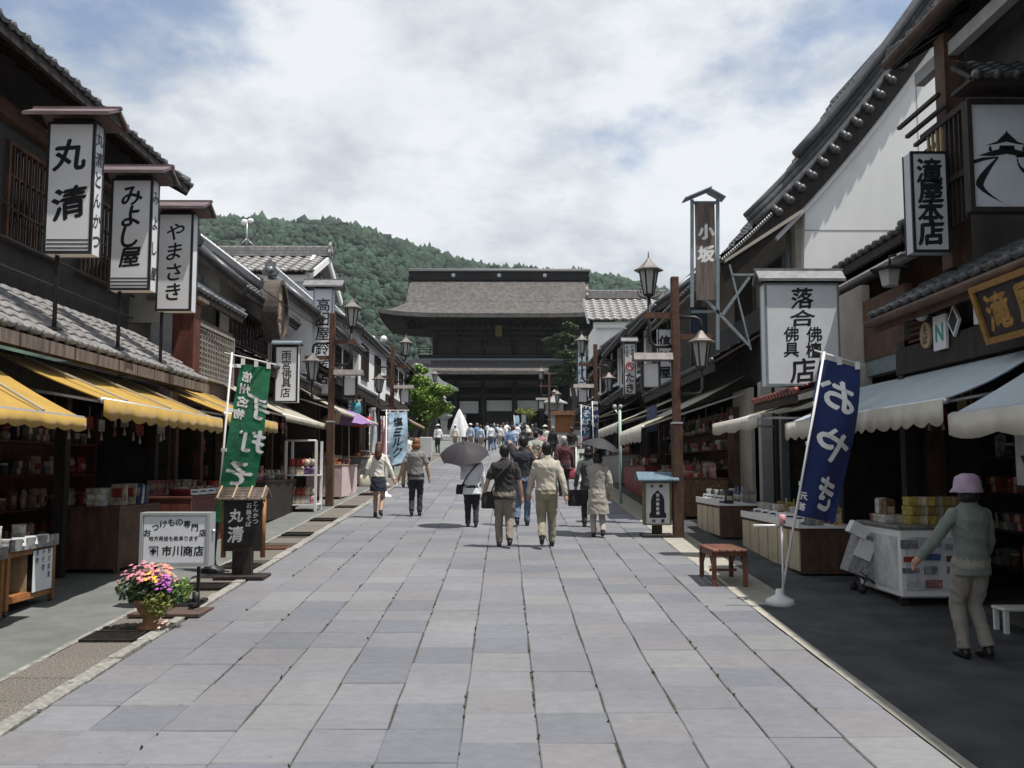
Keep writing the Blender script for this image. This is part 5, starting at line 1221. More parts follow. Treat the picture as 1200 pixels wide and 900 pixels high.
lowr = hip_roof('lower_roof', zl + 2.6, zl + .5, 10.2, 4.6, 15.0, 10.7, SHING, .45, .9, 1.25)
P('roof_band', MB().bb(GX - 10.3, GX + 10.3, GY - 4.9, GY - 4.55, zl + 2.3, zl + 2.75), STEELB, lowr)
P('balcony', MB().bb(GX - 10.6, GX + 10.6, GY - 5.4, GY + 5.4, zl + 2.9, zl + 3.15), TW)
zb = zl + 3.15
for z in (.35, .7, 1.0): P('rail', MB().bar((GX - 10.7, GY - 5.3, zb + z), (GX + 10.7, GY - 5.3, zb + z), .12, .1), TWL)
for k in range(15): P('rail_post', MB().bb(GX - 10.5 + 1.5 * k - .07, GX - 10.5 + 1.5 * k + .07, GY - 5.38, GY - 5.22, zb, zb + 1.05), TWL)
P('upper_wall', MB().bb(GX - 8.6, GX + 8.6, GY - 3.6, GY + 3.6, zb, zu - .3), TW)
for x in cols_x: P('upper_column', MB().tube([(GX + x * .94, GY - 3.65, zb), (GX + x * .94, GY - 3.65, zu - .6)], .3, 12), TW)
for a, b in zip(cols_x[:-1], cols_x[1:]): P('door_panel', MB().bb(GX + a * .94 + .5, GX + b * .94 - .5, GY - 3.72, GY - 3.62, zb + .5, zb + 2.3), TWL)
for q in range(3):
    z = zu - 2.1 + q * .6; e = .6 * q
    P('bracket_beam', MB().bb(GX - 8.8 - e, GX + 8.8 + e, GY - 4.0 - e, GY - 3.75 - e, z, z + .3), TWL)
    for k in range(24): x = -8.6 - e + (17.2 + 2 * e) * k / 23; P('bracket_block', MB().bb(GX + x - .18, GX + x + .18, GY - 4.3 - e, GY - 3.7 - e, z + .3, z + .55), TW)
uppr = hip_roof('upper_roof', zr0 - 3.93, zu + .55, 11.9, 5.2, 15.3, 9.6, SHING, .55, .6, 1.243)
mb = MB(); nv = 10; prof = []
for j in range(nv + 1):
    v = j / nv; y_ = 5.25 * v; prof.append((y_, zr0 - .9 * y_ + .0276 * y_ * y_ + .03))
for s in (-1, 1):
    top = [(GX + x, GY + s * y, z) for y, z in prof for x in (-12.3, 12.3)]
    mb.add(top, [(2 * j, 2 * j + 1, 2 * j + 3, 2 * j + 2) for j in range(nv)], 0, True)
    bot = [(x, y, z - .45 + .42 * max(0, abs(y - GY) - 3.5) / 1.75) for x, y, z in top]; mb.add(bot, [(2 * j, 2 * j + 1, 2 * j + 3, 2 * j + 2) for j in range(nv)], 1)
    for x in (0, 1): mb.add([top[2 * j + x] for j in range(nv + 1)] + [bot[2 * j + x] for j in range(nv + 1)], [(j, j + 1, nv + 2 + j, nv + 1 + j) for j in range(nv)], 0)
part('gable_roof', mb, [SHING, TW], uppr)
for s in (-1, 1): P('gable', MB().prism([(GX + s * 11.6, GY - 4.9, zr0 - 3.9), (GX + s * 11.6, GY + 4.9, zr0 - 3.9), (GX + s * 11.6, GY, zr0 - .5)], (s * .15, 0, 0)), TWL, uppr)
P('ridge_box', MB().bb(GX - 12.1, GX + 12.1, GY - .55, GY + .55, zr0 - .1, zr1 - .35), TW, uppr)
P('ridge_cover', MB().bb(GX - 12.5, GX + 12.5, GY - .75, GY + .75, zr1 - .35, zr1 - .2).tube([(GX - 12.5, GY, zr1 - .1), (GX + 12.5, GY, zr1 - .1)], .25, 8), SHINGG, uppr)
for x in (-6.3, 0, 6.3): P('crest', MB().tube([(GX + x, GY - .62, (zr0 + zr1) / 2 - .2), (GX + x, GY - .56, (zr0 + zr1) / 2 - .2)], .28, 14), SIGNP, uppr)
for s in (-1, 1): P('ridge_end_ornament', MB().prism([(GX + s * 12.15, GY + y, zr0 - .6 + z) for y, z in ((-.9, -.6), (.9, -.6), (.7, .4), (1.0, .9), (.4, 1.2), (0, 1.9), (-.4, 1.2), (-1, .9), (-.7, .4))], (s * .3, 0, 0)), TW, uppr)
P('name_plaque', MB().bb(GX - .42, GX + .42, GY - 5.9, GY - 5.75, zu - 1.9, zu - .5), mat('old_gold', (.13, .10, .03), .6, .4, 3))
P('plaque_frame', MB().bb(GX - .6, GX + .6, GY - 5.74, GY - 5.66, zu - 2.1, zu - .3), TW)
# small dark temple roof seen left of the gate
SH = root('small_shrine', 'small dark tiled shrine roof with upturned eaves behind the green tree', 'shrine', (X(486, 90), 90, g(90)))
part('roof', MB().loft([(0, 0, 4.6, 4.2, 3.0), (0, 0, 4.85, 4.1, 2.9), (0, 0, 5.6, 2.6, 1.8), (0, 0, 6.9, 1.3, .5), (0, 0, 7.3, 1.2, .2)], 4, smooth=False), TILED, SH, world=False)
part('body', MB().bb(-2.1, 2.1, -1.4, 1.4, 0, 4.6), TW, SH, world=False)
part('ridge', MB().bb(-1.4, 1.4, -.2, .2, 7.2, 7.6), TILED, SH, world=False)

# ================================================================== TREES
def limb(mb, a, b, r0, r1, rr, bend=.12):
    a, b = Vector(a), Vector(b); L = (b - a).length; n = 5
    mb.tube([a + (b - a) * (i / n) + Vector((rr.uniform(-1, 1), rr.uniform(-1, 1), rr.uniform(-.5, .5))) * (bend * L * .3 if 0 < i < n else 0) for i in range(n + 1)], [r0 + (r1 - r0) * i / n for i in range(n + 1)], 7)
def tree(name, label, loc, clumps, trunk_h, tr, leafm, n, size, seed, flat=.0, lean=(0, 0), cat='tree'):
    rr = random.Random(seed); t = root(name, label, cat, loc); T = MB(); top = Vector((lean[0], lean[1], trunk_h))
    limb(T, (0, 0, -.1), top, tr, tr * .6, rr)
    for c, r in clumps: limb(T, Vector((0, 0, trunk_h * .55)) + top * .3, Vector(c) - Vector((0, 0, r[2] * .3)), tr * .45, tr * .1, rr)
    part('trunk', T, BARK, t, world=False)
    C = MB(); vol = sum(r[0] * r[1] * r[2] for _, r in clumps) ** 1.0
    for i, (c, r) in enumerate(clumps):
        k = int(n * (r[0] * r[1] * r[2]) ** .67 / sum((q[0] * q[1] * q[2]) ** .67 for _, q in clumps))
        # each clump is itself a few tighter tufts so light and dark patches show
        for q in range(5):
            v = Vector((rr.gauss(0, .45) * r[0], rr.gauss(0, .45) * r[1], rr.gauss(0, .45) * r[2])); leafcloud(C, Vector(c) + v, (r[0] * .62, r[1] * .62, r[2] * .6), k // 5, size, seed * 100 + i * 7 + q, flat=flat)
    part('crown', C, leafm, t, world=False); return t
dT = 50; b0 = Vector((X(492, dT), dT, g(dT))); s = dT / 1100
cl = []
for px, py, r in ((492, 470, 22), (474, 462, 15), (508, 455, 14), (488, 445, 15), (492, 434, 7), (510, 475, 13), (476, 482, 13), (500, 490, 12), (482, 496, 10), (462, 452, 7)):
    cl.append((((px - 492) * s, R.uniform(-.5, .5), (490 + 2200 / dT - py) * s), (r * s * 1.0, r * s * 1.0, r * s * .8)))
tree('pruned_tree', 'bright green pruned tree in the sun left of the temple gate', b0, cl, 2.4, .12, LEAFG, 22000, .085, 5)
dP = 95; b0 = Vector((X(668, dP), dP, g(dP))); s = dP / 1100; cl = []
for px, py, rx, rz in ((672, 383, 10, 6), (662, 396, 13, 6), (676, 402, 12, 7), (657, 412, 14, 6), (670, 420, 16, 6), (655, 430, 12, 5), (676, 436, 14, 7), (664, 444, 12, 5), (684, 450, 10, 6), (651, 434, 8, 4)):
    cl.append((((px - 668) * s, R.uniform(-1, 1), (490 + 2200 / dP - py) * s), (rx * s, rx * s * .8, rz * s)))
tree('pine_tree', 'tall layered dark pine in front of the right side of the gate', b0, cl, 9.5, .3, LEAFP, 15000, .17, 8, flat=.6, lean=(.4, 0))
for i, (px, py, d_, r, m_, lab) in enumerate(((620, 482, 88, 10, LEAFY, 'low clipped yellow-green shrub beside the stone lantern'), (697, 480, 80, 9, LEAFD, 'rounded green shrub behind the orange notice board'), (542, 508, 64, 6, LEAFD, 'leafy green plant beside the white folded tent'))):
    s = d_ / 1100; b0 = Vector((X(px, d_), d_, g(d_))); h = max(.8, (490 + 2200 / d_ - py) * s)
    tree('shrub', lab, b0, [((0, 0, h), (r * s, r * s, r * s * .5)), ((r * s * .5, .2, h * .85), (r * s * .6, r * s * .6, r * s * .4))], h * .7, .08, m_, 1800, .09, 30 + i, cat='shrub')

# ================================================================== FORECOURT
def stone_lantern(label, px, d_, h):
    o = root('stone_lantern', label, 'stone lantern', Vector((X(px, d_), d_, g(d_)))); P = lambda nm, mb: part(nm, mb, GRAN, o, world=False); k = h / 4
    P('base', MB().loft([(0, 0, 0, .9 * k, .9 * k), (0, 0, .35 * k, .85 * k, .85 * k), (0, 0, .5 * k, .5 * k, .5 * k)], 8, smooth=False))
    P('shaft', MB().loft([(0, 0, .5 * k, .34 * k, .34 * k), (0, 0, 1.2 * k, .28 * k, .28 * k), (0, 0, 1.9 * k, .34 * k, .34 * k)], 12))
    P('platform', MB().loft([(0, 0, 1.9 * k, .4 * k, .4 * k), (0, 0, 2.15 * k, .75 * k, .75 * k), (0, 0, 2.3 * k, .75 * k, .75 * k)], 6, smooth=False))
    P('fire_box', MB().loft([(0, 0, 2.3 * k, .45 * k, .45 * k), (0, 0, 2.9 * k, .45 * k, .45 * k)], 6, smooth=False))
    P('cap', MB().loft([(0, 0, 2.9 * k, 1.0 * k, 1.0 * k), (0, 0, 3.0 * k, .98 * k, .98 * k), (0, 0, 3.2 * k, .55 * k, .55 * k), (0, 0, 3.45 * k, .22 * k, .22 * k), (0, 0, 3.6 * k, .12 * k, .12 * k), (0, 0, 3.8 * k, .2 * k, .2 * k), (0, 0, 4 * k, .02, .02)], 6, smooth=False))
stone_lantern('grey stone lantern between the thin lamp post and the orange notice board', 650, 78, 4.4); stone_lantern('grey stone lantern left of the gate steps behind the white tent', 520, 84, 4.0)
TN = root('folded_tent', 'white peaked folded tent cloth standing left of the crowd', 'tent', Vector((X(538, 62), 62, g(62)))); P = lambda nm, mb, m: part(nm, mb, m, TN, world=False)
tb = MB(); n = 28
ring = lambda z, r, f: [(r * (1 + f * math.sin(5 * t / n * 6.2832 + 1)) * math.cos(t / n * 6.2832), r * (1 + f * math.sin(5 * t / n * 6.2832 + 1)) * math.sin(t / n * 6.2832) * .7, z) for t in range(n)]
rs_ = [ring(.75, .62, .22), ring(1.3, .55, .2), ring(1.9, .34, .2), ring(2.4, .14, .1), ring(2.6, .02, 0)]
tb.add(sum(rs_, []), [(j * n + i, j * n + (i + 1) % n, (j + 1) * n + (i + 1) % n, (j + 1) * n + i) for j in range(4) for i in range(n)], 0, True); P('cloth', tb, cloth('tent_white', (.74, .74, .74)))
for a in range(4): P('leg', MB().tube([(.3 * math.cos(a * 1.57), .2 * math.sin(a * 1.57), 0), (.3 * math.cos(a * 1.57), .2 * math.sin(a * 1.57), 1)], .03, 6), ALU)
OB = root('notice_board', 'orange-brown roofed wooden notice board on posts before the gate', 'notice board', Vector((X(661, 64), 64, g(64)))); P = lambda nm, mb, m: part(nm, mb, m, OB, world=False)
P('board', MB().bb(-.6, .6, -.05, .05, 1.0, 2.2), OWOOD); P('roof', MB().prism([(-.85, -.35, 2.2), (-.85, .35, 2.2), (-.85, 0, 2.5)], (1.7, 0, 0)), OWOOD)
for x in (-.5, .5): P('post', MB().bb(x - .05, x + .05, .052, .15, 0, 2.2), PWOOD)
P('rail', MB().bar((.6, 0, 1.7), (1.4, 0, 1.75), .06, .06).bar((.6, 0, 1.3), (1.4, 0, 1.35), .06, .06), OWOOD)
for i, (px, py, d_, w, h, lab) in enumerate(((495, 545, 44, .9, 1.1, 'grey notice board on short legs below the green tree'), (637, 530, 58, .9, 1.0, 'pale information board at the foot of the thin lamp post'), (665, 525, 60, 1.1, .9, 'low granite marker block beside the orange notice board'), (484, 522, 52, 1.3, .9, 'pale planter block at the base of the green tree'))):
    o = root('info_board', lab, 'notice board', Vector((X(px, d_), d_, g(d_)))); part('panel', MB().bb(-w / 2, w / 2, -.06, .06, .15, h, bev=.02), GRAN if i > 1 else SIGNP, o, world=False)
    for x in (-w * .35, w * .35): part('leg', MB().bb(x - .05, x + .05, -.05, .05, 0, .15), STEELD, o, world=False)

# ================================================================== PEOPLE
def ik(a, c, l1, l2, hint):
    a, c = Vector(a), Vector(c); d = c - a; L = min(d.length, (l1 + l2) * .995); dn = d.normalized()
    x = (l1 * l1 - l2 * l2 + L * L) / (2 * L); h = math.sqrt(max(0, l1 * l1 - x * x)); u = Vector(hint); u -= dn * u.dot(dn); u.normalize()
    return a + dn * x + u * h, a + dn * L
def person(label, loc, heading=0, H=1.65, top=('tee', None), bottom=('trousers', None), hair=('short', HAIRB), stride=.5, hl=None, hr=None, vox=.016, shoe=SHOE, hat=None, skin=SKIN, bulk=1.0, lean=0.0, group=None, cap=None, legskin=False, headturn=0, detail=True, cat='person'):
    """walks along local +Y. hl/hr: left/right hand targets in metres at H=1.7"""
    ttype, tm = top; btype, bm_ = bottom; k = H / 1.7; G = {}
    def grp(m): return G.setdefault(m.name, (m, MB()))[1]
    bk = bulk; hipz = .89
    # legs
    fl = {}
    for s in (-1, 1):
        fy = .20 * stride * (-s); lift_ = max(0, -fy) * .5
        ank = Vector((s * .085, fy - .02, .085 + lift_)); hip = Vector((s * .088, 0, hipz)); knee, ank = ik(hip, ank, .42, .41, (0, 1, 0))
        if btype in ('trousers',):
            grp(bm_).tube([hip + Vector((0, 0, .05)), hip + (knee - hip) * .5, knee, knee + (ank - knee) * .5, ank + Vector((0, 0, .01))], [.096 * bk, .088 * bk, .070 * bk, .062, .060], 12)
        else:
            sk = bm_ if btype == 'tights' else skin
            grp(sk).tube([hip, hip + (knee - hip) * .5, knee, knee + (ank - knee) * .35, ank], [.085, .075, .052, .054, .036], 12)
            if btype == 'shorts': grp(bm_).tube([hip + Vector((0, 0, .05)), hip + (knee - hip) * .85], [.1 * bk, .085], 12)
        toe = .17 * math.cos(lift_ * 4); drop = -.06 if not lift_ else -.07 - .12 * math.sin(lift_ * 4)
        grp(shoe).tube([ank + Vector((0, -.06, -.045)), ank + Vector((0, .02, -.04)), ank + Vector((0, toe * .7, drop * .8)), ank + Vector((0, toe, drop))], [.036, .042, .038, .022], 10)
        grp(shoe).tube([ank + Vector((0, -.01, -.03)), ank + Vector((0, 0, .03))], [.045, .042], 10)
    ly = lambda z: lean * max(0, z - .9)          # forward lean of the torso
    if btype in ('trousers', 'shorts', 'tights'): grp(bm_).loft([(0, 0, .78, .12 * bk, .10 * bk), (0, -.01, .86, .165 * bk, .125 * bk), (0, ly(.95), .95, .158 * bk, .115 * bk), (0, ly(1.03), 1.03, .14 * bk, .10 * bk)])
    if btype == 'skirt': grp(bm_).loft([(0, 0, .60, .20, .15), (0, -.005, .72, .19, .145), (0, 0, .86, .17, .128), (0, 0, 1.0, .13, .1)])
    # torso and sleeves
    hem = {'tee': .80, 'shirt': .93, 'polo': .82, 'blouse': .72, 'coat': .46, 'jacket': .78}[ttype]
    fl_ = {'coat': 1.28, 'blouse': 1.12}.get(ttype, 1.02)
    T = grp(tm)
    rings = [(0, -.005, hem, .168 * bk * fl_, .125 * bk * fl_)]
    if ttype == 'coat': rings.append((0, -.01, .7, .185 * bk, .14 * bk))
    if hem < .9: rings.append((0, ly(.95), .95, .158 * bk, .118 * bk))
    rings += [(0, ly(1.05), 1.05, .150 * bk, .110 * bk), (0, ly(1.2), 1.2, .168 * bk, .118 * bk), (0, ly(1.30) - .012, 1.30, .178 * bk, .116 * bk), (0, ly(1.36) - .01, 1.36, .172 * bk, .10 * bk), (0, ly(1.405), 1.405, .135 * bk, .085 * bk), (0, ly(1.44), 1.44, .085, .072), (0, ly(1.475), 1.475, .060, .062)]
    T.loft(rings, 18)
    longs = ttype in ('shirt', 'coat', 'blouse', 'jacket')
    hands = {}
    for s, tgt in ((-1, hl), (1, hr)):
        sh = Vector((s * .168 * bk, ly(1.36), 1.352)); tgt = Vector(tgt) if tgt else Vector((s * .275, .16 * stride * s, .80))
        el, wr = ik(sh, tgt, .285, .255, (s * .35, -1, -.1)); hands[s] = wr
        if longs:
            T.ell(sh + Vector((-s * .012, 0, -.004)), (.066, .064, .066), 12, 8); T.tube([sh + Vector((-s * .012, 0, .0)), sh + (el - sh) * .5, el, el + (wr - el) * .55, wr - (wr - el) * .06], [.060, .060, .053, .050, .045], 12)
        else:
            T.ell(sh + Vector((-s * .012, 0, -.004)), (.066, .064, .066), 12, 8); T.tube([sh + Vector((-s * .012, 0, .0)), sh + (el - sh) * .35, sh + (el - sh) * .78], [.062, .066, .064], 12)
            grp(skin).tube([sh + (el - sh) * .4, el, el + (wr - el) * .35, wr], [.046, .040, .041, .028], 10)
        S = grp(skin); dn = (wr - el).normalized(); side = Vector((s, 0, 0)); side -= dn * side.dot(dn); side.normalize(); pn = dn.cross(side)
        S.tube([wr - dn * .03, wr + dn * .03, wr + dn * .075], [.028, .036, .034], 10)
        if detail:
            for q in range(4):
                off = pn * (-.030 + .020 * q); L = (.062, .072, .067, .052)[q]; p = wr + dn * .07 + off; c = -side * .014
                S.tube([p, p + dn * L * .5 + c * .6, p + dn * L + c * 2.2], [.0095, .009, .007], 6)
            p = wr + dn * .025 + pn * .03; S.tube([p, p + pn * .022 + dn * .03 - side * .01, p + pn * .024 + dn * .062 - side * .02], [.012, .011, .008], 6)
    if ttype in ('polo', 'shirt', 'jacket'): T.loft([(0, ly(1.44), 1.435, .085, .078), (0, ly(1.46) - .005, 1.485, .068, .068)])
    # neck and head
    hy = ly(1.55) + .012; S = grp(skin); S.tube([(0, ly(1.42), 1.42), (0, hy - .01, 1.53)], [.056, .052], 12)
    hc = Vector((0, hy + .01, 1.59)); RT = Matrix.Rotation(headturn, 3, 'Z')
    hp = lambda v: hc + RT @ Vector(v)
    S.ell(hc, (.074, .092, .112), 14, 10); S.ell(hp((0, .035, -.055)), (.052, .055, .055), 10, 8)
    S.ell(hp((0, .10, -.012)), (.012, .018, .02), 8, 6); S.ell(hp((0, .085, .035)), (.04, .014, .012), 8, 6); S.ell(hp((0, .082, -.055)), (.026, .012, .008), 8, 6)
    for s in (-1, 1): S.ell(hp((s * .077, -.005, -.01)), (.012, .022, .032), 8, 6)
    r_ = root('person', label, cat, loc, heading, group)
    def remesh(nm, mbs, vx, sm_it=3):
        allm = MB(); trees = []; mats_ = []
        for m, b in mbs:
            allm.merge(b); mats_.append(m); trees.append(BVHTree.FromPolygons([Vector(v) for v in b.v], b.f))
        me = bpy.data.meshes.new(nm); me.from_pydata(allm.v, [], allm.f); bm2 = bmesh.new(); bm2.from_mesh(me); bmesh.ops.recalc_face_normals(bm2, faces=bm2.faces); bm2.to_mesh(me); bm2.free()
        o = bpy.data.objects.new(nm, me); COL.objects.link(o)
        mo = o.modifiers.new('r', 'REMESH'); mo.mode = 'VOXEL'; mo.voxel_size = vx; mo.use_smooth_shade = True
        ms = o.modifiers.new('s', 'SMOOTH'); ms.factor = .5; ms.iterations = sm_it
        bpy.context.view_layer.update(); me2 = bpy.data.meshes.new_from_object(o.evaluated_get(bpy.context.evaluated_depsgraph_get()))
        bpy.data.objects.remove(o); bpy.data.meshes.remove(me); me2.materials.clear()
        for m in mats_: me2.materials.append(m)
        if len(trees) > 1:
            idx = []
            for p in me2.polygons:
                best, bi = 9, 0
                for i, t in enumerate(trees):
                    dd = t.find_nearest(p.center, best)[3]
                    if dd is not None and dd < best: best, bi = dd, i
                idx.append(bi)
            me2.polygons.foreach_set('material_index', idx)
        if nm == 'body':                               # folds in the clothes
            cl = set()
            for p in me2.polygons:
                if me2.materials[p.material_index].name.startswith('cloth'): cl.update(p.vertices)
            sd = Vector((R.random() * 50, R.random() * 50, 0)); nr = [v.normal.copy() for v in me2.vertices]
            for vi in cl:
                v = me2.vertices[vi]; c = v.co; q = Vector((c.x * 9 + c.z * 5, c.y * 9 - c.z * 3, c.z * 7)) + sd; fr = abs(mnoise.noise(q)) ; f2 = mnoise.noise(q * 2.1)
                v.co += nr[vi] * (.018 * (.28 - fr) + .005 * f2)
        me2.transform(Matrix.Scale(k, 4)); me2.name = nm; oo = link(nm, me2, r_); return oo
    body = remesh('body', list(G.values()), vox)
    if detail:
        ey = MB()
        for s in (-1, 1): ey.ell(hp((s * .030, .082, .008)) * k, (.012 * k, .006 * k, .007 * k), 8, 6)
        ey.ell(hp((0, .094, -.055)) * k, (.02 * k, .006 * k, .004 * k), 8, 5); part('face_features', ey, HAIRB, body, world=False)
    h = MB(); ht, hm = hair
    if ht != 'none':
        h.ell(hp((0, -.018, .022)), (.086, .096, .105), 14, 10); h.ell(hp((0, -.045, -.02)), (.078, .065, .085), 12, 8)
        if ht == 'long': h.tube([hp((0, -.05, .0)), hp((0, -.085, -.10)), hp((0, -.10, -.22)), hp((0, -.105, -.30))], [.08, .085, .08, .045], 12)
        if ht == 'bob': h.ell(hp((0, -.035, -.065)), (.102, .09, .09), 12, 8)
        remesh('hair', [(hm, h)], max(vox * .7, .009), 2)
    if hat:
        ht_, hmm = hat; h = MB()
        if ht_ == 'bucket': h.loft([(hc.x, hc.y - .01, hc.z + .150, .02, .02), (hc.x, hc.y - .01, hc.z + .142, .06, .065), (hc.x, hc.y - .01, hc.z + .115, .098, .108), (hc.x, hc.y - .01, hc.z + .065, .118, .130), (hc.x, hc.y - .012, hc.z + .02, .124, .137), (hc.x - .012, hc.y - .015, hc.z - .03, .146, .158), (hc.x - .014, hc.y - .015, hc.z - .035, .142, .153), (hc.x, hc.y - .012, hc.z + .015, .118, .130)], 22)
        elif ht_ == 'brim': h.loft([(hc.x, hc.y, hc.z + .125, .06, .07), (hc.x, hc.y, hc.z + .11, .085, .095), (hc.x, hc.y, hc.z + .05, .092, .106), (hc.x, hc.y, hc.z + .042, .165, .185), (hc.x, hc.y, hc.z + .036, .165, .185), (hc.x, hc.y, hc.z + .03, .09, .10)], 20)
        else: h.loft([(hc.x, hc.y, hc.z + .125, .05, .06), (hc.x, hc.y, hc.z + .10, .082, .092), (hc.x, hc.y, hc.z + .03, .09, .105), (hc.x, hc.y, hc.z + .028, .085, .1)], 18); 
        o = part('hat', h, hmm, r_, world=False)
        for v in o.data.vertices: v.co += Vector((mnoise.noise(v.co * 17), mnoise.noise(v.co * 17 + Vector((9, 0, 0))), 1.3 * mnoise.noise(v.co * 13 + Vector((0, 9, 0))))) * .012
        o.data.transform(Matrix.Scale(k, 4))
    Rz = Matrix.Rotation(heading, 3, 'Z')
    return r_, {s: Vector(loc) + Rz @ ((hands[s]) * k) for s in hands}, k
C_ = cloth
GRYGRN = C_('greygreen', (.15, .18, .155)); BEIGE = C_('beige', (.46, .42, .35)); KHAKI = C_('khaki', (.27, .24, .17)); BLACKT = C_('black', (.020, .018, .018)); KHAKI2 = C_('taupe', (.22, .19, .15))
NAVYT = C_('navy', (.020, .023, .032)); JEAN = C_('jean', (.10, .15, .22)); WHITE = C_('white', (.70, .72, .76)); LBLUE = C_('lightblue', (.45, .53, .66)); GREYT = C_('grey', (.20, .195, .185)); DKPANT = C_('darkpant', (.016, .016, .02)); IVORY = C_('ivory', (.66, .63, .56)); COATB = C_('coat', (.34, .31, .27)); MAROON = C_('maroon', (.07, .015, .022)); SAGE = C_('sage', (.30, .32, .27)); TAN = C_('tan', (.36, .30, .22)); BLUES = C_('blues', (.16, .25, .42)); DGREY = C_('dgrey', (.06, .06, .065))
def umbrella(label, grip, top, Rr, m, tilt=(0, 0), up=None):
    u = root('umbrella', label, 'umbrella', grip); ax = (Vector(top) - Vector(grip)); L = ax.length; ax.normalize(); q = ax.to_track_quat('Z', 'Y').to_matrix()
    P = lambda nm, mb, mm: part(nm, mb, mm, u, world=False)
    mb = MB(); n = 8; rings = 6; vs = [q @ Vector((0, 0, L))]
    for j in range(1, rings + 1):
        t = j / rings
        for i in range(n * 4):
            a = 2 * math.pi * i / (n * 4); w = (i % 4) / 4; sag = math.sin(math.pi * w); r = Rr * t * (1 - .055 * sag * t); z = L - Rr * .50 * t ** 1.8 + Rr * .05 * sag * t
            vs.append(q @ Vector((r * math.cos(a), r * math.sin(a), z)))
    N_ = n * 4; fs = [(0, 1 + i, 1 + (i + 1) % N_) for i in range(N_)] + [(1 + (j - 1) * N_ + i, 1 + j * N_ + i, 1 + j * N_ + (i + 1) % N_, 1 + (j - 1) * N_ + (i + 1) % N_) for j in range(1, rings) for i in range(N_)]
    mb.add(vs, fs, 0, True); o = P('canopy', mb, m)
    for i in range(n):
        a = 2 * math.pi * i / n; P('rib', MB().tube([q @ Vector((Rr * t * math.cos(a), Rr * t * math.sin(a), L - .008 - Rr * .52 * t ** 1.9)) for t in (.02, .35, .7, 1.02)], .004, 5), STEELD)
    P('shaft', MB().tube([q @ Vector((0, 0, -.06)), q @ Vector((0, 0, L + .05))], .007, 6), STEELD); P('handle', MB().tube([q @ Vector((0, 0, -.09)), q @ Vector((0, 0, .06))], .016, 8), DWOOD)
    return u
def bag(label, c, w, h, t, m, strap=None, cat='bag', loc0=None):
    b = root('bag', label, cat, Vector(c)); part('pouch', MB().loft([(0, 0, -h, w * .42, t * .45), (0, 0, -h * .9, w * .5, t * .5), (0, 0, -h * .3, w * .46, t * .42), (0, 0, 0, w * .40, t * .15)], 14, sq=.7), m, b, world=False)
    if strap: part('strap', MB().tube([Vector(p) - Vector(c) for p in strap], .012, 6), m, b, world=False)
    return b
V3 = Vector
# the woman in the shade on the right, pulling a trolley with her left hand
pw, hw, _ = person('person in a grey-green top, pale trousers and bucket hat reaching to a trolley', gp(1143, 772) + V3((0, 0, .0)), rad(8), 1.50, ('jacket', GRYGRN), ('trousers', C_('palegrey', (.26, .235, .20))), ('bob', HAIRB), .25, hl=(-.46, .12, .93), hr=(.22, .16, .85), vox=.0095, hat=('bucket', C_('hatgrey', (.36, .27, .36))), bulk=1.05, headturn=-.15)
person('person in a beige shirt and khaki trousers striding with one heel raised', gp(641, 642), rad(-1), 1.62, ('shirt', BEIGE), ('trousers', KHAKI), ('short', HAIRB), -.95, vox=.0105, bulk=1.08, hl=(-.30, .14, .82), hr=(.31, -.1, .80))
bl, hb, _ = person('person in a black T-shirt and taupe trousers with a shoulder bag', gp(591, 642), rad(2), 1.58, ('tee', BLACKT), ('trousers', KHAKI2), ('short', HAIRB), .5, vox=.0105, bulk=1.1, hl=(-.36, .06, .82), hr=(.30, .03, .80))
bag('black shoulder bag at the left hip of the black T-shirt', bl.location + V3((-.25, .02, .86)), .22, .26, .10, BLACKT, [bl.location + V3(p) for p in ((-.2, .02, .86), (-.1, -.16, 1.1), (.1, -.13, 1.3), (.13, 0, 1.36))])
person('person in a navy polo and blue jeans raising one hand to the face', gp(612, 617), rad(-6), 1.66, ('polo', NAVYT), ('trousers', JEAN), ('short', HAIRB), -.6, vox=.011, hl=(-.12, .26, 1.45), hr=(.30, .02, .80), bulk=1.03, headturn=.5)
wu, hu, _ = person('person in a white blouse and black trousers under a dark umbrella', gp(553, 618), rad(4), 1.43, ('blouse', WHITE), ('trousers', DKPANT), ('bob', HAIRB), .2, vox=.0105, hl=(-.14, .16, 1.25), bulk=1.12)
umbrella('dark purple-grey umbrella held over the white blouse', hu[-1], at(543, 520, 17.2), .46, mat('umbrella_purple', (.030, .025, .032), .7, .15, 6))
bag('thin dark shoulder bag of the white blouse', wu.location + V3((-.2, .02, .78)), .2, .18, .08, DKPANT, [wu.location + V3(p) for p in ((-.18, .0, .78), (-.05, -.165, .98), (.1, -.13, 1.15), (.12, 0, 1.2))])
gi, hg, _ = person('person with long brown hair, ivory blouse and dark short skirt holding hands', gp(443, 607), rad(-2), 1.51, ('shirt', IVORY), ('skirt', C_('skirt', (.018, .022, .038))), ('long', HAIRBR), .7, vox=.0105, hr=(.38, .02, .78), hl=(-.26, .06, .88), bulk=.9)
ma, hm_, _ = person('person with auburn hair, grey T-shirt and dark jeans holding hands', gp(487, 605), rad(2), 1.58, ('tee', GREYT), ('trousers', C_('blackjean', (.02, .021, .028))), ('bob', HAIRA), -.3, vox=.0105, hl=(-.40, .02, .76), hr=(.29, .06, .82))
bag('cream shoulder bag at the hip of the ivory blouse', gi.location + V3((-.26, -.02, .86)), .26, .24, .12, C_('bag_cream', (.58, .52, .42)), [gi.location + V3(p) for p in ((-.2, -.02, .86), (-.17, -.09, 1.05), (-.13, -.03, 1.25))])
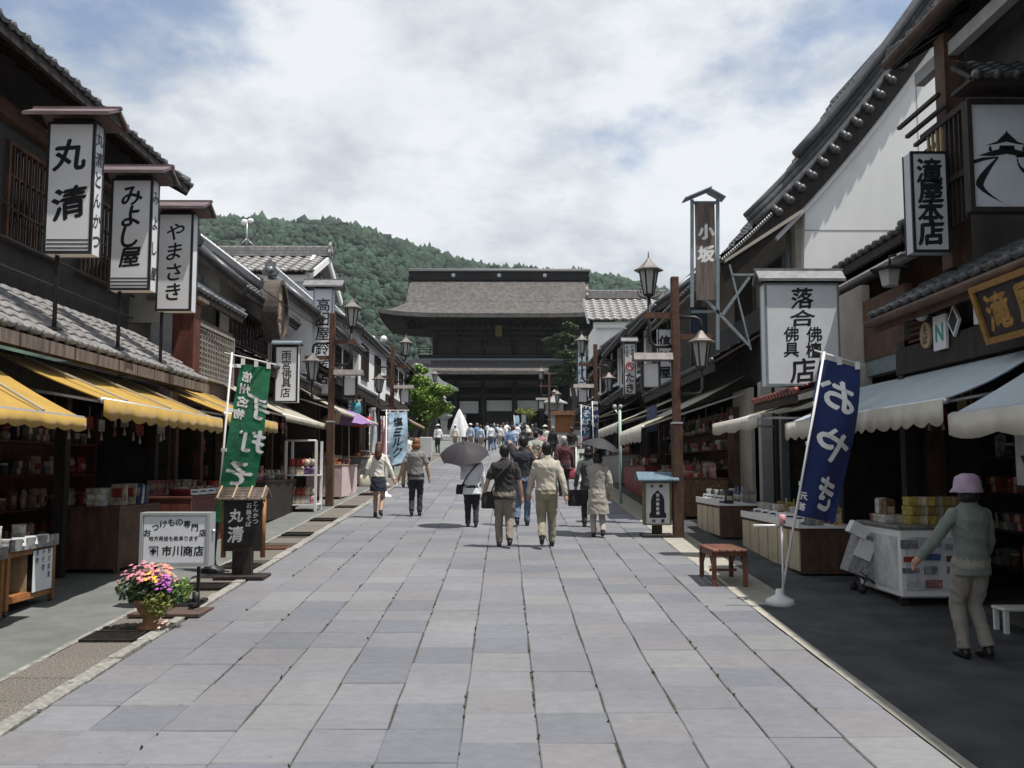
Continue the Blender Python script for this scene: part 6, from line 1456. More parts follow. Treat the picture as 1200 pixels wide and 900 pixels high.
co, hc_, _ = person('person in a long beige coat and pale trousers under a dark umbrella', gp(701, 630), rad(0), 1.44, ('coat', COATB), ('trousers', C_('palepant', (.44, .38, .33))), ('bob', HAIRB), .4, vox=.0105, hl=(-.06, .22, 1.22), hr=(.24, .03, .85), bulk=1.05)
umbrella('dark slate umbrella held over the long beige coat', hc_[-1] + V3((0, 0, .0)), at(706, 514, 16.0), .36, mat('umbrella_slate', (.022, .026, .030), .7, .15, 6))
dk, hd, _ = person('person in a dark grey jacket and skirt walking beside the beige coat', gp(690, 618), rad(0), 1.47, ('jacket', DGREY), ('trousers', C_('dkskirt', (.03, .03, .035))), ('bob', HAIRB), .3, vox=.012, hl=(-.27, .03, .85))
bag('flat black handbag hanging from the hand of the dark grey jacket', hd[-1] + V3((0, 0, -.05)), .3, .3, .08, DKPANT)
mr, hmr, _ = person('person in a maroon top and white cap carrying a red bag', Vector((X(661, 24), 24, g(24))), rad(10), 1.52, ('jacket', MAROON), ('trousers', DKPANT), ('short', HAIRG), .4, vox=.014, hat=('cap', C_('capwhite', (.66, .66, .64))), bulk=1.1)
bag('red handbag carried beside the maroon top', hmr[1] + V3((0, 0, -.04)), .3, .26, .1, C_('bagred', (.35, .05, .08)))
person('person in a sage shirt with both hands clasped behind the back', Vector((X(628, 27), 27, g(27))), rad(0), 1.62, ('tee', SAGE), ('trousers', DGREY), ('short', HAIRB), .15, vox=.014, hl=(-.04, -.20, .95), hr=(.05, -.20, .93), bulk=1.1)
# people of the crowd: (px, distance, top, bottom, extra)
crowd = [
 (513, 53.5, 'shirt', WHITE, DGREY, dict(hat=('brim', IVORY)), 'white shirt, grey trousers and pale hat apart from the crowd'),
 (551, 58, 'shirt', LBLUE, KHAKI, dict(hat=('brim', IVORY)), 'light blue shirt, khaki trousers and hat near the white tent'),
 (559, 60, 'tee', BLUES, DGREY, dict(), 'blue T-shirt and grey trousers near the white tent'),
 (563, 55, 'shirt', LBLUE, TAN, dict(), 'pale blue shirt and tan trousers facing the gate'),
 (567, 61, 'jacket', BLACKT, DKPANT, dict(), 'black jacket beside the pale blue shirts'),
 (575, 57, 'shirt', WHITE, JEAN, dict(bulk=1.05), 'white shirt and blue jeans before the gate steps'),
 (579, 59, 'polo', DGREY, JEAN, dict(), 'dark grey polo and jeans before the gate steps'),
 (586, 63, 'shirt', WHITE, TAN, dict(), 'white shirt and tan trousers in the middle of the crowd'),
 (590, 64, 'blouse', IVORY, DKPANT, dict(hair=('long', HAIRBR)), 'ivory blouse and long brown hair in the crowd'),
 (533, 60, 'shirt', IVORY, TAN, dict(hat=('brim', WHITE)), 'cream shirt and white hat in front of the folded tent'),
 (597, 44, 'shirt', BLUES, DGREY, dict(), 'blue shirt and grey trousers behind the navy polo'),
 (602, 46, 'shirt', LBLUE, DKPANT, dict(), 'light blue shirt and black trousers ahead of the navy polo'),
 (606, 66, 'shirt', WHITE, DKPANT, dict(), 'bright white shirt and black trousers in the crowd'),
 (615, 50, 'jacket', DGREY, DKPANT, dict(), 'dark grey jacket and black trousers in the crowd'),
 (611, 70, 'tee', BLACKT, JEAN, dict(), 'black T-shirt and jeans farther up the court'),
 (620, 40, 'tee', DGREY, TAN, dict(hat=('bucket', IVORY)), 'dark T-shirt and pale bucket hat behind the sage shirt'),
 (634, 33, 'blouse', C_('rose', (.40, .22, .24)), DKPANT, dict(), 'rose blouse and black trousers beside the sage shirt'),
 (639, 46, 'shirt', IVORY, DGREY, dict(hat=('brim', IVORY)), 'ivory shirt and straw hat by the thin lamp post'),
 (648, 43, 'jacket', DKPANT, DGREY, dict(), 'black jacket and grey trousers by the thin lamp post'),
 (670, 38, 'tee', BLACKT, KHAKI, dict(), 'black T-shirt and khaki trousers near the dark blue banner'),
 (690, 34, 'blouse', MAROON, DKPANT, dict(), 'maroon blouse and black trousers below the slim blue sign'),
 (545, 66, 'tee', WHITE, DKPANT, dict(), 'white T-shirt and black trousers behind the folded tent'),
 (583, 72, 'tee', LBLUE, JEAN, dict(), 'light blue T-shirt and jeans close to the gate steps'),
 (594, 76, 'shirt', WHITE, DGREY, dict(), 'white shirt and grey trousers close to the gate steps'),
 (600, 80, 'jacket', BLACKT, DKPANT, dict(), 'black jacket and trousers close to the gate steps'),
 (617, 74, 'shirt', IVORY, JEAN, dict(), 'ivory shirt and jeans right of the blue-white notice banner'),
 (624, 70, 'tee', BLACKT, TAN, dict(), 'black T-shirt and tan trousers right of the blue-white notice banner'),
 (628, 62, 'polo', NAVYT, TAN, dict(), 'navy polo and tan trousers near the stone lantern'),
 (571, 84, 'shirt', WHITE, DKPANT, dict(), 'white shirt and black trousers at the foot of the gate'),
 (589, 92, 'tee', BLUES, DKPANT, dict(), 'blue T-shirt and black trousers at the foot of the gate'),
 (608, 95, 'shirt', WHITE, TAN, dict(), 'white shirt and tan trousers at the foot of the gate'),
 (579, 98, 'jacket', DGREY, JEAN, dict(), 'dark grey jacket and jeans at the foot of the gate'),
 (615, 90, 'shirt', IVORY, DKPANT, dict(), 'ivory shirt and black trousers at the foot of the gate'),
 (476, 27, 'blouse', IVORY, TAN, dict(hair=('bob', HAIRBR)), 'ivory blouse stooping behind the milk banner'),
]
for i, (px, d_, tt, tm, bm_, ex, lab) in enumerate(crowd):
    ex = dict(ex); rr = random.Random(i); hair = ex.pop('hair', ('short', [HAIRB, HAIRB, HAIRG, HAIRBR][i % 4]))
    person('person in ' + lab, Vector((X(px, d_), d_, g(d_))), rad(rr.uniform(-35, 35) if d_ > 40 else rr.uniform(-8, 8)), rr.uniform(1.5, 1.68), (tt, tm), ('trousers', bm_), hair, rr.uniform(-.8, .8), vox=.024 if d_ > 40 else .018, detail=False, **ex)

# ================================================================== GOODS AND STALLS
def rgb(nm, c, **k): return mat('goods_' + nm, tuple(x * .8 for x in c), .55, .3, 16, det=2, rnd=.25, **k)
GC = {'red': rgb('red', (.33, .045, .04)), 'cream': rgb('cream', (.55, .48, .36)), 'brown': rgb('brown', (.17, .09, .05)), 'white': rgb('white', (.62, .61, .59)), 'yellow': rgb('yellow', (.40, .30, .07)), 'green': rgb('green', (.06, .17, .08)), 'blue': rgb('blue', (.07, .13, .28)), 'pink': rgb('pink', (.52, .22, .26)), 'purple': rgb('purple', (.17, .08, .22)), 'grey': rgb('grey', (.28, .28, .28)), 'orange': rgb('orange', (.50, .19, .05)), 'black': rgb('black', (.03, .03, .03))}
_gm = {}
def gmesh(kind, c):
    k = (kind, c)
    if k in _gm: return _gm[k]
    m = MB(); band = GC['cream'] if c != 'cream' else GC['red']
    if kind == 'gift box':
        m.bb(-.11, .11, -.075, .075, 0, .055, 0, .004).bb(-.113, .113, -.078, .078, .045, .075, 0, .004).bb(-.03, .03, -.0795, .0795, .004, .0768, 1)
    elif kind == 'tall box':
        m.bb(-.05, .05, -.04, .04, 0, .20, 0, .004).bb(-.035, .035, -.0415, .0415, .05, .15, 1).prism([(-.05, -.04, .2), (-.05, .04, .2), (-.05, 0, .225)], (.1, 0, 0))
    elif kind == 'snack bag':
        m.loft([(0, 0, 0, .075, .01), (0, 0, .03, .078, .035), (0, 0, .10, .075, .045), (0, 0, .17, .075, .03), (0, 0, .2, .078, .006), (0, 0, .215, .078, .005)], 12).bb(-.045, .045, -.046, -.030, .06, .13, 1)
    elif kind == 'jar':
        m.loft([(0, 0, 0, .045, .045), (0, 0, .01, .05, .05), (0, 0, .09, .05, .05), (0, 0, .105, .04, .04)], 12).loft([(0, 0, .105, .043, .043), (0, 0, .13, .043, .043)], 12, 1)
    elif kind == 'bottle':
        m.loft([(0, 0, 0, .035, .035), (0, 0, .15, .036, .036), (0, 0, .2, .014, .014), (0, 0, .26, .013, .013), (0, 0, .262, .016, .016), (0, 0, .28, .016, .016)], 12).loft([(0, 0, .04, .037, .037), (0, 0, .12, .037, .037)], 12, 1)
    elif kind == 'booklet':
        m.box((0, 0, .12), (.16, .02, .24), 0, Matrix.Rotation(-.25, 3, 'X')).box((0, -.012, .14), (.11, .004, .1), 1, Matrix.Rotation(-.25, 3, 'X'))
    elif kind == 'doll':
        m.loft([(0, 0, 0, .05, .045), (0, 0, .06, .065, .055), (0, 0, .10, .04, .035)], 12).ell((0, 0, .145), .05, 10, 8, 1).ell((-.035, 0, .19), .015, 8, 6, 1).ell((.035, 0, .19), .015, 8, 6, 1)
    elif kind == 'hanging charm':
        m.tube([(0, 0, 0), (0, 0, -.08)], .003, 5, 1).bb(-.03, .03, -.006, .006, -.17, -.08, 0, .004).tube([(0, 0, -.17), (0, 0, -.24)], [.004, .014], 6, 1)
    elif kind == 'folded cloth':
        for q in range(3): m.bb(-.12, .12, -.09, .09, q * .018, q * .018 + .016, q % 2, .005)
    elif kind == 'basket':
        m.loft([(0, 0, 0, .10, .08), (0, 0, .10, .13, .10), (0, 0, .11, .135, .105), (0, 0, .10, .12, .09), (0, 0, .02, .09, .07)], 14).ell((0, 0, .10), (.1, .075, .04), 10, 6, 1)
    _gm[k] = m.mesh(kind.replace(' ', '_'), [GC[c], band]); return _gm[k]
def good(kind, c, loc, where, rz=0, sc=1.0):
    o = link(kind.replace(' ', '_'), gmesh(kind, c), None, loc); o.rotation_euler = (0, 0, rz); o.scale = (sc, sc, sc)
    return tag(o, f'{c} {kind} {where}', kind.split()[-1], f'{c} {kind} {where}')
def row(kinds, cols, x0, x1, y0, y1, z, where, n, layers=1, rz=0, rr=None, sc=1.0):
    rr = rr or R
    for i in range(n):
        t = (i + .5) / n; c = rr.choice(cols); kd = rr.choice(kinds)
        for q in range(layers if kd == 'gift box' else 1):
            good(kd, c, (x0 + (x1 - x0) * t + rr.uniform(-.02, .02), y0 + (y1 - y0) * t, (z(y0 + (y1 - y0) * t) if callable(z) else z) + .078 * q * sc), where, rz + rr.uniform(-.25, .25), sc)
def table(label, x0, x1, y0, y1, h, m, front=None, legs=True, cat='table', name='display_table', skirt=None):
    t = root(name, label, cat, ((x0 + x1) / 2, (y0 + y1) / 2, g((y0 + y1) / 2))); z = g((y0 + y1) / 2) + h
    part('top', MB().bb(x0, x1, y0, y1, z - .04, z, bev=.006), m, t)
    if skirt is not None:
        zb = g(y0) + .06; e = .012
        part('front_panel', MB().bb(x0 + e, x1 - e, y0 + e, y0 + e + .02, zb, z - .042), skirt, t)
        part('front_panel', MB().bb(x0 + e, x0 + e + .02, y0 + e + .021, y1 - e - .021, zb, z - .042), skirt, t); part('front_panel', MB().bb(x1 - e - .02, x1 - e, y0 + e + .021, y1 - e - .021, zb, z - .042), skirt, t); part('front_panel', MB().bb(x0 + e, x1 - e, y1 - e - .02, y1 - e, zb, z - .042), skirt, t)
    for x in (x0 + .04, x1 - .04):
        for y in (y0 + .05, y1 - .05): part('leg', MB().bb(x - .03, x + .03, y - .03, y + .03, g(y) + (-.02 if skirt is None else .0), z - .041 if skirt is None else g(y) + .07), m, t)
    return t, z
# ---- orange wooden racks in front of the first shop
def rack(label, y0, y1, notice=False):
    x0, x1 = -5.55, -4.95; t = root('wooden_rack', label, 'rack', ((x0 + x1) / 2, (y0 + y1) / 2, g((y0 + y1) / 2))); z0 = g((y0 + y1) / 2) + .05; h = .58
    for x in (x0, x1 - .05):
        for y in (y0, y1 - .05):
            part('post', MB().bb(x, x + .05, y, y + .05, z0, z0 + h), OWOOD, t); part('caster', MB().tube([(x + .01, y + .025, z0 - .03), (x + .04, y + .025, z0 - .03)], .03, 10), STEELD, t)
    for z in (.06, h - .06):
        for x in (x0 + .01, x1 - .04): part('rail', MB().bb(x, x + .03, y0 + .05, y1 - .05, z0 + z, z0 + z + .05), OWOOD, t)
        for y in (y0 + .01, y1 - .04): part('rail', MB().bb(x0 + .05, x1 - .05, y, y + .03, z0 + z, z0 + z + .05), OWOOD, t)
    part('shelf', MB().bb(x0 + .02, x1 - .02, y0 + .02, y1 - .02, z0 + .11, z0 + .125), OWOOD, t)
    part('tray', MB().bb(x0 - .03, x1 + .03, y0, y1, z0 + h + .002, z0 + h + .02).bb(x1, x1 + .03, y0, y1, z0 + h + .021, z0 + h + .12).bb(x0 - .03, x0, y0, y1, z0 + h + .021, z0 + h + .12), GC['grey'], t)
    part('divider', MB().bb(x0 + .05, x1 - .06, (y0 + y1) / 2 - .01, (y0 + y1) / 2 + .01, z0 + .127, z0 + h - .07), PWOOD, t)
    if notice:
        part('paper_notice', MB().bb(x1 + .002, x1 + .006, y1 - .5, y1 - .08, z0 + .12, z0 + h - .03), SIGNW, t)
        L = MB(); letters(L, [(c, -.13 + .13 * q, .17 - .085 * i, .065) for q, w_ in enumerate(('漬物', 'みそ漬', '野沢菜漬')) for i, c in enumerate(w_)], (x1 + .006, y1 - .29, z0 + .36), (0, 1, 0), (0, 0, 1), 0, .003, .4, bold=.02); part('lettering', L, GC['blue'], t)
    return z0 + h + .02
zr = rack('orange wooden rack with a hand-written white paper notice on its front', 9.5, 10.5, True); row(['snack bag', 'gift box'], ['brown', 'white', 'grey'], -5.35, -5.2, 9.6, 10.4, zr, 'on the rack with the paper notice', 7)
zr = rack('orange wooden rack of pickles between two other racks', 8.42, 9.44); row(['snack bag', 'gift box', 'basket'], ['brown', 'red', 'grey'], -5.35, -5.2, 8.5, 9.35, zr, 'on the middle wooden rack', 7)
zr = rack('orange wooden rack of pickles farthest from the paper notice', 7.3, 8.36); row(['snack bag', 'basket'], ['pink', 'white', 'brown'], -5.35, -5.2, 7.4, 8.3, zr, 'on the end wooden rack', 6)
# ---- shelving inside the shops
def shelving(label, side, x, y0, y1, tiers, m, where, kinds, cols, n, zt=.45, base=.35, depth=.38, sc=1.2):
    t = root('shelving', label, 'shelf', (x, (y0 + y1) / 2, g((y0 + y1) / 2))); zb = g((y0 + y1) / 2)
    for y in (y0, y1 - .04): part('upright', MB().bb(x - depth / 2, x + depth / 2, y, y + .04, g(y) - .01, zb + base + zt * tiers), m, t)
    for k in range(tiers):
        z = zb + base + zt * k; part('shelf_board', MB().bb(x - depth / 2, x + depth / 2, y0 + .042, y1 - .042, z - .03, z), m, t)
        row(kinds, cols, x - side * depth * .15, x - side * depth * .15, y0 + .12, y1 - .12, z, where, n, layers=2, rz=math.pi / 2, sc=sc)
    part('back_panel', MB().bb(x + side * (depth / 2), x + side * (depth / 2 + .02), y0, y1, zb + .1, zb + base + zt * tiers), m, t)
shelving('dark tiered shelves of pickles deep in the first dark shop', -1, -6.6, 6.6, 9.8, 4, DWOOD, 'on the shelves of the first dark shop', ['gift box', 'snack bag', 'jar', 'tall box'], ['red', 'brown', 'cream', 'grey', 'black'], 12)
shelving('reddish shelves of gift boxes behind the white lightbox stand', -1, -6.5, 10.2, 14.6, 4, RWOOD, 'on the reddish shelves', ['gift box', 'tall box', 'snack bag', 'jar', 'doll'], ['red', 'brown', 'grey', 'cream', 'black'], 15)
t, z = table('brown wooden counter with white gift boxes behind the lightbox stand', -5.7, -4.95, 12.2, 13.6, .82, BWOOD, skirt=BWOOD)
row(['gift box'], ['white'], -5.35, -5.35, 12.3, 12.9, z, 'stacked on the brown counter', 3, layers=3); row(['booklet', 'tall box'], ['blue', 'white', 'cream'], -5.1, -5.1, 12.4, 13.5, z, 'standing on the brown counter', 6, sc=1.2)
t, z = table('low red-brown counter of trinkets beside the green banner', -5.6, -4.7, 14.2, 16.8, .75, RWOOD, skirt=RWOOD); row(['snack bag', 'gift box', 'jar', 'basket'], ['red', 'brown', 'orange', 'white'], -5.0, -5.0, 14.4, 16.7, z, 'on the low red-brown counter', 14); row(['tall box', 'booklet', 'doll'], ['white', 'pink', 'yellow', 'cream'], -5.4, -5.4, 14.4, 16.7, z, 'on the low red-brown counter', 12)
t, z = table('trinket table under the off-white awning', -5.4, -4.5, 17.8, 20.4, .75, BWOOD, skirt=DWOOD); row(['doll', 'jar', 'bottle', 'basket'], ['white', 'grey', 'cream', 'pink'], -4.75, -4.75, 17.9, 20.3, z, 'on the trinket table', 14); row(['doll', 'booklet', 'tall box'], ['white', 'yellow', 'red', 'blue'], -5.1, -5.1, 17.9, 20.3, z, 'on the trinket table', 12)
shelving('tall dark shelves of trinkets under the off-white awning', -1, -5.9, 17.6, 22.6, 4, DWOOD, 'on the tall trinket shelves', ['doll', 'tall box', 'jar', 'gift box'], ['white', 'red', 'grey', 'yellow', 'brown'], 14)
# white framed display with soft toys next to the lamp post
wf = root('toy_stand', 'white metal display frame of pale soft toys by the brown lamp post', 'display', (-4.35, 20.4, g(20.4))); zf = g(20.4)
for x in (-.32, .32):
    for y in (-.3, .3): part('post', MB().bb(x - .025, x + .025, y - .025, y + .025, 0, 1.5), PVCW, wf, world=False)
for z in (.12, .75): part('shelf', MB().bb(-.34, .34, -.32, .32, z, z + .03), PVCW, wf, world=False)
part('top_bar', MB().tube([(-.32, -.3, 1.5), (.32, -.3, 1.5)], .02, 6), PVCW, wf, world=False)
row(['doll'], ['white', 'cream', 'grey', 'pink'], -4.6, -4.1, 20.25, 20.3, zf + .15, 'in the white display frame', 5, sc=1.8); row(['doll'], ['white', 'cream', 'purple'], -4.6, -4.1, 20.25, 20.3, zf + .78, 'in the white display frame', 5, sc=1.7)
# parasol, lanterns, clothes rack farther along
pa = umbrella('purple, white and yellow parasol over a stall on the left', Vector((-4.2, 24.5, g(24.5) + .9)), Vector((-4.2, 24.5, g(24.5) + 2.2)), .78, mat('parasol_cloth', (.25, .15, .34), .7, .1, 3))
pa.name = 'parasol'; pa['category'] = 'parasol'
part('lower_pole', MB().tube([(0, 0, -.9), (0, 0, 0)], .02, 8).tube([(0, 0, -.9), (0, 0, -.82)], .2, 14), ALU, pa, world=False)
for ch in list(pa.children):
    if ch.name.startswith('canopy'):
        ch.data.materials.append(mat('parasol_white', (.75, .74, .72), .7, .06, 3)); ch.data.materials.append(mat('parasol_yellow', (.75, .52, .08), .7, .06, 3))
        for p in ch.data.polygons:
            a = math.atan2(p.center.y, p.center.x); p.material_index = [2, 1, 0, 0, 1, 0, 0, 2][int((a + math.pi) / (2 * math.pi) * 7.999)]
for i in range(3):
    l = root('paper_lantern', 'red paper lantern hanging in a cluster below the tan awning', 'lantern', at(416 + 6 * i, 500, 30), 0, 'hanging red lanterns'); part('shade', MB().loft([(0, 0, 0, .08, .08), (0, 0, .04, .17, .17), (0, 0, .17, .21, .21), (0, 0, .30, .17, .17), (0, 0, .34, .08, .08)], 14), mat('lantern_red', (.42, .03, .03), .7, .1, 9), l, world=False)
    part('cap', MB().tube([(0, 0, .34), (0, 0, .39)], .085, 12).tube([(0, 0, .39), (0, 0, .7)], .006, 5), STEELD, l, world=False)
t, z = table('stall table with orange and pink cloths past the parasol', -4.9, -4.0, 23.2, 25.6, .8, PWOOD, skirt=C_('stallpink', (.50, .36, .36))); row(['folded cloth', 'basket', 'doll'], ['orange', 'pink', 'white', 'red'], -4.3, -4.3, 23.3, 25.5, z, 'on the pink stall table', 10, sc=1.2); row(['tall box', 'doll'], ['orange', 'cream', 'yellow'], -4.7, -4.7, 23.3, 25.5, z, 'on the pink stall table', 9, sc=1.4)
t, z = table('grey stall table beyond the milk banner', -4.9, -4.0, 27.5, 31, .8, PWOOD, skirt=GC['grey']); row(['basket', 'gift box', 'jar'], ['white', 'blue', 'red', 'green'], -4.3, -4.3, 27.7, 30.8, z, 'on the grey stall table', 12, sc=1.3)
# ---- right side
PANEL = mat('crate_panel', (.50, .43, .31), .6, .1, 7)
def stand(label, x0, x1, y0, y1, h):
    t = root('display_stand', label, 'display stand', ((x0 + x1) / 2, (y0 + y1) / 2, g((y0 + y1) / 2))); z = g((y0 + y1) / 2) + h
    part('body', MB().bb(x0, x1, y0, y1, g(y0) + .03, z - .06), BWOOD, t); n = max(2, round((y1 - y0) / .5))
    for k in range(n): a = y0 + (y1 - y0) * k / n + .03; part('front_panel', MB().bb(x0 - .018, x0 - .002, a, a + (y1 - y0) / n - .06, g(y0) + .06, z - .1), PANEL, t)
    part('tray', MB().bb(x0 - .03, x1, y0 - .02, y1 + .02, z - .058, z - .03).bb(x0 - .03, x0 - .01, y0 - .02, y1 + .02, z - .029, z + .04), PVCW, t); return t, z - .03
t, z = stand('low display stand with cream panels by the grey pillar', 3.55, 4.45, 15.6, 17.4, .56); row(['snack bag', 'jar', 'bottle'], ['grey', 'white', 'black', 'green'], 3.75, 3.75, 15.7, 17.3, z, 'on the stand by the grey pillar', 12); row(['tall box', 'bottle'], ['white', 'grey', 'blue'], 4.15, 4.15, 15.7, 17.3, z, 'on the stand by the grey pillar', 9)
t, z = stand('low display stand with cream panels behind the navy banner', 3.75, 4.5, 12.0, 14.9, .58); row(['snack bag', 'gift box', 'jar'], ['grey', 'white', 'black', 'cream'], 3.95, 3.95, 12.1, 14.8, z, 'on the stand behind the navy banner', 16); row(['tall box', 'bottle'], ['white', 'yellow', 'red'], 4.3, 4.3, 12.1, 14.8, z, 'on the stand behind the navy banner', 12)
POST = mat('poster_print', (.55, .55, .56), .6, .25, 4, col2=(.33, .36, .40))
dt = root('display_case', 'white freezer-like display case with printed pictures on its sides', 'display case', (4.62, 10.66, g(10.66))); zc0 = g(10.66)
part('case', MB().bb(-.42, .5, -.58, .58, .06, .78, bev=.02), PVCW, dt, world=False)
part('lid', MB().bb(-.44, .52, -.6, .6, .782, .82, bev=.01), GC['grey'], dt, world=False)
part('poster', MB().bb(-.36, .44, -.588, -.582, .14, .70), POST, dt, world=False); part('poster', MB().bb(-.428, -.422, -.52, .52, .14, .7), POST, dt, world=False)
for q in range(16):
    x, z = -.30 + .22 * (q % 4) + R.uniform(-.03, .03), .22 + .13 * (q // 4) + R.uniform(-.02, .02); w_, h_ = R.uniform(.08, .19), R.uniform(.05, .1)
    part('printed_patch', MB().bb(x - w_ / 2, x + w_ / 2, -.594 - .0004 * q, -.589, z - h_ / 2, z + h_ / 2), GC[R.choice(['red', 'grey', 'green', 'white', 'brown', 'pink', 'blue', 'grey'])], dt, world=False)
for x in (-.36, .44):
    for y in (-.5, .5): part('foot', MB().bb(x - .04, x + .04, y - .04, y + .04, -.06, .06), STEELD, dt, world=False)
row(['gift box'], ['yellow'], 4.45, 4.95, 10.3, 10.35, zc0 + .82, 'stacked on the white display case', 3, layers=3, sc=1.3); row(['gift box', 'tall box'], ['white', 'brown', 'cream'], 4.35, 4.4, 10.55, 11.1, zc0 + .82, 'on the white display case', 5, sc=1.2)
row(['tall box', 'snack bag'], ['yellow', 'red', 'white'], 4.85, 4.85, 10.55, 11.1, zc0 + .82, 'at the back of the white display case', 6, sc=1.3)
# shopping trolley she pulls
b0 = gp(1022, 694); tr = root('shopping_trolley', 'grey folding shopping trolley wrapped in printed paper beside the display case', 'trolley', (b0.x, b0.y, g(b0.y))); hp_ = b0 + V3((.2, -.1, .95)); P = lambda nm, mb, m: part(nm, mb, m, tr, world=False)
P('bag', MB().box((-.1, 0, .42), (.3, .26, .46), 0, Matrix.Rotation(.35, 3, 'Y')), mat('newsprint', (.30, .30, .31), .8, .3, 22)); P('paper', MB().box((-.12, -.145, .5), (.2, .01, .22), 0, Matrix.Rotation(.4, 3, 'Y')).box((-.2, -.15, .72), (.2, .14, .14), 0, Matrix.Rotation(.5, 3, 'Y')), PVCW)
hh = hp_ - tr.location; P('handle', MB().tube([(-.05, -.1, .3), (hh.x - .02, hh.y + .06, hh.z - .02), (hh.x, hh.y, hh.z - .06)], .012, 6).tube([(-.05, .1, .3), (hh.x + .03, hh.y + .12, hh.z - .02), (hh.x, hh.y, hh.z - .06)], .012, 6), ALU)
P('frame', MB().tube([(-.18, -.12, .25), (.05, -.12, .06)], .012, 6).tube([(-.18, .12, .25), (.05, .12, .06)], .012, 6), STEELD)
for x in (-.16, .08):
    for y in (-.13, .13): P('wheel', MB().tube([(x, y - .012, .045), (x, y + .012, .045)], .045, 12), STEELD)
for y in (-.13, .13): P('wheel_strut', MB().tube([(-.16, y, .05), (-.1, y, .22)], .01, 5), STEELD)
# racks of sweets at the right edge
shelving('tiered rack of bright sweet bags beside the woman in the bucket hat', 1, 5.0, 6.3, 8.2, 4, PVCW, 'on the sweets rack', ['snack bag'], ['pink', 'white', 'red', 'yellow', 'purple'], 9, zt=.36, base=.3, sc=1.25)
shelving('dark shelves of sweets at the back of the pale blue awning shop', 1, 5.9, 8.4, 11.3, 4, DWOOD, 'on the dark shelves behind the display case', ['gift box', 'tall box', 'jar'], ['brown', 'red', 'black', 'grey'], 11, zt=.42)
wp = root('wall_picture', 'framed wall poster with a dark boat shape behind the bucket hat', 'poster', (4.98, 8.75, g(8.75) + 1.35)); part('frame', MB().bb(-.02, .02, -.38, .38, -.02, .62), DWOOD, wp, world=False); part('print', MB().bb(-.026, -.021, -.35, .35, .02, .58), POST, wp, world=False); part('boat_shape', MB().prism([(-.0262, -.2, .2), (-.0262, .2, .22), (-.0262, .26, .3), (-.0262, -.1, .33)], (-.004, 0, 0)), INK, wp, world=False)
st = root('stool', 'low white plastic step stool at the shop edge', 'stool', (gp(1190, 740).x, gp(1190, 740).y, g(gp(1190, 740).y))); part('seat', MB().bb(-.16, .2, -.12, .12, .2, .23, bev=.01), PVCW, st, world=False)
for x in (-.13, .17):
    for y in (-.09, .09): part('leg', MB().bb(x - .02, x + .02, y - .02, y + .02, -.01, .2), PVCW, st, world=False)
shelving('red-brown shelves of packaged noodles under the cream awning', 1, 4.7, 19.0, 26.5, 4, BWOOD, 'on the red-brown noodle shelves', ['snack bag', 'gift box', 'basket', 'folded cloth'], ['red', 'brown', 'pink', 'white', 'green'], 20, zt=.42, sc=1.3)
t, z = table('cloth covered table of sweets beyond the lantern stand', 3.5, 4.4, 18.6, 22.4, .72, BWOOD, skirt=GC['brown']); row(['snack bag', 'gift box', 'basket'], ['white', 'red', 'cream', 'grey'], 3.75, 3.75, 18.7, 22.3, z, 'on the table beyond the lantern stand', 18, sc=1.2); row(['tall box', 'doll', 'bottle'], ['white', 'red', 'green', 'pink'], 4.15, 4.15, 18.7, 22.3, z, 'on the table beyond the lantern stand', 14, sc=1.3)
t, z = table('table of red boxes beneath the second cream awning', 3.4, 4.3, 23, 27, .75, BWOOD, skirt=GC['red']); row(['gift box', 'snack bag', 'basket'], ['red', 'brown', 'white'], 3.7, 3.7, 23.1, 26.9, z, 'under the second cream awning', 16, layers=2, sc=1.2)
t, z = table('long stall table farther up the right row', 3.4, 4.2, 28, 34, .78, BWOOD, skirt=GC['grey']); row(['gift box', 'basket', 'tall box'], ['white', 'red', 'blue', 'cream'], 3.7, 3.7, 28.2, 33.8, z, 'on the long stall table', 18, sc=1.4)
nr = root('noren', 'indigo split curtain with white marks hanging under the cream awning', 'curtain', (3.2, 20.5, g(20.5) + 1.7))
for k in range(4):
    part('panel', MB().add([(0.02 * math.sin(i * 1.3 + k), -.7 + k * .36 + .085 * i, .55 * (1 - j)) for j in range(2) for i in range(5)], [(i, i + 1, 5 + i + 1, 5 + i) for i in range(4)]), NAVY, nr, world=False)
part('rod', MB().tube([(0, -.8, .56), (0, .8, .56)], .012, 6), DWOOD, nr, world=False)

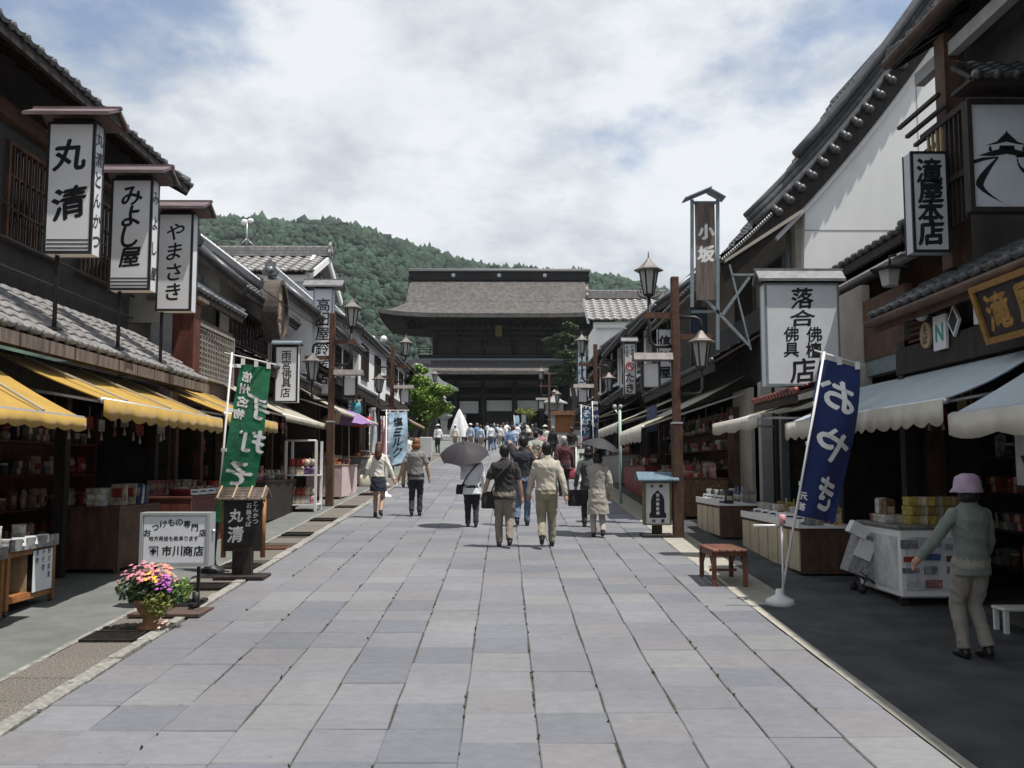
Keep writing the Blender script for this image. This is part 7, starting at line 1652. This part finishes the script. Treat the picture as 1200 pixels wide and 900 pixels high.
# hanging goods and price cards under the eaves
def hangers(x, y0, y1, z, n, kinds, cols, where, sc=1.5):
    for i in range(n):
        y = y0 + (y1 - y0) * (i + .5) / n; good(R.choice(kinds), R.choice(cols), (x + R.uniform(-.1, .1), y, z + R.uniform(-.05, .1)), where, R.uniform(0, 3), sc)
hangers(-5.3, 6.5, 14.8, 2.80, 22, ['hanging charm'], ['red', 'white', 'cream', 'purple', 'brown'], 'hung under the yellow awnings', 1.7)
hangers(-5.15, 17.8, 22.4, 3.1, 14, ['hanging charm'], ['white', 'pink', 'red', 'grey'], 'hung under the off-white awning', 1.6)
hangers(4.75, 7.4, 11.2, 2.8, 10, ['hanging charm'], ['white', 'red', 'yellow'], 'hung under the pale blue awning', 1.6)
hangers(4.5, 18.5, 26.5, 3.2, 18, ['hanging charm'], ['white', 'red', 'blue', 'brown'], 'hung under the cream awnings', 1.7)
cardm = MB().box((0, 0, .06), (.13, .004, .09), 0, Matrix.Rotation(-.2, 3, 'X')).box((0, -.004, .065), (.09, .002, .02), 1, Matrix.Rotation(-.2, 3, 'X')).box((0, .025, .03), (.02, .004, .07), 0, Matrix.Rotation(.5, 3, 'X')).mesh('price_card', [SIGNW, INK])
for i, (x, y, z) in enumerate([(-4.95, 9.7 + .25 * k, g(10) + .66) for k in range(3)] + [(-4.95, 7.6 + .4 * k, g(8.4) + .66) for k in range(4)] + [(-4.75, 14.5 + .4 * k, g(15.5) + .75) for k in range(6)] + [(3.62, 15.8 + .3 * k, g(16.5) + .56) for k in range(5)] + [(3.8, 12.2 + .4 * k, g(13.4) + .58) for k in range(6)]):
    w_ = 'on the pickle racks' if i < 7 else 'on the red-brown counter' if i < 13 else 'on the right display stands'
    o = link('price_card', cardm, None, (x, y, z)); o.rotation_euler = (0, 0, R.uniform(-.3, .3) + (.7 if x < 0 else -.7)); tag(o, 'small white price card ' + w_, 'price card', 'white price cards ' + w_)

# ================================================================== AIR
hz = bpy.data.materials.new('haze_air'); hz.use_nodes = True; nt = hz.node_tree; nt.nodes.remove(nt.nodes['Principled BSDF'])
pv = nt.nodes.new('ShaderNodeVolumePrincipled'); pv.inputs['Color'].default_value = (.80, .89, .97, 1); pv.inputs['Density'].default_value = .00011; pv.inputs['Anisotropy'].default_value = .2
nt.links.new(pv.outputs[0], nt.nodes['Material Output'].inputs['Volume'])
hb_ = MB().bb(-1150, 1150, -60, 1250, -4, 262)
tag(link('haze', hb_.mesh('haze', hz)), 'thin pale summer haze over the street and hill', 'haze', kind='stuff')
